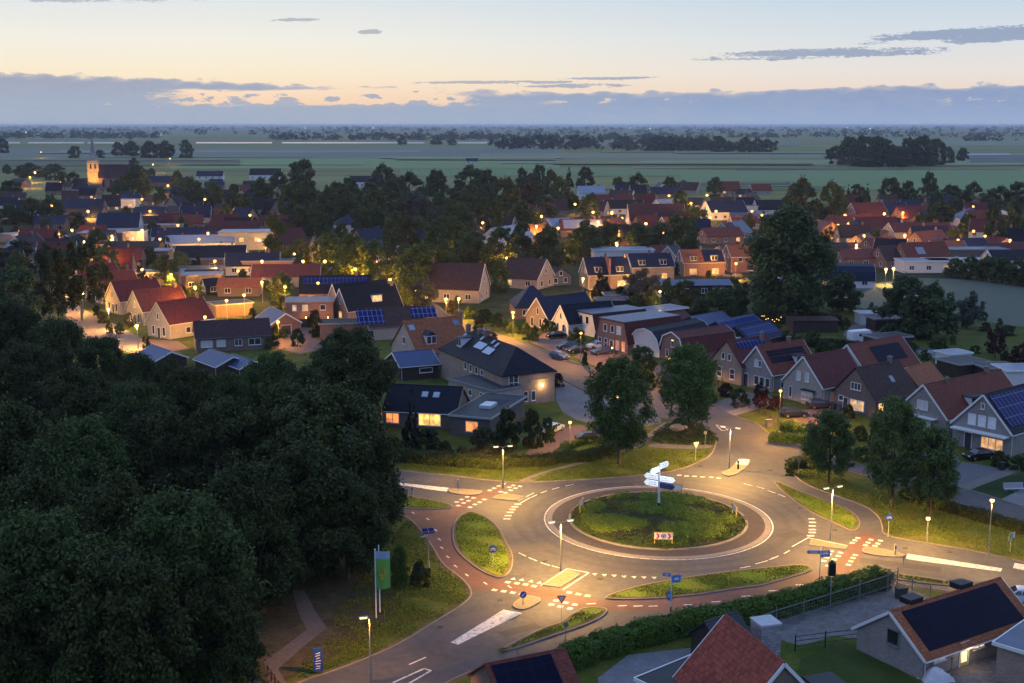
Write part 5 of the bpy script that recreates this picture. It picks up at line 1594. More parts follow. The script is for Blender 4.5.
def unit(n, g):
    v = g.normal(size=(n, 3))
    return v / np.linalg.norm(v, axis=1, keepdims=True)


def crown_verts(r, z0, z1, nl, leaf, seed, lobes=26, shape='round', droop=0.0, gap=0.0):
    g = np.random.default_rng(seed)
    zc, hz = (z0 + z1) / 2, (z1 - z0) / 2
    C, Nn = [], []
    lr = g.uniform(.15, .31, lobes)
    t = g.random(lobes)
    if shape == 'cone': t = 1 - np.sqrt(g.random(lobes)) * .98; prof = (1 - t) ** .85 * 1.1
    elif shape == 'dome': prof = np.where(t > .35, np.sqrt(np.maximum(0, 1 - ((t - .35) / .68) ** 2)), .84 + .16 * t / .35)
    elif shape == 'egg': prof = np.where(t > .42, np.sqrt(np.maximum(0, 1 - ((t - .42) / .60) ** 2)), np.sqrt(np.maximum(0, 1 - ((.42 - t) / .56) ** 2)))
    else: prof = np.sqrt(np.maximum(0, 1 - (2 * t - 1) ** 2)) * .9 + .1
    an = g.uniform(0, 2 * np.pi, lobes)
    if shape == 'cone': lr = lr * (.35 + .8 * (1 - t))
    lr = lr * (.7 + .3 * prof)
    kk = np.sqrt(g.uniform(.25, 1.0, lobes)) * np.maximum(.05, prof - lr * .8) * g.uniform(.85, 1.12, lobes)
    zz = (2 * t - 1)
    zz = np.where(zz > 0, zz * (1 - lr * .55), zz * (1 - lr * .4))
    P = np.stack([np.cos(an) * kk, np.sin(an) * kk, zz], 1)
    w = lr ** 2; w = w / w.sum()
    which = g.choice(lobes, nl, p=w)
    o = unit(nl, g)
    o[:, 2] = np.where((o[:, 2] < -0.2) & (g.random(nl) < .6), -o[:, 2], o[:, 2])
    rr = lr[which] * g.uniform(.72, 1.08, nl)
    inner = g.random(nl) < .12
    rr = np.where(inner, rr * .5, rr)
    Q = P[which] + o * rr[:, None]
    # clumps inside each lobe: pull leaves together
    k = 12
    cl = unit(lobes * k, g).reshape(lobes, k, 3)
    pick = g.integers(0, k, nl)
    cdir = cl[which, pick]
    pull = g.uniform(0.1, .78, nl)[:, None]
    cp_ = P[which] + cdir * lr[which][:, None] * 1.0
    Q = Q * (1 - pull) + cp_ * pull
    stray = g.random(nl) < .07
    Q = np.where(stray[:, None], Q * g.uniform(1.03, 1.16, (nl, 1)), Q)
    S = np.array((r, r, hz))
    C = Q * S + np.array((0, 0, zc))
    Nn = o + unit(nl, g) * .75 + np.array((0, 0, .35))
    U = unit(nl, g) + np.array((0, 0, -droop))
    sz = leaf * g.uniform(.6, 1.45, nl)
    V, n = quads_mesh('', C, Nn, U, sz * g.uniform(.5, .8, nl), sz * (1.25 + droop), None)
    return V, n, P * S + np.array((0, 0, zc))


def crown_mesh(name, mat, *a, **k):
    V, n, lob = crown_verts(*a, **k)
    me = mesh_from(name, [(V, np.arange(4 * n).reshape(n, 4), 0)], [mat])
    return me, lob


BARK = plain((0.07, 0.055, 0.042), 0.95, 0.35, 4)
BARKP = plain((0.2, 0.19, 0.17), 0.9, 0.4, 3)


def trunk_mesh(h, r, lob, seed, bare, bark=None):
    g = random.Random(seed)
    mb = MB()
    top = (g.uniform(-.3, .3), g.uniform(-.3, .3), h * .62)
    mid = (g.uniform(-.15, .15), g.uniform(-.15, .15), max(bare, h * .25))
    mb.tube((0, 0, -.1), (0, 0, .35), r * 1.5, r * 1.05, 8, cap=False)
    mb.tube((0, 0, .35), mid, r * 1.05, r * .8, 8, cap=False)
    mb.tube(mid, top, r * .8, r * .35, 8)
    for i in g.sample(range(len(lob)), min(9, len(lob))):
        L = lob[i]
        t = g.uniform(.1, .9)
        s = Vector(mid).lerp(Vector(top), t)
        e = s.lerp(Vector(L), .85)
        m = s.lerp(e, .5) + Vector((0, 0, .3))
        mb.tube(s, m, r * .35, r * .22, 5, cap=False); mb.tube(m, e, r * .22, r * .08, 5)
    o = mb.build('trunk', bark or BARK, None, uv=False)
    me = o.data
    bpy.data.objects.remove(o)
    return me


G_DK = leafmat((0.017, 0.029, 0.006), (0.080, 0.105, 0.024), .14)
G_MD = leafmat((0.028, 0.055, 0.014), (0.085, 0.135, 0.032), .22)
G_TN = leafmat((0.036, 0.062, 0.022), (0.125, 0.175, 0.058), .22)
G_TN2 = leafmat((0.05, 0.09, 0.022), (0.165, 0.225, 0.06), .27)
G_LT = leafmat((0.05, 0.09, 0.02), (0.13, 0.18, 0.04), .3)
G_SV = leafmat((0.07, 0.09, 0.065), (0.13, 0.15, 0.11), .25)
G_OL = leafmat((0.045, 0.05, 0.018), (0.10, 0.09, 0.03), .25)
G_RD = leafmat((0.035, 0.012, 0.014), (0.07, 0.022, 0.022), .2)
G_CO = leafmat((0.010, 0.020, 0.014), (0.022, 0.036, 0.022), .1)
# kind -> list of (crown mesh, trunk mesh, base height, base radius)
PROTO = {}


def proto(kind, n, mat, H, R, bare, nl, leaf, tr, **k):
    L = []
    for i in range(n):
        cm, lob = crown_mesh('crown', mat, R, bare, H, nl, leaf, 100 + 17 * i + sum(map(ord, kind)), **k)
        vv = np.empty(len(cm.vertices) * 3); cm.vertices.foreach_get('co', vv); vv = vv.reshape(-1, 3)
        RR = float(np.percentile(np.hypot(vv[:, 0], vv[:, 1]), 99.0)); HH = float(np.percentile(vv[:, 2], 99.6))
        L.append((cm, trunk_mesh(H, tr, lob, i * 3 + len(kind), bare, BARKP if kind == 'birch' else None), HH, RR))
    PROTO[kind] = L


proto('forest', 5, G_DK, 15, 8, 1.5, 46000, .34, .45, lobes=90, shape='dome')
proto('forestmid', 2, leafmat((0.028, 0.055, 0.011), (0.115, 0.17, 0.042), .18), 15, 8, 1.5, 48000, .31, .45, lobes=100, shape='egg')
proto('road', 3, leafmat((0.045, 0.09, 0.014), (0.15, 0.22, 0.045), .28), 14, 5.2, 2.6, 17500, .30, .22, lobes=95, shape='egg')
proto('roadlt', 3, G_TN2, 12, 4.2, 1.8, 17000, .28, .18, lobes=90, shape='egg')
proto('big', 2, G_TN, 24, 9.8, .4, 28000, .62, .7, lobes=120, shape='egg')
proto('round', 3, G_TN, 12, 5.0, .2, 8500, .52, .3, lobes=54, shape='dome')
PR_ = PROTO.pop('round')
proto('round', 3, G_TN, 12, 5.0, .0, 8500, .52, .3, lobes=45, shape='dome')
PROTO['round'] += PR_
proto('mid', 4, G_TN2, 12, 4.7, .1, 7500, .5, .28, lobes=51, shape='dome')
proto('light', 3, G_LT, 10, 4.4, .4, 5500, .48, .24, lobes=36)
proto('olive', 2, G_OL, 10, 4.5, .3, 4500, .48, .24, lobes=33)
proto('silver', 2, G_SV, 12, 5.2, .3, 6000, .5, .28, lobes=39, droop=.5)
proto('conifer', 2, G_CO, 12, 2.6, -.3, 4500, .42, .2, lobes=30, shape='cone')
proto('birch', 2, G_DK, 16, 4.6, 2.6, 6500, .42, .2, lobes=34, shape='egg', droop=.6)
proto('red', 2, G_RD, 6, 2.4, .8, 3400, .28, .1, lobes=44, shape='egg')
proto('bush', 3, G_MD, 3, 2.2, -.5, 3200, .26, .06, lobes=44, shape='dome')
proto('bushdk', 3, G_DK, 3, 2.2, -.5, 3200, .28, .06, lobes=44, shape='dome')
proto('bushlt', 3, G_LT, 3, 2.2, -.5, 3200, .24, .06, lobes=44, shape='dome')
proto('bushred', 1, G_RD, 3, 2.2, -.5, 2800, .24, .06, lobes=44, shape='dome')
proto('bushol', 2, G_OL, 3, 2.2, -.5, 3200, .24, .06, lobes=44, shape='dome')
KNAME = {'forest': 'broadleaf_tree', 'forestmid': 'broadleaf_tree', 'road': 'roadside_tree', 'roadlt': 'roadside_tree', 'big': 'poplar_tree', 'round': 'broadleaf_tree', 'mid': 'broadleaf_tree', 'light': 'broadleaf_tree', 'olive': 'broadleaf_tree',
         'silver': 'willow_tree', 'conifer': 'conifer_tree', 'birch': 'birch_tree', 'red': 'copper_tree', 'bush': 'bush', 'bushdk': 'bush', 'bushlt': 'bush', 'bushred': 'bush', 'bushol': 'bush'}
ADJ = {'forest': 'dark leafy tree', 'forestmid': 'green leafy tree', 'road': 'roadside tree', 'roadlt': 'roadside tree', 'big': 'huge dark poplar', 'round': 'dark round tree', 'mid': 'green tree', 'light': 'light green tree', 'olive': 'olive green tree',
       'silver': 'silvery pale tree', 'conifer': 'dark pointed conifer', 'birch': 'thin birch with hanging leaves', 'red': 'dark red tree', 'bush': 'green bush', 'bushdk': 'dark bush', 'bushlt': 'light green bush', 'bushred': 'dark red bush', 'bushol': 'olive bush'}
TREES = []
AUTO = []      # things still to be worded by their neighbours: (object, adjective phrase, height)


def tree(kind, cx, top, base, hw, label=None, group=None, ht=None):
    p = G(cx, base)
    h = ht or max(1.0, height_at(cx, base, top))
    r = hw / ppm(base)
    cm, tm, H, R = random.choice(PROTO[kind])
    o = empty(KNAME[kind], p, random.uniform(0, 6.28), label, 'bush' if kind.startswith('bush') else 'tree', group)
    s = (r / R, r / R, h / H)
    for nm, me in (('trunk', tm), ('crown', cm)):
        c = link_mesh(nm, me, o)
        c.scale = s
    o['ht'] = h
    del o['ht']
    TREES.append((o, kind, h))
    if not label: AUTO.append((o, ADJ[kind], h))
    return o


# trees with a character of their own
tree('road', 619, 355, 463.5, 36, 'full round roadside tree on the grass bank left of the north arm of the roundabout')
LAND.append(('round tree on the grass bank', *G(619, 463).xy))
tree('road', 689, 342, 436, 32, 'roadside tree with bare lower trunk on the triangular planted bed')
LAND.append(('tree on the triangular bed', *G(687, 436).xy))
tree('roadlt', 828.5, 411, 482.6, 26, 'small leafy tree on the right verge, leftmost of three beside the curving path', ht=9.4)
LAND.append(('small tree on the right verge', *G(828, 482).xy))
tree('roadlt', 891, 394, 507.5, 31, 'tallest of the three trees on the right verge')
tree('roadlt', 930, 424, 519, 27, 'low wide tree on the right verge, nearest to the round garden lamp')
tree('big', 788, 206, 318, 45, 'huge dark poplar towering in the middle of the gardens')
LAND.append(('huge dark poplar', *G(787, 312).xy))
tree('round', 842, 272, 311, 19, 'dark bushy tree close to the right foot of the huge poplar')
tree('round', 904, 275, 336, 30, 'broad rounded tree standing before the dusky meadow', )
tree('round', 930, 283, 338, 26, 'second rounded crown touching the broad tree before the dusky meadow')
LAND.append(('broad tree before the meadow', *G(910, 337).xy))
tree('silver', 967, 291, 328, 15, 'pale grey willow on the meadow edge')
LAND.append(('pale grey willow', *G(967, 328).xy))
tree('red', 995, 325, 357, 11, 'small dark red tree in the allotments')
tree('red', 1021, 342, 375, 13, 'dark red tree cut by the right edge of the picture')
tree('red', 760, 381, 411, 9, 'small dark red tree on the lawn before the pale plastered house')
tree('bush', 739, 388, 405, 10, 'round green bush beside the dark driveway')
tree('bushred', 775, 395, 409, 9, 'dark red bush on the lawn behind the orange street lamp')
tree('bushred', 726, 383, 396, 9, 'dark red bush at the foot of the strip solar house')
tree('conifer', 602, 264, 298, 12, 'dark conifer standing between the two double houses')
tree('silver', 641, 268, 306, 20, 'soft grey green tree in front of the second double house')
tree('conifer', 412, 388, 452, 11, 'dark conifer in front of the lit living room window')
tree('bushdk', 428, 428, 452, 15, 'dark dome shaped bush beneath the lit living room window')
tree('bushol', 484, 426, 455, 17, 'grey green shrub at the street lamp beside the west arm')
tree('bushdk', 507, 408, 450, 15, 'dark tall shrub behind the grey green shrub')
tree('bushol', 532, 407, 447, 11, 'orange lit upright shrub beside the brick driveway', ht=5.5)
tree('bush', 548, 417, 442, 9, 'clipped green shrub next to the white car at the driveway', ht=3.6)
tree('bushred', 558, 373, 386, 8, 'dark red bush at the corner of the big tan block')
tree('bushlt', 577, 327, 345, 11, 'yellow lit bush behind the parked cars')
tree('mid', 642, 345, 376, 14, 'small tree hiding the rounded white front')
tree('road', 400, 540, 600, 10, 'slim sapling standing by the ditch on the park lawn', ht=5.5)
tree('bushdk', 421, 560, 585, 12, 'rough thicket on the park lawn below the solar lamp')

FG = 'trees of the dense wood on the left'
FL = 'dark leafy tree inside the dense wood on the left of the roundabout'
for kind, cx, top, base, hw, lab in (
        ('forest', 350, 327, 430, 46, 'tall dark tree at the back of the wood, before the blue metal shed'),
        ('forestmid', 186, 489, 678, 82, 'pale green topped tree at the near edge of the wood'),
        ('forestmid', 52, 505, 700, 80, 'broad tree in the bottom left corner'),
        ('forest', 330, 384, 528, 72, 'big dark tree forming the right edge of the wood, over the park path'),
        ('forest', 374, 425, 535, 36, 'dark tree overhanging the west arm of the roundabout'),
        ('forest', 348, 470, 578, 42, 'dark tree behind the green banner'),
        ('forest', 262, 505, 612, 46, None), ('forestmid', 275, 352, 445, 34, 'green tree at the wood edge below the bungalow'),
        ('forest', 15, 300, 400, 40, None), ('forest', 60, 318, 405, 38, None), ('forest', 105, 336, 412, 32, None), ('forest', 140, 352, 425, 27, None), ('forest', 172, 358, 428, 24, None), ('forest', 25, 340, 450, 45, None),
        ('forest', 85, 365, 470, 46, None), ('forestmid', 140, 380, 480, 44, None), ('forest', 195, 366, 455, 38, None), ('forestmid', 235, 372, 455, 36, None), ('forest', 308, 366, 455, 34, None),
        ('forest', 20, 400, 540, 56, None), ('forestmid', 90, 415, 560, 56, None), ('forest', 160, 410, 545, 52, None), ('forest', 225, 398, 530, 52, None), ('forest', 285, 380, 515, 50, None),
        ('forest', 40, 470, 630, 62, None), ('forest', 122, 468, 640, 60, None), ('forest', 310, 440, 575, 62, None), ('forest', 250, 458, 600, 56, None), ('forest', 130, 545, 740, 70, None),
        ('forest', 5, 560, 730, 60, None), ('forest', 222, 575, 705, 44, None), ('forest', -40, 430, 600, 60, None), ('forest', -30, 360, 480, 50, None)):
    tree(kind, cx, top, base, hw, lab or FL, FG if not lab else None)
LAND.append(('dense wood', *G(200, 500).xy))

# street birches at the upper left
for cx, top, base, hw in ((20, 266, 335, 28), (52, 243, 328, 25), (82, 240, 320, 23), (104, 262, 305, 12), (66, 256, 322, 16)):
    tree('birch' if cx > 40 else 'round', cx, top, base, hw)
R_ = 'round'; M_ = 'mid'; L_ = 'light'; O_ = 'olive'; S_ = 'silver'; C_ = 'conifer'
for k, cx, top, base, hw in (
        # left village
        (R_, 33, 198, 224, 15), (R_, 52, 195, 227, 14), (O_, 76, 212, 228, 12), (S_, 46, 214, 233, 7), (R_, 10, 204, 224, 12), (R_, 12, 180, 200, 14), (R_, 30, 163, 178, 16), (R_, 55, 164, 180, 14),
        (R_, 120, 179, 197, 9), (R_, 138, 166, 198, 17), (R_, 192, 177, 206, 13), (R_, 178, 171, 196, 9), (M_, 214, 182, 206, 11), (R_, 235, 184, 206, 9), (R_, 160, 186, 206, 8), (R_, 74, 172, 190, 8),
        (R_, 165, 255, 284, 17), (M_, 171, 272, 291, 8), (M_, 196, 283, 301, 8), (R_, 150, 246, 262, 8), (L_, 232, 318, 334, 7), (M_, 281, 272, 305, 14), (M_, 290, 246, 271, 14), (C_, 168, 232, 252, 4), (O_, 130, 312, 327, 6),
        (C_, 204, 198, 221, 5), (C_, 212, 198, 221, 5), (C_, 234, 200, 222, 6), (R_, 247, 193, 222, 9), (C_, 267, 197, 222, 7), (R_, 226, 204, 223, 6), (L_, 276, 213, 260, 12), (M_, 300, 238, 262, 12), (O_, 20, 240, 262, 16), (O_, 5, 250, 275, 14),
        # the tall trees of the middle
        (R_, 290, 184, 226, 17), (R_, 310, 181, 226, 18), (R_, 330, 187, 228, 16), (R_, 346, 194, 233, 13), (R_, 318, 203, 242, 14), (R_, 300, 206, 242, 14), (R_, 303, 160, 192, 15), (R_, 262, 178, 205, 12), (R_, 280, 172, 200, 13),
        (R_, 383, 164, 192, 14), (R_, 436, 170, 197, 13), (R_, 410, 172, 202, 17), (R_, 470, 165, 196, 17), (R_, 455, 188, 216, 22), (R_, 378, 190, 236, 18), (S_, 416, 192, 232, 16), (S_, 433, 204, 240, 10), (M_, 446, 216, 262, 24),
        (R_, 474, 230, 268, 20), (R_, 473, 188, 226, 18), (R_, 505, 178, 226, 19), (R_, 487, 170, 200, 14), (R_, 350, 178, 216, 17), (R_, 336, 182, 216, 12), (R_, 342, 222, 252, 10), (L_, 363, 244, 276, 12), (M_, 418, 244, 300, 24),
        (M_, 439, 247, 292, 16), (S_, 425, 278, 314, 15), (L_, 394, 262, 293, 11), (M_, 332, 238, 276, 17), (M_, 500, 258, 292, 11), (R_, 522, 222, 263, 13), (R_, 398, 212, 250, 16), (M_, 376, 240, 282, 14), (M_, 404, 284, 306, 9),
        (R_, 396, 232, 268, 14), (R_, 460, 205, 244, 18), (R_, 362, 206, 244, 14), (R_, 495, 200, 240, 10), (L_, 330, 262, 285, 12),
        # centre right
        (R_, 539, 165, 192, 9), (R_, 551, 170, 206, 10), (M_, 562, 177, 209, 13), (R_, 522, 168, 192, 7), (C_, 569, 168, 187, 5), (R_, 585, 167, 190, 10), (R_, 618, 177, 188, 6), (R_, 638, 173, 196, 11), (R_, 669, 177, 196, 9),
        (M_, 589, 195, 223, 11), (R_, 545, 196, 222, 15), (R_, 522, 200, 234, 13), (R_, 547, 226, 274, 18), (R_, 585, 220, 260, 19), (R_, 637, 222, 257, 13), (R_, 660, 222, 257, 16), (M_, 682, 212, 252, 17), (R_, 680, 190, 216, 11),
        (M_, 654, 295, 308, 8), (L_, 686, 280, 305, 14), (L_, 668, 278, 302, 11), (M_, 719, 287, 314, 17), (M_, 738, 284, 312, 12), (R_, 715, 177, 198, 9), (R_, 796, 188, 226, 18), (R_, 801, 178, 222, 18), (R_, 830, 182, 224, 17),
        (C_, 848, 185, 201, 4), (M_, 748, 213, 230, 7), (M_, 760, 300, 322, 10), (L_, 700, 296, 312, 9), (M_, 515, 205, 232, 10), (R_, 606, 236, 252, 8), (M_, 566, 240, 262, 8), (R_, 690, 232, 256, 10), (M_, 674, 262, 274, 8),
        # right village
        (C_, 867, 184, 202, 4), (R_, 890, 178, 206, 13), (R_, 907, 181, 205, 10), (R_, 928, 172, 203, 9), (R_, 950, 185, 204, 13), (R_, 973, 182, 205, 11), (R_, 1000, 186, 207, 16), (R_, 1016, 182, 207, 13), (R_, 940, 200, 236, 15),
        (L_, 968, 214, 236, 10), (R_, 951, 229, 248, 9), (R_, 992, 205, 250, 12), (R_, 1012, 200, 246, 14), (L_, 991, 198, 213, 8), (O_, 957, 199, 213, 9), (O_, 921, 236, 252, 8), (L_, 844, 210, 223, 4), (L_, 885, 209, 223, 5), (M_, 866, 212, 226, 5), (M_, 875, 228, 245, 6),
        (R_, 915, 190, 206, 7), (M_, 935, 190, 210, 9)):
    tree(k, cx, top, base, hw)
for k, cx, top, base, hw in (
        ('bush', 470, 306, 319, 8), ('bushdk', 485, 308, 323, 9), ('bush', 498, 312, 327, 9), ('bushlt', 513, 320, 333, 7), ('bushol', 478, 317, 331, 6), ('bushol', 492, 331, 340, 6), ('bushlt', 526, 322, 339, 6), ('bushol', 452, 300, 313, 6), ('bushlt', 535, 325, 340, 5),
        ('bush', 553, 322, 335, 5), ('bushdk', 545, 318, 331, 5), ('bushdk', 620, 286, 304, 10), ('bushdk', 636, 296, 312, 14), ('bush', 665, 303, 316, 9), ('bushdk', 700, 303, 318, 10), ('bush', 735, 300, 318, 9), ('bushdk', 776, 324, 340, 8), ('bushdk', 788, 330, 346, 10),
        ('bush', 800, 335, 350, 9), ('bushdk', 826, 340, 352, 12), ('bush', 812, 330, 342, 8), ('bush', 842, 348, 356, 7), ('bush', 832, 360, 372, 8), ('bushdk', 912, 342, 352, 7), ('bush', 935, 340, 350, 8), ('bushol', 925, 350, 360, 6), ('bushdk', 953, 352, 363, 7), ('bush', 975, 345, 353, 6),
        ('bushdk', 1005, 350, 362, 5), ('bushol', 985, 322, 331, 6), ('bushdk', 1008, 325, 335, 9), ('bushlt', 110, 318, 333, 4), ('bushol', 102, 311, 323, 5), ('bushol', 146, 335, 350, 5), ('bushlt', 150, 344, 357, 6), ('bushlt', 120, 322, 334, 5), ('bushdk', 97, 305, 315, 5),
        ('bushlt', 219, 301, 312, 8), ('bushol', 182, 284, 295, 5), ('bushlt', 390, 284, 296, 6), ('bushlt', 412, 292, 303, 7), ('bush', 585, 352, 366, 4), ('bushlt', 610, 358, 370, 6), ('bushol', 600, 362, 372, 5), ('bush', 650, 372, 389, 9), ('bushol', 666, 385, 396, 8),
        ('bush', 705, 388, 398, 8), ('bushlt', 712, 393, 402, 6), ('bushdk', 848, 404, 418, 7), ('bush', 860, 425, 440, 8), ('bush', 875, 428, 446, 9), ('bush', 862, 446, 460, 10), ('bushdk', 888, 455, 474, 9), ('bushdk', 1000, 450, 466, 10), ('bush', 1018, 455, 470, 9),
        ('bush', 810, 445, 462, 9), ('bushol', 845, 448, 465, 10), ('bush', 790, 463, 475, 6), ('bushdk', 445, 440, 456, 9), ('bushol', 462, 445, 458, 8), ('bushdk', 395, 436, 455, 12), ('bushdk', 500, 388, 400, 6), ('bush', 470, 372, 384, 8), ('bushdk', 440, 392, 402, 5)):
    tree(k, cx, top, base, hw)
def inside(poly, P):
    x, y = P[:, 0], P[:, 1]
    c = np.zeros(len(P), bool)
    n = len(poly)
    for i in range(n):
        x0, y0 = poly[i]; x1, y1 = poly[(i + 1) % n]
        m = ((y0 > y) != (y1 > y))
        with np.errstate(divide='ignore', invalid='ignore'):
            c ^= m & (x < (x1 - x0) * (y - y0) / (y1 - y0 + 1e-12) + x0)
    return c



# more trees of the same woods between the houses, kept off the houses and the roads
HOUSE_AT = [(o.location.x, o.location.y) for o in SC.objects if o.parent is None and o.get('category') in ('house', 'shed', 'barn', 'church')]
def free(p, d):
    return all((p.x - a) ** 2 + (p.y - b_) ** 2 > d * d for a, b_ in HOUSE_AT)
g_ = random.Random(5)
def fill(kinds, n, x0, x1, y0, y1, hmin, hmax, d=10):
    k = 0
    for _ in range(n * 20):
        if k >= n: break
        x, y = g_.uniform(x0, x1), g_.uniform(y0, y1)
        p = G(x, y)
        if not free(p, d) or inside(OUTW, np.array([[p.x, p.y]]))[0]: continue
        h_ = g_.uniform(hmin, hmax)
        tree(g_.choice(kinds), x, 0, y, h_ * g_.uniform(.36, .5) * ppm(y), ht=h_)
        k += 1
fill(('round', 'round', 'mid', 'olive'), 46, 285, 540, 195, 285, 9, 16)
fill(('round', 'mid', 'round'), 14, 535, 700, 190, 262, 7, 12)
fill(('round', 'mid', 'conifer'), 22, 0, 280, 172, 300, 5, 10, 8)
fill(('round',), 10, 0, 200, 170, 192, 8, 13, 12)
fill(('round', 'mid', 'olive'), 12, 830, 1024, 200, 250, 6, 11, 9)
fill(('bush', 'bushdk', 'mid', 'bushol'), 14, 268, 335, 318, 352, 1.8, 4.5, 5)
fill(('bush', 'bushdk', 'bushlt', 'bushol'), 46, 0, 300, 192, 300, 2.0, 4.0, 6)
fill(('bush', 'bushdk', 'bushol'), 40, 150, 540, 235, 335, 1.5, 3.0, 7)
fill(('bush', 'bushdk', 'bushlt'), 34, 620, 1010, 290, 372, 1.2, 3.0, 6)
fill(('bush', 'bushdk', 'bushol'), 20, 560, 760, 225, 300, 1.5, 3.0, 7)
# the hedge row of tall shrubs before the dusky meadow
for cx, top, base, hw in ((955, 258, 277, 12), (970, 256, 279, 13), (986, 256, 281, 13), (1002, 257, 283, 13), (1017, 258, 285, 13), (1034, 258, 287, 14)):
    tree('round', cx, top, base, hw, 'dark shrub in the tall hedge row before the dusky meadow', 'tall hedge row before the dusky meadow')
# groves in the fields
for cx, top, base, hw in ((75, 146, 158, 7), (118, 142, 156, 7), (132, 141, 157, 9), (150, 141, 158, 10), (166, 141, 158, 10), (186, 140, 158, 8), (100, 150, 158, 6)):
    tree('round', cx, top, base, hw, 'dark tree in the far grove behind the church', 'far grove behind the church')
for cx, top, base, hw in ((835, 146, 164, 10), (848, 137, 165, 12), (862, 136, 166, 14), (878, 137, 167, 14), (893, 145, 167, 12), (908, 138, 166, 11), (921, 136, 166, 12), (935, 139, 165, 12), (948, 147, 163, 7), (962, 148, 161, 7), (870, 150, 167, 16), (900, 150, 167, 14), (925, 150, 166, 14)):
    tree('round', cx, top, base, hw, 'dark tree in the square grove out in the right fields', 'square grove in the right fields')
for cx, top, base, hw in ((665, 137, 151, 8), (678, 137, 151, 8), (702, 136, 151, 10), (718, 136, 152, 10), (729, 141, 152, 6), (745, 137, 153, 8), (757, 138, 152, 8), (767, 139, 152, 7), (690, 141, 151, 7), (3, 138, 153, 7), (436, 137, 145, 7), (402, 137, 145, 5), (452, 139, 145, 6)):
    tree('round', cx, top, base, hw, 'dark tree in the line of woods across the far meadows', 'line of woods across the far meadows')

# far woods that read as one mass: many crowns in one object each
def far_wood(px0, px1, y, dy, top, seed, n, mat):
    g = random.Random(seed)
    Vs, off = [], 0
    parts = []
    for i in range(n):
        x = g.uniform(px0, px1)
        b = y + g.uniform(-dy, dy)
        p = G(x, b)
        h = g.uniform(.35, 1.0) * top
        V, k, _ = crown_verts(h * g.uniform(.7, 1.5), 0.0, h, 70, h * .34, seed * 100 + i, lobes=9)
        V = V + np.array((p.x, p.y, 0))
        parts.append((V, np.arange(4 * k).reshape(k, 4), 0))
    me = mesh_from('woodland', parts, [mat])
    return tag(link_mesh('woodland', me), 'dark line of distant woodland near the horizon', 'woodland', None, 'stuff')
FARM = leafmat((0.035, 0.055, 0.028), (0.08, 0.105, 0.05), .1)
for x0_, x1_, y_, dy_, tp_, n_, lab_ in (
        (495, 690, 147.5, 2.2, 24, 90, 'long dark wood along the far side of the meadow'), (600, 775, 150.5, .8, 22, 45, 'dark wood ending at the far meadow grove'),
        (-60, 1090, 134.0, 1.0, 26, 190, 'dark band of distant woods under the horizon'), (-60, 1090, 131.0, .6, 30, 220, 'second dark band of distant woods under the horizon'), (-60, 1090, 128.4, .5, 34, 420, 'farthest thin line of woods on the horizon'),
        (-40, 160, 138, 1.0, 24, 110, 'dark tree line beyond the canal on the left'), (270, 660, 139.5, .8, 22, 200, 'tree line beyond the canal in the middle'),
        (800, 1090, 136.5, .8, 20, 90, 'tree line far out in the right fields'), (965, 1080, 140.8, .4, 18, 30, 'short tree line at the right edge of the fields'), (640, 800, 137.5, .5, 18, 60, 'thin tree line behind the far meadow grove')):
    o = far_wood(x0_, x1_, y_, dy_, tp_, int(y_ * 7 + x1_), n_, FARM); o['label'] = lab_

# ---- hedges
def hedge(px, wdt, hgt, label, mat=G_MD, leaf=.2, dens=150, soft=.16):
    g = np.random.default_rng(int(px[0][0] * 7))
    pts = [G(*p) for p in px]
    mb = MB(); Cs, Ns = [], []
    for a, b_ in zip(pts[:-1], pts[1:]):
        d = b_ - a; L = d.length
        if L < .05: continue
        d.normalize(); s = Vector((-d.y, d.x, 0))
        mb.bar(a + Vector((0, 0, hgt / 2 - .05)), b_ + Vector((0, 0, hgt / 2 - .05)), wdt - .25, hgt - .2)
        n = int(L * (2 * hgt + wdt) * dens)
        t = g.uniform(-.3, L + .3, n)
        q = g.uniform(0, 2 * hgt + wdt, n)
        side = np.where(q < hgt, -1, np.where(q < hgt + wdt, 0, 1))
        off = np.where(side == -1, -wdt / 2, np.where(side == 0, q - hgt - wdt / 2, wdt / 2))
        z = np.where(side == -1, q, np.where(side == 0, hgt, 2 * hgt + wdt - q))
        wob = .10 * np.sin(t * 1.3) + .07 * np.sin(t * 3.1 + 1)
        off = off + g.normal(0, soft * .6, n) + np.sign(side) * wob
        z = z + np.where(side == 0, g.normal(0, soft, n) + wob, 0)
        nx = np.stack([np.where(side == 0, 0, side) * s.x, np.where(side == 0, 0, side) * s.y, np.where(side == 0, 1.0, .25)], 1)
        C = np.stack([a.x + d.x * t + s.x * off, a.y + d.y * t + s.y * off, np.maximum(z, .03)], 1)
        Cs.append(C); Ns.append(nx + unit(n, g) * .7)
    C, N_ = np.concatenate(Cs), np.concatenate(Ns)
    n = len(C)
    sz = leaf * g.uniform(.6, 1.5, n)
    V, n = quads_mesh('', C, N_, unit(n, g), sz * .65, sz * 1.2, None)
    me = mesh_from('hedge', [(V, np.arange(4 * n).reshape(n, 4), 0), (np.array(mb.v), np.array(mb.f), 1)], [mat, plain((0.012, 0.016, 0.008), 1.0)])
    o = link_mesh('hedge', me)
    return tag(o, label, 'hedge')

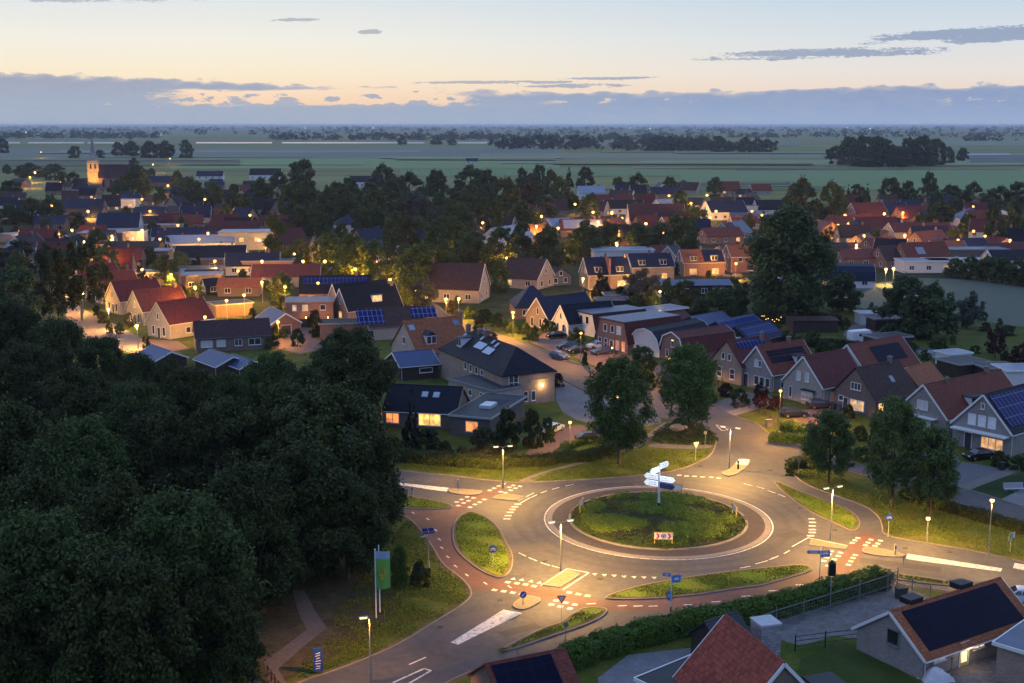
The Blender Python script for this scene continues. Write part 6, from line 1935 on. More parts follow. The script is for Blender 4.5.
G_HG = leafmat((0.055, 0.11, 0.014), (0.14, 0.24, 0.03), .25)
hedge([(566, 668), (600, 655), (640, 643), (690, 631), (740, 622), (776, 615), (830, 600), (882, 585)], 2.0, 1.6, 'long clipped green hedge between the cycle path and the bottom houses', G_HG, .2, 170)
LAND.append(('long clipped hedge', *G(730, 625).xy))
hedge([(395, 461), (430, 464), (470, 467), (505, 469)], 1.3, 1.5, 'dark clipped hedge along the garden of the lit bungalow', G_DK)
hedge([(509, 466), (535, 466), (553, 464)], 1.3, 1.3, 'short dark hedge at the mouth of the brick driveway', G_DK)
hedge([(556, 462), (585, 461), (606, 455), (622, 447), (640, 437)], 1.4, 1.2, 'curved low hedge around the parking spot beside the footpath', G_MD)
hedge([(556, 459), (566, 448), (588, 442), (606, 443)], 1.2, .5, 'low yellow lit hedge top in front of the two parked cars', G_HG)
hedge([(772, 440), (790, 442), (808, 442)], 2.2, .9, 'low clipped hedge on the street corner, nearest to the side lane', G_HG)
hedge([(786, 430), (800, 434), (812, 438)], 2.0, 1.2, 'clipped hedge under the orange street lamp', G_HG)
hedge([(790, 468), (806, 466), (822, 468)], 1.4, 1.0, 'dark low hedge at the start of the right verge', G_MD)
hedge([(905, 497), (935, 507), (975, 518), (1030, 534)], 1.6, .9, 'overgrown hedge between the right verge and the side lane', G_DK)
hedge([(610, 308), (650, 312), (700, 318)], 2.2, 1.6, 'long garden hedge before the terraces', G_MD, .3, 60)
hedge([(815, 322), (838, 326)], 1.6, 2.2, 'dark square hedge in the gardens beside the poplar', G_DK, .3, 70)
hedge([(745, 321), (800, 325)], 1.6, 1.4, 'dark garden hedge below the huge poplar', G_DK, .3, 70)
hedge([(806, 346), (835, 348), (858, 350)], 1.6, 1.6, 'dark hedge behind the strip solar houses', G_DK, .3, 70)

# ---- ground cover on the roundabout and the planted bed, grass tufts on the verges
def mounds(n, poly, seed, r=(.5, 1.1), hz=(.3, .65), per=60, leaf=.17, base=lambda p: 0.0, keep=None):
    g = np.random.default_rng(seed)
    P0 = np.array(poly); lo, hi = P0.min(0), P0.max(0)
    C, N_ = [], []
    k = 0
    while k < n:
        p = g.uniform(lo, hi, (400, 2))
        p = p[inside(poly, p)]
        for q in p:
            if keep and not keep(q, g): continue
            R_, h_ = g.uniform(*r), g.uniform(*hz)
            o = unit(per, g); o[:, 2] = np.abs(o[:, 2])
            c = o * np.array((R_, R_, h_)) * g.uniform(.8, 1.1, (per, 1)) + np.array((q[0], q[1], base(q)))
            C.append(c); N_.append(o + unit(per, g) * .6)
            k += 1
            if k >= n: break
    C, N_ = np.concatenate(C), np.concatenate(N_)
    m = len(C)
    sz = leaf * g.uniform(.6, 1.6, m)
    return quads_mesh('', C, N_, unit(m, g), sz * .6, sz * 1.3, None)


circ = [(RC.x + 9.75 * math.cos(i * math.pi / 32), RC.y + 9.75 * math.sin(i * math.pi / 32)) for i in range(64)]
def isl_z(q):
    d = math.hypot(q[0] - RC.x, q[1] - RC.y)
    return .1 + .62 * max(0, 1 - d / 10)
def isl_keep(q, g):
    a, b_ = q[0] - RC.x, q[1] - RC.y
    if abs(a - 0.2) < 1.1 and abs(b_ + 1.3) < 1.6: return False       # bare worn patch in the middle
    band = math.sin(a * .55 + 1.2 * math.sin(b_ * .5)) + math.sin(b_ * 1.1 + a * .3)
    return g.random() < (.95 if band > -.5 else .35)
def isl_hi(q, g): return isl_keep(q, g) and math.hypot(q[0] - RC.x, q[1] - RC.y) < 8.5 and math.sin((q[0] - RC.x) * .55 + 1.2 * math.sin((q[1] - RC.y) * .5)) + math.sin((q[1] - RC.y) * 1.1 + (q[0] - RC.x) * .3) > .15
def isl_lo(q, g): return isl_keep(q, g) and not isl_hi(q, g)
V, n = mounds(900, circ, 5, (.5, 1.1), (.4, .85), 80, .17, isl_z, isl_hi)
V2, n2 = mounds(800, circ, 15, (.3, .7), (.12, .3), 55, .16, isl_z, isl_lo)
me = mesh_from('ground_cover', [(V, np.arange(4 * n).reshape(n, 4), 0), (V2, np.arange(4 * n2).reshape(n2, 4), 1)], [leafmat((0.11, 0.19, 0.022), (0.25, 0.34, 0.05), .3), leafmat((0.05, 0.09, 0.016), (0.13, 0.17, 0.035), .25)])
tag(link_mesh('ground_cover', me), 'low green ground cover planting on the roundabout island', 'ground cover', None, 'stuff')
bed = wpoly([(651, 438), (667, 426), (682, 418), (697, 424), (712, 433), (715, 440), (713, 445), (655, 442)], 2)
V, n = mounds(240, bed, 6, (.5, 1.0), (.25, .5), 60, .18, keep=lambda q, g: g.random() < .7)
me = mesh_from('ground_cover', [(V, np.arange(4 * n).reshape(n, 4), 0)], [leafmat((0.025, 0.045, 0.016), (0.06, 0.09, 0.03), .25)])
tag(link_mesh('ground_cover', me), 'low dark planting on the triangular bed under the tree', 'ground cover', None, 'stuff')


def tufts(n, poly, seed, z, hgt=.16, excl=None):
    g = np.random.default_rng(seed)
    P0 = np.array(poly); lo, hi = P0.min(0), P0.max(0)
    out = []
    while sum(map(len, out)) < n:
        p = g.uniform(lo, hi, (n, 2))
        p = p[inside(poly, p)]
        if excl is not None: p = p[~inside(excl, p)]
        # patchy: grow in clumps
        w = np.sin(p[:, 0] * .9 + 2 * np.sin(p[:, 1] * .4)) + np.sin(p[:, 1] * 1.3 + p[:, 0] * .5) + g.normal(0, .8, len(p))
        out.append(p[w > -.4])
    p = np.concatenate(out)[:n]
    sz = hgt * g.uniform(.5, 1.7, n)
    C = np.stack([p[:, 0], p[:, 1], z + sz * .35], 1)
    N_ = unit(n, g); N_[:, 2] = np.abs(N_[:, 2]) * .9 + .25
    return quads_mesh('', C, N_, np.tile(np.array((0, 0, 1.0)), (n, 1)) + unit(n, g) * .5, sz * .9, sz * 1.5, None)

TG = leafmat((0.075, 0.125, 0.016), (0.18, 0.22, 0.036), .3)
parts = []
for i, (w, z) in enumerate(VERGE_W):
    a = abs(sum(w[j][0] * w[(j + 1) % len(w)][1] - w[(j + 1) % len(w)][0] * w[j][1] for j in range(len(w)))) / 2
    V, n = tufts(int(a * 60), inset(w, .3), 40 + i, z, .09)
    parts.append((V, np.arange(4 * n).reshape(n, 4), 0))
LAWNS = [[(524, 482), (550, 471), (568, 469), (612, 456.5), (644, 449.5), (685, 450), (712, 451.5), (703, 460), (679, 470), (644, 474.5), (600, 478.5), (560, 481)],
         [(335, 455), (393, 462), (457, 468), (510, 470), (552, 466), (528, 477), (507, 481.5), (443, 474), (407, 471), (335, 462)],
         [(787, 465), (820, 474), (880, 490), (930, 503), (1024, 535), (1040, 560), (972, 549.5), (923, 541.5), (884, 534), (880, 516), (864, 504), (835, 494.5), (802, 482)],
         [(405, 520), (414, 522), (431, 545), (442, 566), (460, 578), (472, 591), (465, 602), (437, 619.5), (396, 645.5), (338, 669), (296, 682), (300, 660), (330, 640), (340, 600), (380, 560)],
         [(625, 627), (650, 620), (690, 616.5), (760, 603), (812, 589.5), (835, 584), (840, 588), (760, 609), (700, 620), (640, 634)]]
for i, px in enumerate(LAWNS):
    w = wpoly(px, 1)
    a = abs(sum(w[j][0] * w[(j + 1) % len(w)][1] - w[(j + 1) % len(w)][0] * w[j][1] for j in range(len(w)))) / 2
    V, n = tufts(int(a * 55), w, 60 + i, 0.0, .10, OUTW)
    parts.append((V, np.arange(4 * n).reshape(n, 4), 0))
me = mesh_from('grass', parts, [TG])
tag(link_mesh('grass', me), 'rough short grass on the verges around the roundabout', 'grass', None, 'stuff')
# ------------------------------------------------------------------ street furniture
ORANGE = (1.0, 0.43, 0.05)
WARMW = (1.0, 0.52, 0.115)
HEAD_O = glow((1.0, 0.46, 0.06), 5)
HEAD_W = glow((1.0, 0.60, 0.18), 3.0)
POLEM = plain((0.30, 0.31, 0.30), 0.5, 0.15, 2, 0.3)


def light(parent, p, energy, col, spot=165, aim=None, rad=.12, wide=False):
    l = bpy.data.lights.new('lamp_light', 'SPOT' if spot else 'POINT')
    l.energy = energy; l.color = col; l.shadow_soft_size = rad
    if wide:
        # the spread of a road lantern: more light out to the sides than straight down
        l.use_nodes = True
        nt = NT(l.node_tree)
        em = [n for n in l.node_tree.nodes if n.type == 'EMISSION'][0]
        tcn = nt.node('ShaderNodeTexCoord').outputs['Normal']
        sx = nt.node('ShaderNodeSeparateXYZ'); nt.l.new(tcn, sx.inputs[0])
        cz = nt.math('MAXIMUM', nt.math('ABSOLUTE', E(nt, sx.outputs[2])), 0.30)
        nt.put(em.inputs[1], nt.math('POWER', cz, -2.2) * 0.30)
    if spot:
        l.spot_size = math.radians(spot); l.spot_blend = .6
    o = bpy.data.objects.new('lamp_light', l)
    COL.objects.link(o)
    o.location = p
    if aim is not None: o.rotation_euler = (Vector(aim) - Vector(p)).to_track_quat('-Z', 'Y').to_euler()
    if parent: o.parent = parent
    return o


def lamp_parts(root, hgt, arm, two, headmat, thin=.07, gl=.17):
    mb = MB(); mb.tube((0, 0, 0), (0, 0, 1.0), thin * 1.5, thin * 1.4, 8); mb.tube((0, 0, 1.0), (0, 0, hgt), thin, thin * .7, 8)
    mb.build('pole', POLEM, root)
    for sg in ((1, -1) if two else (1,)):
        if arm:
            mb = MB(); mb.tube((0, 0, hgt - .05), (sg * arm, 0, hgt + .12), .035, .035, 6); mb.build('arm', POLEM, root)
            x = sg * (arm + .2)
            mb = MB()
            mb.extrude([(-.08, 0), (.08, 0), (.05, .07), (-.05, .07)], x - .38, x + .38, lambda a, p: (a, p[0], hgt + .13 + p[1]))
            hd = mb.build('lamp_head', GALV, root)
            mb = MB(); mb.box((x, 0, hgt + .07), (.56, .19, .11)); mb.build('lamp_glass', headmat, hd)
        else:
            mb = MB(); mb.tube((0, 0, hgt + gl * 1.5), (0, 0, hgt + gl * 1.5 + .08), gl * .75, gl * .3, 10); hd = mb.build('lamp_head', GREYP, root)
            mb = MB(); mb.ball((0, 0, hgt + gl * .7), gl, 10, 6, sz=.95); mb.build('lamp_glass', headmat, hd)


def lamp(hx, hy, hgt, label, energy=420, col=ORANGE, arm=0.0, two=False, rot=0.0, group=None, hm=None, spot=160):
    p = G(hx, hy, hgt)
    r = empty('street_lamp', (p.x, p.y, 0), rot, label, 'street lamp', group)
    far_ = p.y > 230
    lamp_parts(r, hgt, arm, two, hm or (HEAD_O if col == ORANGE else HEAD_W), gl=.24 if not far_ else .30 + min(.4, (p.y - 230) / 1300))  # far globes oversized with distance, their glowing shape stands in for bloom
    for sg in ((1, -1) if two else (1,)):
        light(r, (sg * (arm + .2) if arm else .0, 0, hgt - (.06 if arm else .22 if not far_ else .6)), energy * (5.8 if arm else 6.2 if not far_ else 9.0), col, spot if (arm or not far_) else 0, wide=not far_)
    if not label: AUTO.append((r, 'street lamp', hgt))
    return r


K = 1.0
WHITISH = (1.0, 0.66, 0.30)
lamp(503, 447, 5.4, 'twin armed street lamp on the west crossing island', 1900, WARMW, .7, True, .2)
lamp(561, 522, 5.3, 'twin armed street lamp on the yellow paved south island', 2600, WARMW, .8, True, 0.3)
lamp(730.5, 428, 5.6, 'twin armed street lamp on the north arm island', 2400, WARMW, .8, True, 2.7)
lamp(833, 488, 6.0, 'twin armed street lamp on the east crossing island', 2600, WARMW, .7, True, .4)
lamp(992, 502, 6.0, 'single street lamp on the grass beside the east arm', 2200, WARMW, 0, False, 1.57)
lamp(369.5, 618, 5.6, 'lit street lamp beside the park lawn at the bottom', 1100, ORANGE, .3, False, 3.4)
lamp(780.5, 392, 5.6, 'bright orange street lamp beside the pale plastered house', 4200, ORANGE)
LAND.append(('bright orange street lamp', *G(780, 430).xy))
lamp(581, 334, 5.4, 'street lamp standing between the parked cars', 1900, ORANGE)
lamp(513, 313.5, 5.2, 'street lamp beside the hedged front gardens', 1900, ORANGE)
lamp(458.7, 299.6, 5.2, 'street lamp at the lit window of the large brown house', 1700, ORANGE)
lamp(570, 423.5, 3.6, 'low warm lamp at the brick driveway', 500, WARMW)
lamp(617, 397.5, 5.0, 'street lamp shining through the round tree on the grass bank', 1300, ORANGE)
lamp(669, 359, 5.2, 'street lamp shining through the tree on the triangular bed', 1500, ORANGE)
lamp(928, 520, 2.4, 'short round topped garden lamp on the right verge', 420, WARMW)
for (x, y, lab, e, c) in (
        (137, 326.5, 'lamp before the nearest red house of the left street', 1500, WARMW), (108.5, 310, 'lamp beside the hedge of the left street', 1300, WARMW), (82.5, 294, 'lamp under the birches of the left street', 1200, ORANGE),
        (64, 280, 'faint lamp behind birch leaves in the left street', 800, ORANGE), (171, 275.5, 'orange lamp inside a lit tree behind the red street houses', 2000, ORANGE), (195, 288, 'orange lamp behind the second red house', 1900, ORANGE),
        (226.5, 301.5, 'orange lamp at the back of the brown bungalow', 1200, ORANGE), (278, 323, 'lamp before the shed with the orange lit gable', 700, ORANGE), (72, 231, 'yellow lamp at the white gable of the left village', 2200, ORANGE),
        (84.5, 242.5, 'glaring white lamp in the left village', 3600, WARMW), (259, 241, 'white lamp at the pale flat roofed building', 2200, WARMW), (294.5, 254, 'yellow lamp right of the pale flat roofed building', 2400, ORANGE),
        (259, 226, 'small lamp above the pale flat roofed building', 1700, ORANGE), (325, 262, 'lamp under the large lit tree', 1900, ORANGE), (355.6, 270, 'lamp below the low white building among trees', 2200, ORANGE),
        (390, 280.5, 'lamp in glowing leaves right of the twin gable house', 2400, ORANGE), (416, 292, 'lamp half behind the grey tree', 1600, ORANGE), (482.8, 223.5, 'lamp at the tall white house with pale roof', 2200, ORANGE),
        (541.5, 217, 'lamp left of the pale solar roof', 2200, ORANGE), (536.5, 227, 'lamp within a yellow lit bush below the pale solar roof', 2400, ORANGE), (583, 279.5, 'lamp at the corner of the first double house', 2200, ORANGE),
        (644.5, 272.5, 'lamp before the second double house', 2200, ORANGE), (736, 264.5, 'lamp at the glowing orange end house', 2200, ORANGE), (593, 213, 'lamp left of the red gable in the far village', 2400, ORANGE), (598, 223, 'bright lamp before the red gable in the far village', 2600, ORANGE),
        (655, 211, 'big yellow lamp under the shining pale roof', 3600, ORANGE), (646, 224.5, 'lamp inside a lit tree near the tall white gable', 2600, ORANGE), (669, 196.5, 'lamp behind the shining pale roof', 2800, ORANGE), (691, 204, 'lamp left of the dark blue double roof', 2600, ORANGE),
        (695, 208.5, 'second lamp left of the dark blue double roof', 1800, ORANGE), (707, 196, 'lamp on the ridge line above the dark blue double roof', 1800, ORANGE), (701.6, 220.5, 'lamp in a lit bush left of the wide red roof', 2800, ORANGE), (710, 218.5, 'lamp right of the lit bush by the wide red roof', 3000, ORANGE),
        (845, 216, 'lamp behind the yellow tree right of the poplar', 2600, ORANGE), (884.5, 214.5, 'lamp inside the bright yellow tree of the right village', 1500, ORANGE), (903, 213.5, 'lamp at the warm lit red house', 800, ORANGE), (864, 236.5, 'large yellow lamp at the right village crossing', 3000, ORANGE),
        (856.5, 246, 'lamp over the low red roofed row', 2400, ORANGE), (973.5, 232, 'orange lamp among trees in the right village', 2600, ORANGE), (945, 228.5, 'lamp in leaves left of the yellow lit tree', 1800, ORANGE), (886, 270, 'left garden lamp beside the curved barn', 900, WARMW),
        (893.5, 269.5, 'right garden lamp beside the curved barn', 900, WARMW), (973, 207.5, 'small lamp near the bright blue hipped roof', 1200, ORANGE), (616.5, 244, 'lamp at the end of the flat white building', 1400, WARMW), (660, 292.5, 'small lamp among the garden shrubs before the terraces', 500, WARMW)):
    h_ = 4.6 if y > 240 else 6.0
    lamp(x, y, h_, lab, e * 1.0, c, 0, False, random.uniform(0, 6))
for x, y in ((103, 222), (142, 231), (112, 237), (208, 234), (199, 240), (60, 183), (303, 262), (311, 283), (348, 257), (376, 263), (507, 259), (521, 269), (558, 229), (567, 247), (612, 213), (622, 219), (634, 208), (664, 234), (676, 206),
             (720, 207), (740, 223), (752, 212), (830, 237), (838, 226), (874, 222), (892, 241), (915, 229), (930, 222), (958, 241), (985, 237), (1002, 225), (1010, 241), (150, 212), (185, 215), (230, 247), (120, 256), (20, 232), (250, 216), (446, 300), (530, 246), (12, 212), (52, 206), (88, 212), (132, 219), (160, 240), (178, 226), (215, 262), (238, 272), (262, 262), (285, 288), (108, 262), (142, 270), (186, 300), (205, 318), (244, 296), (262, 283), (95, 200), (118, 196), (142, 200), (205, 200), (235, 212), (274, 225), (430, 258), (462, 250), (498, 246), (575, 205), (618, 232), (640, 238), (690, 238), (716, 212), (730, 208), (762, 216), (770, 204), (846, 228), (882, 250), (905, 236), (922, 246), (938, 236), (965, 222), (1000, 214), (318, 284), (342, 296), (402, 276)):
    lamp(x, y, 5.0, None, random.uniform(500, 1400), ORANGE, 0, False, 0)
# floodlights at the sports ground left of the church
for (x, y, lab, e) in ((35, 173, 'left floodlight at the far sports ground', 5000), (30, 178, 'lower floodlight at the far sports ground', 3000), (153, 165, 'floodlight behind the far grove', 4500), (170, 159, 'floodlight at the meadow edge', 4500), (168, 186.5, 'floodlit yard lamp right of the church', 6000), (41, 152.5, 'lonely lamp of a far farm', 3000)):
    lamp(x, y, 7.5, lab, e * .6, ORANGE)
for p, e, c, spec in LIGHTS:
    if spec and spec[0] == 'aim': light(None, p, e, c, 46, spec[1], .3)
    else: light(None, p, e, c, 0, None, .12)

# solar lamp (unlit)
r = empty('solar_lamp', (*G(428.7, 569).xy, 0), .3, 'unlit lamp post with a tilted solar panel beside the cycle path', 'street lamp')
mb = MB(); mb.tube((0, 0, 0), (0, 0, .9), .1, .1, 8); mb.tube((0, 0, .9), (0, 0, 4.0), .06, .05, 8); mb.build('pole', POLEM, r)
mb = MB(); mb.box((0, 0, 4.1), (1.2, .7, .06), M=Matrix.Rotation(.45, 3, 'X')); mb.build('solar_panel', solar(), r)
mb = MB(); mb.bar((0, 0, 3.6), (-.8, 0, 3.5), .12, .08); mb.build('lamp_head', GALV, r)
# plain dark post at the south verge
for x, y0, hh, lab in ((487, 0, 0, None),):
    pass

# drain covers in the gutters
for x, y in ((600, 578.5), (545, 561), (508, 510), (600, 484), (700, 466), (770, 470), (800, 508), (835, 530), (905, 548), (950, 552), (640, 590.5), (585, 610), (440, 627), (500, 600), (745, 425)):
    mb = MB(); mb.box((0, 0, 0), (.5, .5, .02)); o = mb.build('drain_cover', plain((.02, .02, .021), .6)); o.location = G(x, y, .034); o.rotation_euler.z = random.uniform(0, 3)
    tag(o, 'small dark square drain cover at the edge of the asphalt', 'drain cover', 'drain covers around the roundabout')
# ---- string of garden lights
mb = MB(); bl = MB()
P0, P1 = G(762, 316, 2.4), G(781, 319, 2.6)
for i in range(10):
    t = i / 9
    p = P0.lerp(P1, t) + Vector((0, 0, -.9 * math.sin(math.pi * t) + .4 * (i % 2)))
    if i: mb.tube(q_, p, .015, n=4)
    bl.ball(p, .08, 6, 4); q_ = p
sl = mb.build('string_lights', BLACKP); tag(sl, 'string of warm bulbs hung over a garden terrace below the poplar', 'string lights')
bl.build('bulb', glow((1, .45, .08), 6), sl)
mp_ = P0.lerp(P1, .5)
light(None, mp_ + Vector((0, 0, .2)), 260, (1, .45, .12), 0)
for (x, y, z, e, c) in ((612, 350, 1.6, 90, (1, .4, .1)), (597, 253, 2.5, 500, (1, .8, .5)), (618, 250, 2.5, 500, (1, .8, .5)), (635, 274, 2, 160, ORANGE), (693, 273, 1.5, 160, ORANGE), (702, 326, 1.6, 110, (1, .5, .15))):
    pass
# wall lights: small lit fittings on buildings
def wall_light(x, y, z, e, c, lab):
    p = G(x, y, z)
    mb = MB(); mb.ball(p, .13, 6, 4); mb.box((p.x, p.y + .12, p.z), (.1, .25, .16))
    tag(mb.build('wall_light', glow(c, 25)), lab, 'wall light')
    light(None, p + Vector((0, -.5, 0)), e, c, 0)
wall_light(612, 348, 1.9, 100, (1, .36, .08), 'orange porch light at the corner of the wide brick house')
wall_light(694, 326.5, 2.0, 120, (1, .5, .15), 'small warm light on the low red roofed shed')
for x, lab in ((306, 'left'), (317, 'middle'), (328, 'right')):
    wall_light(x, 317.5, 1.9, 150, (1, .45, .1), lab + ' of the three warm patio lights below the flat brick house')
wall_light(301, 312, 2.4, 160, (1, .45, .1), 'warm light on the lit gabled shed wall')
wall_light(595, 252.5, 2.6, 500, (1, .8, .5), 'left white light under the flat white building roof')
wall_light(619, 250.5, 2.6, 500, (1, .8, .5), 'right white light under the flat white building roof')
wall_light(133, 238.5, 2.6, 900, (1, .62, .2), 'light on the small brightly lit flat building')
wall_light(232, 239, 2.4, 500, (1, .6, .25), 'light on the pale flat roofed building')
wall_light(166, 222, 2.2, 700, (1, .45, .15), 'warm light on the small red gable wall')

# ---- signs
def disc_sign(name, x, y, label, cat, post_h=2.3, r=.4, colr=BLUEP, rot=0.0, post=GALV, edge=WHITE):
    o = empty(name, (*G(x, y).xy, 0), rot, label, cat)
    mb = MB(); mb.tube((0, 0, 0), (0, 0, post_h + r), .035, n=6); mb.build('post', post, o)
    mb = MB(); mb.tube((0, -.05, post_h), (0, -.075, post_h), r, n=20)
    d = mb.build('sign_disc', colr, o)
    return o, d
def arrow_part(par, z, s, ang=-2.3, y=-.085):
    mb = MB()
    d = Vector((math.cos(ang), 0, math.sin(ang))); n = Vector((-d.z, 0, d.x))
    c = Vector((0, y, z))
    def q(*pp): mb.face([c + d * a * s + n * b_ * s for a, b_ in pp])
    q((-.7, -.13), (.15, -.13), (.15, .13), (-.7, .13)); q((.1, -.42), (.75, 0), (.1, .42))
    mb.build('arrow', WHITE, par)
o, d = disc_sign('cycle_sign', 493, 570, 'round blue cycle path sign on the rounded west verge', 'road sign'); 
mb = MB()
for sx in (-.16, .16):
    for i in range(12):
        a, b_ = i * math.pi / 6, (i + 1) * math.pi / 6
        mb.bar((sx + .11 * math.cos(a), -.085, 2.24 + .11 * math.sin(a)), (sx + .11 * math.cos(b_), -.085, 2.24 + .11 * math.sin(b_)), .02, .03)
for a, b_ in (((-.16, 2.24), (-.03, 2.42)), ((-.03, 2.42), (.12, 2.42)), ((.12, 2.42), (.16, 2.24)), ((-.03, 2.42), (.0, 2.24)), ((0, 2.24), (.12, 2.42))): mb.bar((a[0], -.085, a[1]), (b_[0], -.085, b_[1]), .02, .025)
mb.build('bicycle_symbol', WHITE, d)
def copy_sign(src, x, y, lab, rot=0.0):
    c = copy_tree(src); c.location = (*G(x, y).xy, 0); c.rotation_euler.z = rot; c['label'] = lab; return c
copy_sign(o, 888, 537, 'round blue cycle path sign on the right verge beside the path')
o, d = disc_sign('keep_left_sign', 523, 606, 'low blue arrow sign on a black post on the south splitter island', 'road sign', 1.15, .33, BLUEP, .3, BLACKP)
arrow_part(d, 1.15, .32)
for x, y, lab in ((895, 555.5, 'low arrow sign on the east splitter island'), (458, 489, 'yellowish lit bollard on the west splitter island'), (738, 470, 'slim bollard on the north splitter island'), (412, 496, 'small pale marker post on the narrow strip of grass')):
    o2 = empty('bollard', (*G(x, y).xy, .1), 0, lab, 'bollard')
    mb = MB(); mb.box((0, 0, .55), (.22, .14, 1.1)); mb.tube((0, 0, 1.1), (0, 0, 1.18), .11, .06, 8); mb.build('post', plain((.55, .5, .36), .6) if 'slim' not in lab else BLACKP, o2)
    mb = MB(); mb.box((0, -.08, .8), (.18, .02, .25)); mb.build('reflector', BLUEP if 'arrow' in lab else WHITE, o2)


def give_way(x, y, lab, rot=0.0, hgt=2.3, back=False):
    o = empty('give_way_sign', (*G(x, y).xy, 0), rot, lab, 'road sign')
    mb = MB(); mb.tube((0, 0, 0), (0, 0, hgt + .3), .035, n=6); mb.build('post', GALV, o)
    def tri(s, y0, y1, mat, nm, par):
        mb = MB(); P = [(-s * .5, s * .29), (s * .5, s * .29), (0, -s * .58)]
        mb.extrude(P, y0, y1, lambda a, p: (p[0], a, hgt + p[1])); return mb.build(nm, mat, par)
    t_ = tri(.9, -.04, -.06, REDP if not back else GALV, 'sign_plate', o)
    if not back: tri(.58, -.06, -.068, WHITE, 'sign_centre', t_)
    return o
give_way(561.5, 625, 'give way sign seen from behind at the south crossing', 0, 2.6, False)
give_way(695.5, 460.5, 'pale give way sign on the grass bank beside the north arm', .4, 2.3, True)
for x, y, hh, lab in ((565.5, 648, 2.4, 'thin dark post beside the south footpath'), (517, 655, 1.3, 'small grey post at the tip of the south verge'), (798.5, 474, 2.0, 'thin sign post on the right verge near the side lane'), (705, 447, 2.3, 'thin grey post on the triangular bed'), (903, 566, .9, 'short dark post on the grass strip by the parking bay')):
    o = empty('post', (*G(x, y).xy, 0), 0, lab, 'post')
    mb = MB(); mb.tube((0, 0, 0), (0, 0, hh), .04, n=6); mb.build('shaft', GREYP, o)
    mb = MB(); mb.box((0, -.05, hh - .2), (.4 if hh > 1.5 else .12, .03, .4)); mb.build('plate', GREYP, o)

# route boards on the island: white boards with red chevrons and a blue ring of arrows
def chevron_board(ang, lab):
    a = math.radians(ang)
    o = empty('chevron_board', (RC.x + 9.0 * math.cos(a), RC.y + 9.2 * math.sin(a), .42), a + math.pi / 2, lab, 'road sign')
    mb = MB()
    for x in (-.95, .95): mb.tube((x, .06, 0), (x, .06, 1.25), .05, n=6)
    mb.bar((-1.05, .06, 1.24), (1.05, .06, 1.24), .06, .06)
    mb.build('frame', YELLOWP, o)
    mb = MB(); mb.box((0, 0, .85), (2.0, .05, .7)); bd = mb.build('board', plain((.8, .8, .8), .5, .04), o)
    mb = MB()
    for cx in (-.62, .62):
        for dz in (1, -1):
            mb.face([(cx - .2, -.03, .85 + dz * .3), (cx + .02, -.03, .85 + dz * .3), (cx + .22, -.03, .85), (cx, -.03, .85)] if dz < 0 else [(cx, -.03, .85), (cx + .22, -.03, .85), (cx + .02, -.03, .85 + .3), (cx - .2, -.03, .85 + .3)])
    mb.build('chevron', REDP, bd)
    mb = MB(); mb.tube((0, -.028, .85), (0, -.045, .85), .28, n=20); rd = mb.build('blue_disc', BLUEP, bd)
    mb = MB()
    for k in range(3):
        for j in range(4):
            a0 = k * 2.094 + j * .38; a1 = a0 + .38
            mb.bar((.17 * math.cos(a0), -.055, .85 + .17 * math.sin(a0)), (.17 * math.cos(a1), -.055, .85 + .17 * math.sin(a1)), .01, .05)
        a1 = k * 2.094 + 1.9
        c = Vector((.17 * math.cos(a1), -.056, .85 + .17 * math.sin(a1))); t = Vector((-math.sin(a1), 0, math.cos(a1))); nn_ = Vector((math.cos(a1), 0, math.sin(a1)))
        mb.face([c - t * .06 - nn_ * .07, c + t * .07, c - t * .06 + nn_ * .07])
    mb.build('arrow_ring', WHITE, rd)
    return o
chevron_board(-93, 'chevron board with blue ring of arrows at the near side of the island')
chevron_board(166, 'chevron board seen edge on at the left side of the island')
chevron_board(2, 'chevron board seen edge on at the right side of the island')
chevron_board(70, 'yellow framed chevron board seen from behind at the far side of the island')

# lit direction signpost in the middle of the island
c = G(658.5, 510, .7)
o = empty('direction_signpost', (c.x, c.y, .6), 0, 'direction signpost with five lit white finger boards in the middle of the roundabout', 'signpost')
mb = MB()
mb.tube((0, 0, 0), (0, 0, 1.5), .17, n=10)
for i in range(8): mb.tube((0, 0, 1.5 + i * .5), (0, 0, 2.0 + i * .5), .13, n=10)
mb.build('pole', plain((.55, .6, .72), .4, .1), o)
mb = MB(); mb.tube((0, 0, .02), (0, 0, 1.0), .18, n=10); mb.build('pole_base', BLACKP, o)
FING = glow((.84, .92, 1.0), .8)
def finger(z, ang, x0, x1, mat, w=.62):
    a = math.radians(ang)
    d = Vector((math.cos(a), math.sin(a), 0)); n = Vector((-d.y, d.x, 0))
    mb = MB()
    L = abs(x1); sg = 1 if x1 > 0 else -1
    prof = [(x0, -w / 2), (x1 - sg * .3, -w / 2), (x1, 0), (x1 - sg * .3, w / 2), (x0, w / 2)]
    mb.extrude(prof, -.09, .09, lambda s_, p: tuple(d * p[0] + n * s_ + Vector((0, 0, z + p[1]))))
    b_ = mb.build('sign_arm', mat, o)
    mb = MB()
    rr = random.Random(int(ang) + 7)
    for s_ in (-.096, .096):
        for row in (.13, -.12):
            x = .35
            while x < L - .7:
                k = rr.uniform(.12, .3)
                q = d * (sg * x) + n * s_ + Vector((0, 0, z + row)); e = d * (sg * min(x + k, L - .5)) + n * s_ + Vector((0, 0, z + row))
                mb.bar(q, e, .008, .08); x += k + .1
    mb.build('lettering', plain((.10, .16, .38), .5), b_)
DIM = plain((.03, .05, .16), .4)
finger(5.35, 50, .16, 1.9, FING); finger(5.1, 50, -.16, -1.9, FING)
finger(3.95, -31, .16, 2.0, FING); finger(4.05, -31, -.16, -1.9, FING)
finger(3.15, -31, .16, 2.0, DIM); finger(3.25, -31, -.16, -1.9, FING)
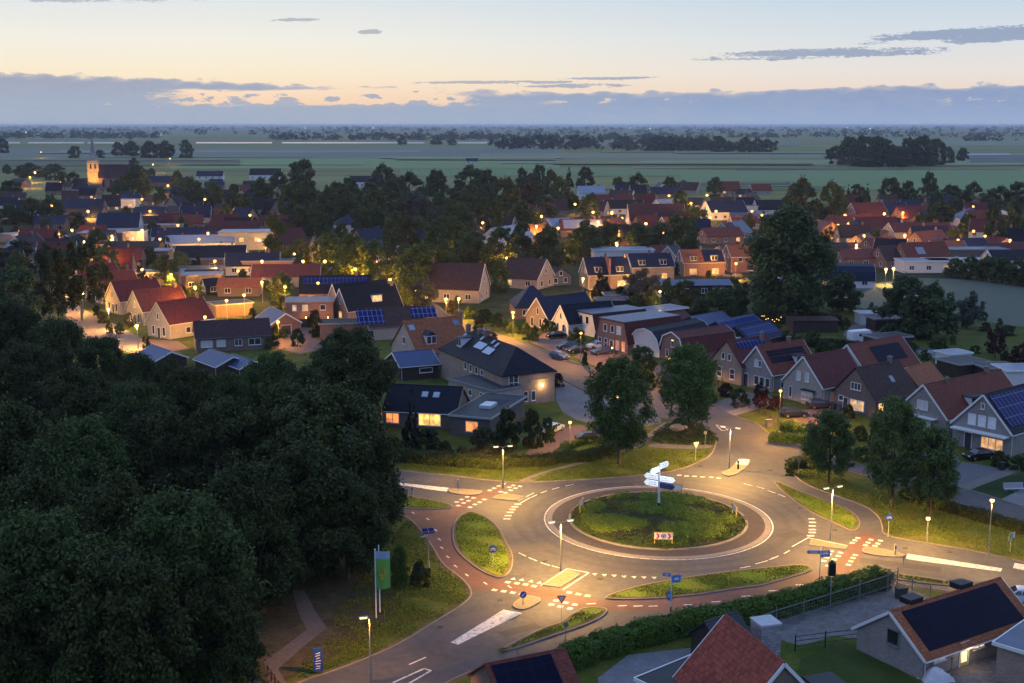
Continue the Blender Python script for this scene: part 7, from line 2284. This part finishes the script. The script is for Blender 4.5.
light(o, (0, -1.2, 5.2), 60, (.85, .92, 1), 0)

# blue way signs at the cycle path
def cycle_post(x, y, lab, arms, hgt=4.2, box=False):
    o = empty('cycle_signpost', (*G(x, y).xy, 0), 0, lab, 'signpost')
    mb = MB(); mb.tube((0, 0, 0), (0, 0, hgt), .05, n=8); mb.build('post', plain((.6, .62, .66), .5), o)
    mb = MB(); mb.tube((0, 0, .05), (0, 0, 1.1), .056, n=8); mb.build('post_base', BLACKP, o)
    for z, ang, L, w in arms:
        a = math.radians(ang); d = Vector((math.cos(a), math.sin(a), 0))
        mb = MB(); mb.bar(d * .05 + Vector((0, 0, z)), d * L + Vector((0, 0, z)), .05, w); s_ = mb.build('sign_arm', plain((.10, .22, .55), .4, .1), o)
        mb = MB(); n = Vector((-d.y, d.x, 0))
        for k in (-1, 1): mb.bar(d * .25 + n * k * .03 + Vector((0, 0, z)), d * (L - .2) + n * k * .03 + Vector((0, 0, z)), .008, w * .3)
        mb.build('lettering', WHITE, s_)
    return o
cycle_post(670.5, 618, 'blue cycle signpost with a square board at the south cycle path', ((3.8, 12, .9, .7), (4.2, 170, .8, .3), (2.2, 180, .35, .9)))
cycle_post(819, 588, 'cycle signpost with long blue arms at the hedge end', ((3.7, 175, 1.3, .3), (3.7, 10, 1.0, .3), (3.3, 20, 1.1, .3)))
# dark lantern post at the hedge end
o = empty('lantern_post', (*G(830, 606).xy, 0), 0, 'post with a dark hooded box at the hedge end', 'post')
mb = MB(); mb.tube((0, 0, 0), (0, 0, 3.2), .05, n=6); mb.build('post', GALV, o)
mb = MB(); mb.box((0, 0, 3.7), (.6, .5, 1.2)); mb.build('hood', BLACKP, o)
mb = MB(); mb.tube((0, 0, 4.3), (0, 0, 4.6), .42, .04, 8); mb.build('hood_roof', BLACKP, o)
# right verge: round sign with green board by the east arm
o = empty('verge_sign', (*G(1010, 552).xy, 0), .5, 'pale green sign boards on a post at the right end of the east arm', 'road sign')
mb = MB(); mb.tube((0, 0, 0), (0, 0, 2.2), .04, n=6); mb.build('post', GALV, o)
mb = MB(); mb.box((-.1, -.05, 1.7), (.6, .04, .9)); mb.build('board', plain((.3, .42, .3), .5), o)
mb = MB(); mb.box((.45, .1, 1.8), (.5, .04, .6)); mb.build('board', WHITE, o)

# green banner with a gold crest-like hand shape on two white poles
p = G(376, 616); 
p2 = G(381, 612)
o = empty('flag_pole', (*G(376.3, 618).xy, 0), 0, 'white flag pole carrying a green banner on the park lawn', 'flag pole')
mb = MB(); mb.tube((0, 0, 0), (0, 0, 6.6), .07, .05, 8); mb.ball((0, 0, 6.65), .09, 8, 4); mb.build('pole', WHITE, o)
bn = MB()
hz_ = 3.6
for i in range(8):
    for j in range(10):
        def bp_(i, j): return (.08 + i * .16, .10 * math.sin(i * .8 + j * .15), 6.5 - j * hz_ / 10 - .05 * math.sin(i * .5))
        bn.face([bp_(i, j + 1), bp_(i + 1, j + 1), bp_(i + 1, j), bp_(i, j)], 0 if j > 1 else 1)
b_ = bn.build('banner', [plain((.16, .40, .08), .7, .12), plain((.30, .42, .55), .7, .1)], o)
b_.modifiers.new('thick', 'SOLIDIFY').thickness = .02
em = MB()
for x0, z0, x1, z1, w_ in ((.42, 4.9, .42, 4.25, .15), (.56, 5.05, .56, 4.2, .1), (.70, 5.1, .70, 4.2, .1), (.84, 5.0, .84, 4.25, .1), (.98, 4.7, .9, 4.3, .1), (.42, 4.2, .9, 4.2, .16), (.5, 4.05, .82, 4.05, .2), (.6, 3.9, .74, 3.85, .14)):
    em.bar((x0, -.13, z0), (x1, -.13, z1), .03, w_ * 1.5)
em.build('emblem', plain((.75, .6, .08), .6), b_)
o = empty('flag_pole', (*G(380, 612).xy, 0), 0, 'bare white flag pole behind the green banner', 'flag pole')
mb = MB(); mb.tube((0, 0, 0), (0, 0, 6.6), .07, .05, 8); mb.build('pole', WHITE, o)
# blue totem and sign by the park path
def totem(x, y, lab, hgt, rot):
    o = empty('totem_sign', (*G(x, y).xy, 0), rot, lab, 'sign')
    mb = MB(); mb.box((0, 0, hgt / 2 + .15), (.72, .14, hgt - .3)); b_ = mb.build('board', plain((.012, .06, .36), .4, .15), o)
    mb = MB()
    for k in (-.3, .3): mb.tube((k, 0, 0), (k, 0, hgt), .03, n=6)
    mb.build('post', BLACKP, o)
    mb = MB()
    g = random.Random(3)
    for i in range(7):
        z = .5 + i * .22
        mb.bar((-.18 + g.uniform(-.06, .06), -.075, z), (.14 + g.uniform(-.1, .1), -.075, z + g.uniform(.0, .14)), .006, .07)
    mb.build('lettering', WHITE, b_)
totem(318.5, 674, 'tall blue sign with white lettering at the road edge of the park lawn', 2.3, .15)
totem(253, 692, 'dark blue sign at the wooden railing by the park path', 2.0, .0)
o = empty('bridge_railing', (*G(268, 676).xy, 0), 0, 'wooden railing of the small footbridge on the park path', 'railing')
a0, a1 = Vector((0, 0, 0)), G(279, 692) - G(268, 676)
mb = MB()
for z in (.5, .9): mb.bar(a0 + Vector((0, 0, z)), a1 + Vector((0, 0, z)), .07, .12)
mb.build('rail', WOOD, o)
for i in range(4):
    mb = MB(); q = a0.lerp(a1, i / 3); mb.box((q.x, q.y, .5), (.12, .12, 1.0)); mb.build('post', WOOD, o)
# boulders on the planted bed
for x, y, s_, lab in ((677, 431, 1.1, 'large pale boulder on the triangular bed'), (684, 430, .7, 'smaller boulder on the triangular bed')):
    mb = MB(); mb.ball((0, 0, 0), s_, 9, 6, sz=.65)
    g = random.Random(x); mb.v = [(a * g.uniform(.8, 1.15), b_ * g.uniform(.8, 1.15), c_ * g.uniform(.85, 1.1)) for a, b_, c_ in mb.v]
    b = mb.build('boulder', plain((.26, .25, .24), .9, .3, 2)); b.location = (*G(x, y).xy, s_ * .35); tag(b, lab, 'boulder')
# sculpture of white letters lying on the lawn at the right: a slatted white bench
o = empty('slatted_bench', (*G(1014, 492).xy, 0), .1, 'pale slatted bench standing on the lawn at the right edge', 'bench')
for z, y, nm in ((.45, 0, 'seat'), (.75, .28, 'backrest')):
    mb = MB()
    for i in range(5):
        if nm == 'seat': mb.box((0, -.2 + i * .11, z), (2.6, .08, .04))
        else: mb.box((0, y + .03 * i, z - .2 + i * .13), (2.6, .04, .09))
    mb.build(nm, plain((.5, .5, .52), .6), o)
for x in (-1.1, 0, 1.1):
    mb = MB(); mb.bar((x, -.2, 0), (x, -.2, .43), .06, .06); mb.bar((x, .3, 0), (x, .42, 1.05), .06, .06); mb.build('leg', GREYP, o)

# ---- fences
def fence(px, hgt, label, rails=(.3, .9), wire=True, gap=3.0, mat=GREYP):
    P = [G(*p) for p in px]
    o = empty('fence', P[0], 0, label, 'fence')
    b0 = P[0]
    for i in range(len(P) - 1):
        a, b_ = P[i] - b0, P[i + 1] - b0
        L = (b_ - a).length
        mb = MB()
        for z in rails: mb.bar(a + Vector((0, 0, z * hgt)), b_ + Vector((0, 0, z * hgt)), .05, .05)
        if wire:
            k = int(L / .35)
            for j in range(k): q = a.lerp(b_, j / k); mb.bar(q + Vector((0, 0, .05)), q + Vector((0, 0, hgt)), .012, .012)
            for z in np.arange(.15, hgt, .3): mb.bar(a + Vector((0, 0, z)), b_ + Vector((0, 0, z)), .012, .012)
        mb.build('rail', mat, o)
        n = max(1, int(L / gap))
        for j in range(n + (i == len(P) - 2)):
            q = a.lerp(b_, j / n)
            mb = MB(); mb.tube(q, q + Vector((0, 0, hgt + .1)), .06, n=6); mb.build('post', mat, o)
    return o
fence([(752, 637), (776, 628), (830, 611), (887, 592), (897, 586)], 1.9, 'tall wire fence along the gravel yard behind the hedge')
fence([(893, 585), (912, 591), (930, 598)], 1.2, 'short low fence at the top corner of the gravel yard')
fence([(795, 651), (825, 647), (860, 643)], 1.4, 'rail fence between the gravel yard and the dark lawn', (.35, .65, .95), False, 2.5, BLACKP)
fence([(744, 407), (766, 416), (779, 424), (790, 428)], .7, 'low front garden fence by the orange street lamp', (.5, 1.0), False, 1.5, WOOD)
fence([(905, 352), (960, 368), (1005, 380)], 1.1, 'post and wire fence around the allotments', (.5, 1), False, 4, WOOD)
fence([(835, 376), (850, 374), (872, 371)], 1.2, 'garden fence behind the brown house', (.3, .6, .9), False, 3, WOOD)

# white tarp covered thing beside the long low house
p = G(936, 680)
mb = MB(); g = random.Random(4)
N_ = 12
for i in range(N_):
    for j in range(N_):
        def tp(i, j):
            u, v = i / N_ * 2 - 1, j / N_ * 2 - 1
            rr = max(abs(u), abs(v))
            z = 1.25 * (1 - rr ** 3) * (.75 + .25 * math.cos(3 * u + 1) * math.cos(2.5 * v)) + .06 * math.sin(9 * u + 4 * v)
            return (u * 1.25 + .1 * math.sin(5 * v), v * .8, max(.02, z))
        mb.face([tp(i, j), tp(i + 1, j), tp(i + 1, j + 1), tp(i, j + 1)])
t_ = mb.build('tarpaulin', plain((.6, .58, .6), .6, .12), smooth=True); t_.location = p; t_.rotation_euler.z = .3
tag(t_, 'white tarpaulin draped over something beside the long low brick house', 'tarpaulin')

# ---- vehicles
def car_proto(name, estate=False, van=False):
    r = empty(name, (0, 0, 0))
    L, Wd = (4.3, 1.78)
    if van:
        L, Wd = 5.8, 2.1
        prof = [(-2.9, .35), (-2.9, 2.5), (-2.7, 2.75), (1.5, 2.8), (1.9, 2.3), (2.2, 1.5), (2.85, 1.2), (2.9, .4)]
    elif estate:
        prof = [(-2.15, .35), (-2.15, .95), (-2.0, 1.0), (-1.75, 1.45), (-1.55, 1.5), (.05, 1.48), (.4, 1.4), (1.0, .98), (1.95, .82), (2.15, .6), (2.15, .32)]
    else:
        prof = [(-2.15, .35), (-2.15, .8), (-2.0, .93), (-1.6, .98), (-1.05, 1.38), (-.75, 1.44), (.15, 1.43), (.45, 1.36), (1.1, .95), (1.95, .8), (2.15, .6), (2.15, .32)]
    mb = MB()
    def to3(a, p):
        z = p[1]
        k = 1.0 if z < .9 or van else 1 - .28 * (z - .9) / .6
        return (p[0], a * k, z)
    # sides cut in at the shoulders for a rounded body
    secs = [(-1, .93), (-.86, 1.0), (.86, 1.0), (1, .93)]
    rows = []
    for f_, sc_ in secs:
        rows.append([to3(f_ * Wd / 2, (p[0] * (.985 if abs(f_) == 1 else 1), .35 + (p[1] - .35) * (1 if abs(f_) < 1 else .96))) for p in prof])
    n = len(prof)
    for a, b_ in zip(rows[:-1], rows[1:]):
        for i in range(n):
            j = (i + 1) % n
            mb.face([a[i], a[j], b_[j], b_[i]])
    mb.face(list(reversed(rows[0]))); mb.face(rows[-1])
    body = mb.build('body', plain((.1, .1, .1), .25), r, smooth=False)
    gm = MB()
    if van:
        gm.face([(1.53, -.9, 2.74), (1.53, .9, 2.74), (2.21, .95, 1.55), (2.21, -.95, 1.55)][::-1])
        for s_ in (1, -1): gm.box((-.6, s_ * (Wd / 2 + .0), 1.9), (1.4, .03, .6))
    else:
        top = max(p[1] for p in prof)
        fr = [p for p in prof if p[0] > 0 and p[1] > .9]
        rear = [p for p in prof if p[0] < 0 and p[1] > .9]
        f0, f1 = fr[-1], fr[-2]
        q0, q1 = rear[1 if not estate else 1], rear[2]
        for (a, b_) in ((f1, f0), (q0, q1)):
            w0, w1 = Wd / 2 * .86 * (1 - .28 * (a[1] - .9) / .6), Wd / 2 * .86 * (1 - .28 * (b_[1] - .9) / .6)
            d = Vector((b_[0] - a[0], 0, b_[1] - a[1])); nn_ = Vector((-d.z, 0, d.x)).normalized()
            if nn_.z < 0: nn_ = -nn_
            nn_ *= .012
            q = [Vector((a[0], -w0, a[1])), Vector((a[0], w0, a[1])), Vector((b_[0], w1, b_[1])), Vector((b_[0], -w1, b_[1]))]
            q = [p + nn_ for p in q]
            if (q[1] - q[0]).cross(q[2] - q[1]).dot(nn_) < 0: q.reverse()
            gm.face(q)
        for s_ in (1, -1):
            xs = (-1.7, -.05) if estate else (-1.15, -.05)
            for x0, x1, x2, x3 in ((xs[0], xs[1], xs[1], xs[0] + .2), (xs[1] + .08, .85, .32, xs[1] + .08)):
                z0, z1 = .98, 1.33
                y0, y1 = s_ * (Wd / 2 * (1 - .28 * (z0 - .9) / .6) * 1.004), s_ * (Wd / 2 * (1 - .28 * (z1 - .9) / .6) * 1.004)
                q = [(x0, y0, z0), (x1, y0, z0), (x2, y1, z1), (x3, y1, z1)]
                gm.face(q if s_ < 0 else q[::-1])
    gm.build('window', glass_dark((.02, .022, .028)), r)
    for sx in (-1.35 * L / 4.3, 1.32 * L / 4.3):
        for s_ in (1, -1):
            mb = MB(); mb.tube((sx, s_ * (Wd / 2 - .2), .32), (sx, s_ * (Wd / 2 + .01), .32), .32, n=14); wh = mb.build('wheel', BLACKP, r)
            mb = MB(); mb.tube((sx, s_ * (Wd / 2), .32), (sx, s_ * (Wd / 2 + .02), .32), .19, n=10); mb.build('rim', METAL, wh)
    for s_ in (1, -1):
        mb = MB(); mb.box((L / 2 - .08, s_ * Wd * .36, .68), (.16, .36, .14)); mb.build('headlight', plain((.6, .6, .62), .15, .05), r)
        mb = MB(); mb.box((-L / 2 + .05, s_ * Wd * .38, .8), (.12, .28, .16)); mb.build('tail_light', plain((.3, .01, .01), .2, .05), r)
    return r
PSEDAN, PEST, PVAN = car_proto('parked_car'), car_proto('parked_car', True), car_proto('camper_van', van=True)
USED = set()
def car(x, y, az_, paint, label, pr=None, cat='car', group=None, rough=.22):
    pr = pr or PEST
    if pr.name in USED: o = copy_tree(pr)
    else: o = pr; USED.add(pr.name)
    o.location = (*G(x, y).xy, .025); o.rotation_euler.z = math.radians(az_)
    tag(o, label, cat, group)
    for ch in o.children:
        if ch.name.split('.')[0] == 'body':
            ch.material_slots[0].link = 'OBJECT'
            m = plain(paint, rough, .04)
            ch.material_slots[0].material = m
    return o
car(559.6, 359, -52, (.06, .10, .20), 'blue car driving in the middle of the street')
car(567, 348.5, 205, (.03, .06, .11), 'dark blue car parked left in the row before the brick house')
car(577, 352.5, 205, (.015, .02, .028), 'black car parked in the row under the street lamp', PSEDAN)
car(597, 348, 205, (.65, .65, .66), 'white car parked before the wide brick house')
car(602, 354, 205, (.05, .07, .12), 'grey blue car in front of the white parked car')
car(556, 338, 200, (.012, .012, .016), 'black car beside the small white gable house', PSEDAN)
car(590, 441.5, 12, (.02, .022, .026), 'black car parked behind the low lit hedge', PSEDAN)
car(608, 436, 15, (.03, .04, .06), 'dark grey car half under the round tree')
car(553, 432, 60, (.7, .7, .7), 'white car half hidden by the clipped shrub')
car(794, 417, 8, (.012, .016, .035), 'dark blue car parked on the drive of the pale plastered house')
car(820, 408, 10, (.05, .045, .06), 'dark car close to the wall of the pale plastered house')
car(979, 459, 196, (.012, .010, .010), 'black sedan in front of the solar grid house', PSEDAN)
car(723.5, 279.5, 180, (.02, .025, .05), 'far dark car before the glowing orange house')
car(735.5, 278.5, 180, (.02, .02, .02), 'far black car beside the glowing orange house')
car(1020, 587 + 15, 165, (.6, .62, .65), 'pale car just past the long low brick house')
car(861, 343, 20, (.68, .7, .74), 'white camper van in the back gardens', PVAN, 'camper van', None, .4)
car(783, 283, 0, (.3, .35, .5), 'far pale car left of the poplar')
# tables of clutter in the allotments: low greenhouse, cold frames
for x, y, lab in ((925, 353, 'small white greenhouse frame in the allotments'), (938, 357, 'second pale cold frame in the allotments')):
    o = empty('cold_frame', (*G(x, y).xy, 0), .4, lab, 'cold frame')
    mb = MB(); mb.box((0, 0, .35), (3.2, 1.6, .7)); mb.build('frame', plain((.45, .5, .55), .5), o)
    mb = MB(); mb.box((0, 0, .73), (3.0, 1.4, .05)); mb.build('lid', SKY, o)
# utility boxes and bins
for x, y, s_, col_, lab in ((769, 427, (.9, .5, 1.1), (.45, .36, .24), 'small brick pillar at the low front garden fence'), (901, 598, (1.1, .5, 1.0), (.05, .06, .055), 'dark green cabinet at the corner of the gravel yard'), (736, 408, (.5, .5, .9), (.02, .02, .02), 'black bin at the drive of the strip solar house')):
    o = empty('cabinet', (*G(x, y).xy, 0), .3, lab, 'cabinet')
    mb = MB(); mb.box((0, 0, s_[2] / 2), s_); mb.build('box', plain(col_, .7), o)
    mb = MB(); mb.box((0, 0, s_[2] + .04), (s_[0] + .1, s_[1] + .1, .08)); mb.build('lid', plain(sc3(col_, .8), .6), o)
# far lights and masts near the horizon
for x, y, e in ((26, 133, 1), (112, 126.6, 1), (305, 127, 1), (362, 126.6, 1), (373, 126.8, 1), (630, 127, 1.6), (847, 127, 1), (870, 128, 1), (590, 142, 1.2), (650, 127.6, 1), (161, 134, .8), (271, 131, .8)):
    p = G(x, max(128.2, y + 1.6))
    k = p.y / 1200
    mb = MB(); mb.ball((p.x, p.y, 10), .45 * k, 6, 4); mb.tube((p.x, p.y, 0), (p.x, p.y, 10), .1 * k, n=5)
    tag(mb.build('far_lamp', glow((.95, .95, 1.0), 3.0 * e)), 'tiny white light far out on the plain', 'lamp', 'tiny lights far out on the plain')


# bins beside the houses of the right hand row
for i, (x, y, c_, lab) in enumerate(((748, 405, (.02, .08, .03), 'green wheeled bin at the drive edge before the long dark solar strips'), (834, 410, (.03, .03, .035), 'grey wheeled bin by the brown house with the lit bay window'), (838, 411, (.03, .06, .15), 'blue wheeled bin by the brown house with the lit bay window'),
                          (1002, 470, (.03, .03, .03), 'dark wheeled bin below the solar grid house'), (948, 668, (.03, .05, .035), 'green wheeled bin beside the lit glass door'), (572, 341, (.02, .07, .03), 'green wheeled bin beside the small white gable house'), (520, 428, (.03, .03, .035), 'grey wheeled bin at the dark flat wing'))):
    o = empty('wheelie_bin', (*G(x, y).xy, .02), i * .7, lab, 'bin')
    mb = MB(); mb.extrude([(-.24, .08), (.24, .08), (.30, 1.0), (-.30, 1.0)], -.28, .28, lambda a, p: (a, p[0], p[1])); mb.build('bin_body', plain(c_, .5), o)
    mb = MB(); mb.box((0, 0, 1.03), (.64, .68, .07)); mb.build('lid', plain(sc3(c_, 1.3), .5), o)
    for k in (-.24, .24):
        mb = MB(); mb.tube((k - .03, .27, .1), (k + .03, .27, .1), .1, n=10); mb.build('wheel', BLACKP, o)
fence([(706, 396), (722, 387)], 1.6, 'board fence beside the strip solar house', (.2, .5, .8), False, 1.8, WOOD)
fence([(800, 399), (826, 392)], 1.6, 'board fence between the strip solar house and the pale plastered house', (.2, .5, .8), False, 1.8, WOOD)
fence([(395, 447), (420, 450), (450, 452)], 1.2, 'low board fence in the dark garden of the lit bungalow', (.3, .8), False, 1.8, WOOD)

# ------------------------------------------------------------------ words for the things that are told apart by their neighbours
def word_labels():
    AUTO.extend(HAUTO)
    used = {}
    for o in SC.objects:
        if o.parent is None and 'label' in o: used.setdefault(o['label'], []).append(o)
    items = []
    for o, adj, h in AUTO:
        p = Vector((o.location.x, o.location.y))
        near = sorted(LAND, key=lambda l: (Vector((l[1], l[2])) - p).length)[:9]
        items.append((o, adj, h, p, near))
    def rel(p, l):
        q = Vector((l[1], l[2]))
        v = p - q
        view = q.normalized(); right = Vector((view.y, -view.x))
        a, b_ = v.dot(view), v.dot(right)
        if abs(a) > 1.4 * abs(b_): return 'behind the' if a > 0 else 'in front of the'
        return 'right of the' if b_ > 0 else 'left of the'
    taken = set()
    groups = {}
    for it in items:
        o, adj, h, p, near = it
        groups.setdefault((adj, rel(p, near[0]), near[0][0]), []).append(it)
    for (adj, r_, nm), its in groups.items():
        its.sort(key=lambda i: -i[2])
        if len(its) == 1: its[0][0]['label'] = f'{adj} {r_} {nm}'; continue
        if len(its) == 2:
            for w_, it in zip(('taller', 'lower'), its): it[0]['label'] = f'{w_} {adj} {r_} {nm}'
            continue
        for k, it in enumerate(its):
            o, _, h, p, near = it
            w_ = 'tallest ' if k == 0 else 'lowest ' if k == len(its) - 1 else ''
            if w_: o['label'] = f'{w_}{adj} {r_} {nm}'
            else:
                base_ = f'{adj} {r_} {nm}'
                for l2 in near[1 + (k - 1) % 4:] + near[1:]:
                    t_ = f'{base_}, {rel(p, l2)} {l2[0]}'
                    if len(t_.split()) <= 16 and t_ not in taken: break
                else: t_ = f'{base_}'
                o['label'] = t_; taken.add(t_)
    for o, adj, h, p, near in items:
        w_ = o['label'].split()
        if len(w_) > 16: o['label'] = ' '.join(w_[:16]).rstrip(',')
word_labels()
seen = {}
for o in SC.objects:
    if o.parent is None and 'label' in o and 'kind' not in o: seen.setdefault(o['label'], []).append(o)
for lab, L_ in seen.items():
    if len(L_) > 1:
        for o in L_:
            if 'group' not in o: o['group'] = lab
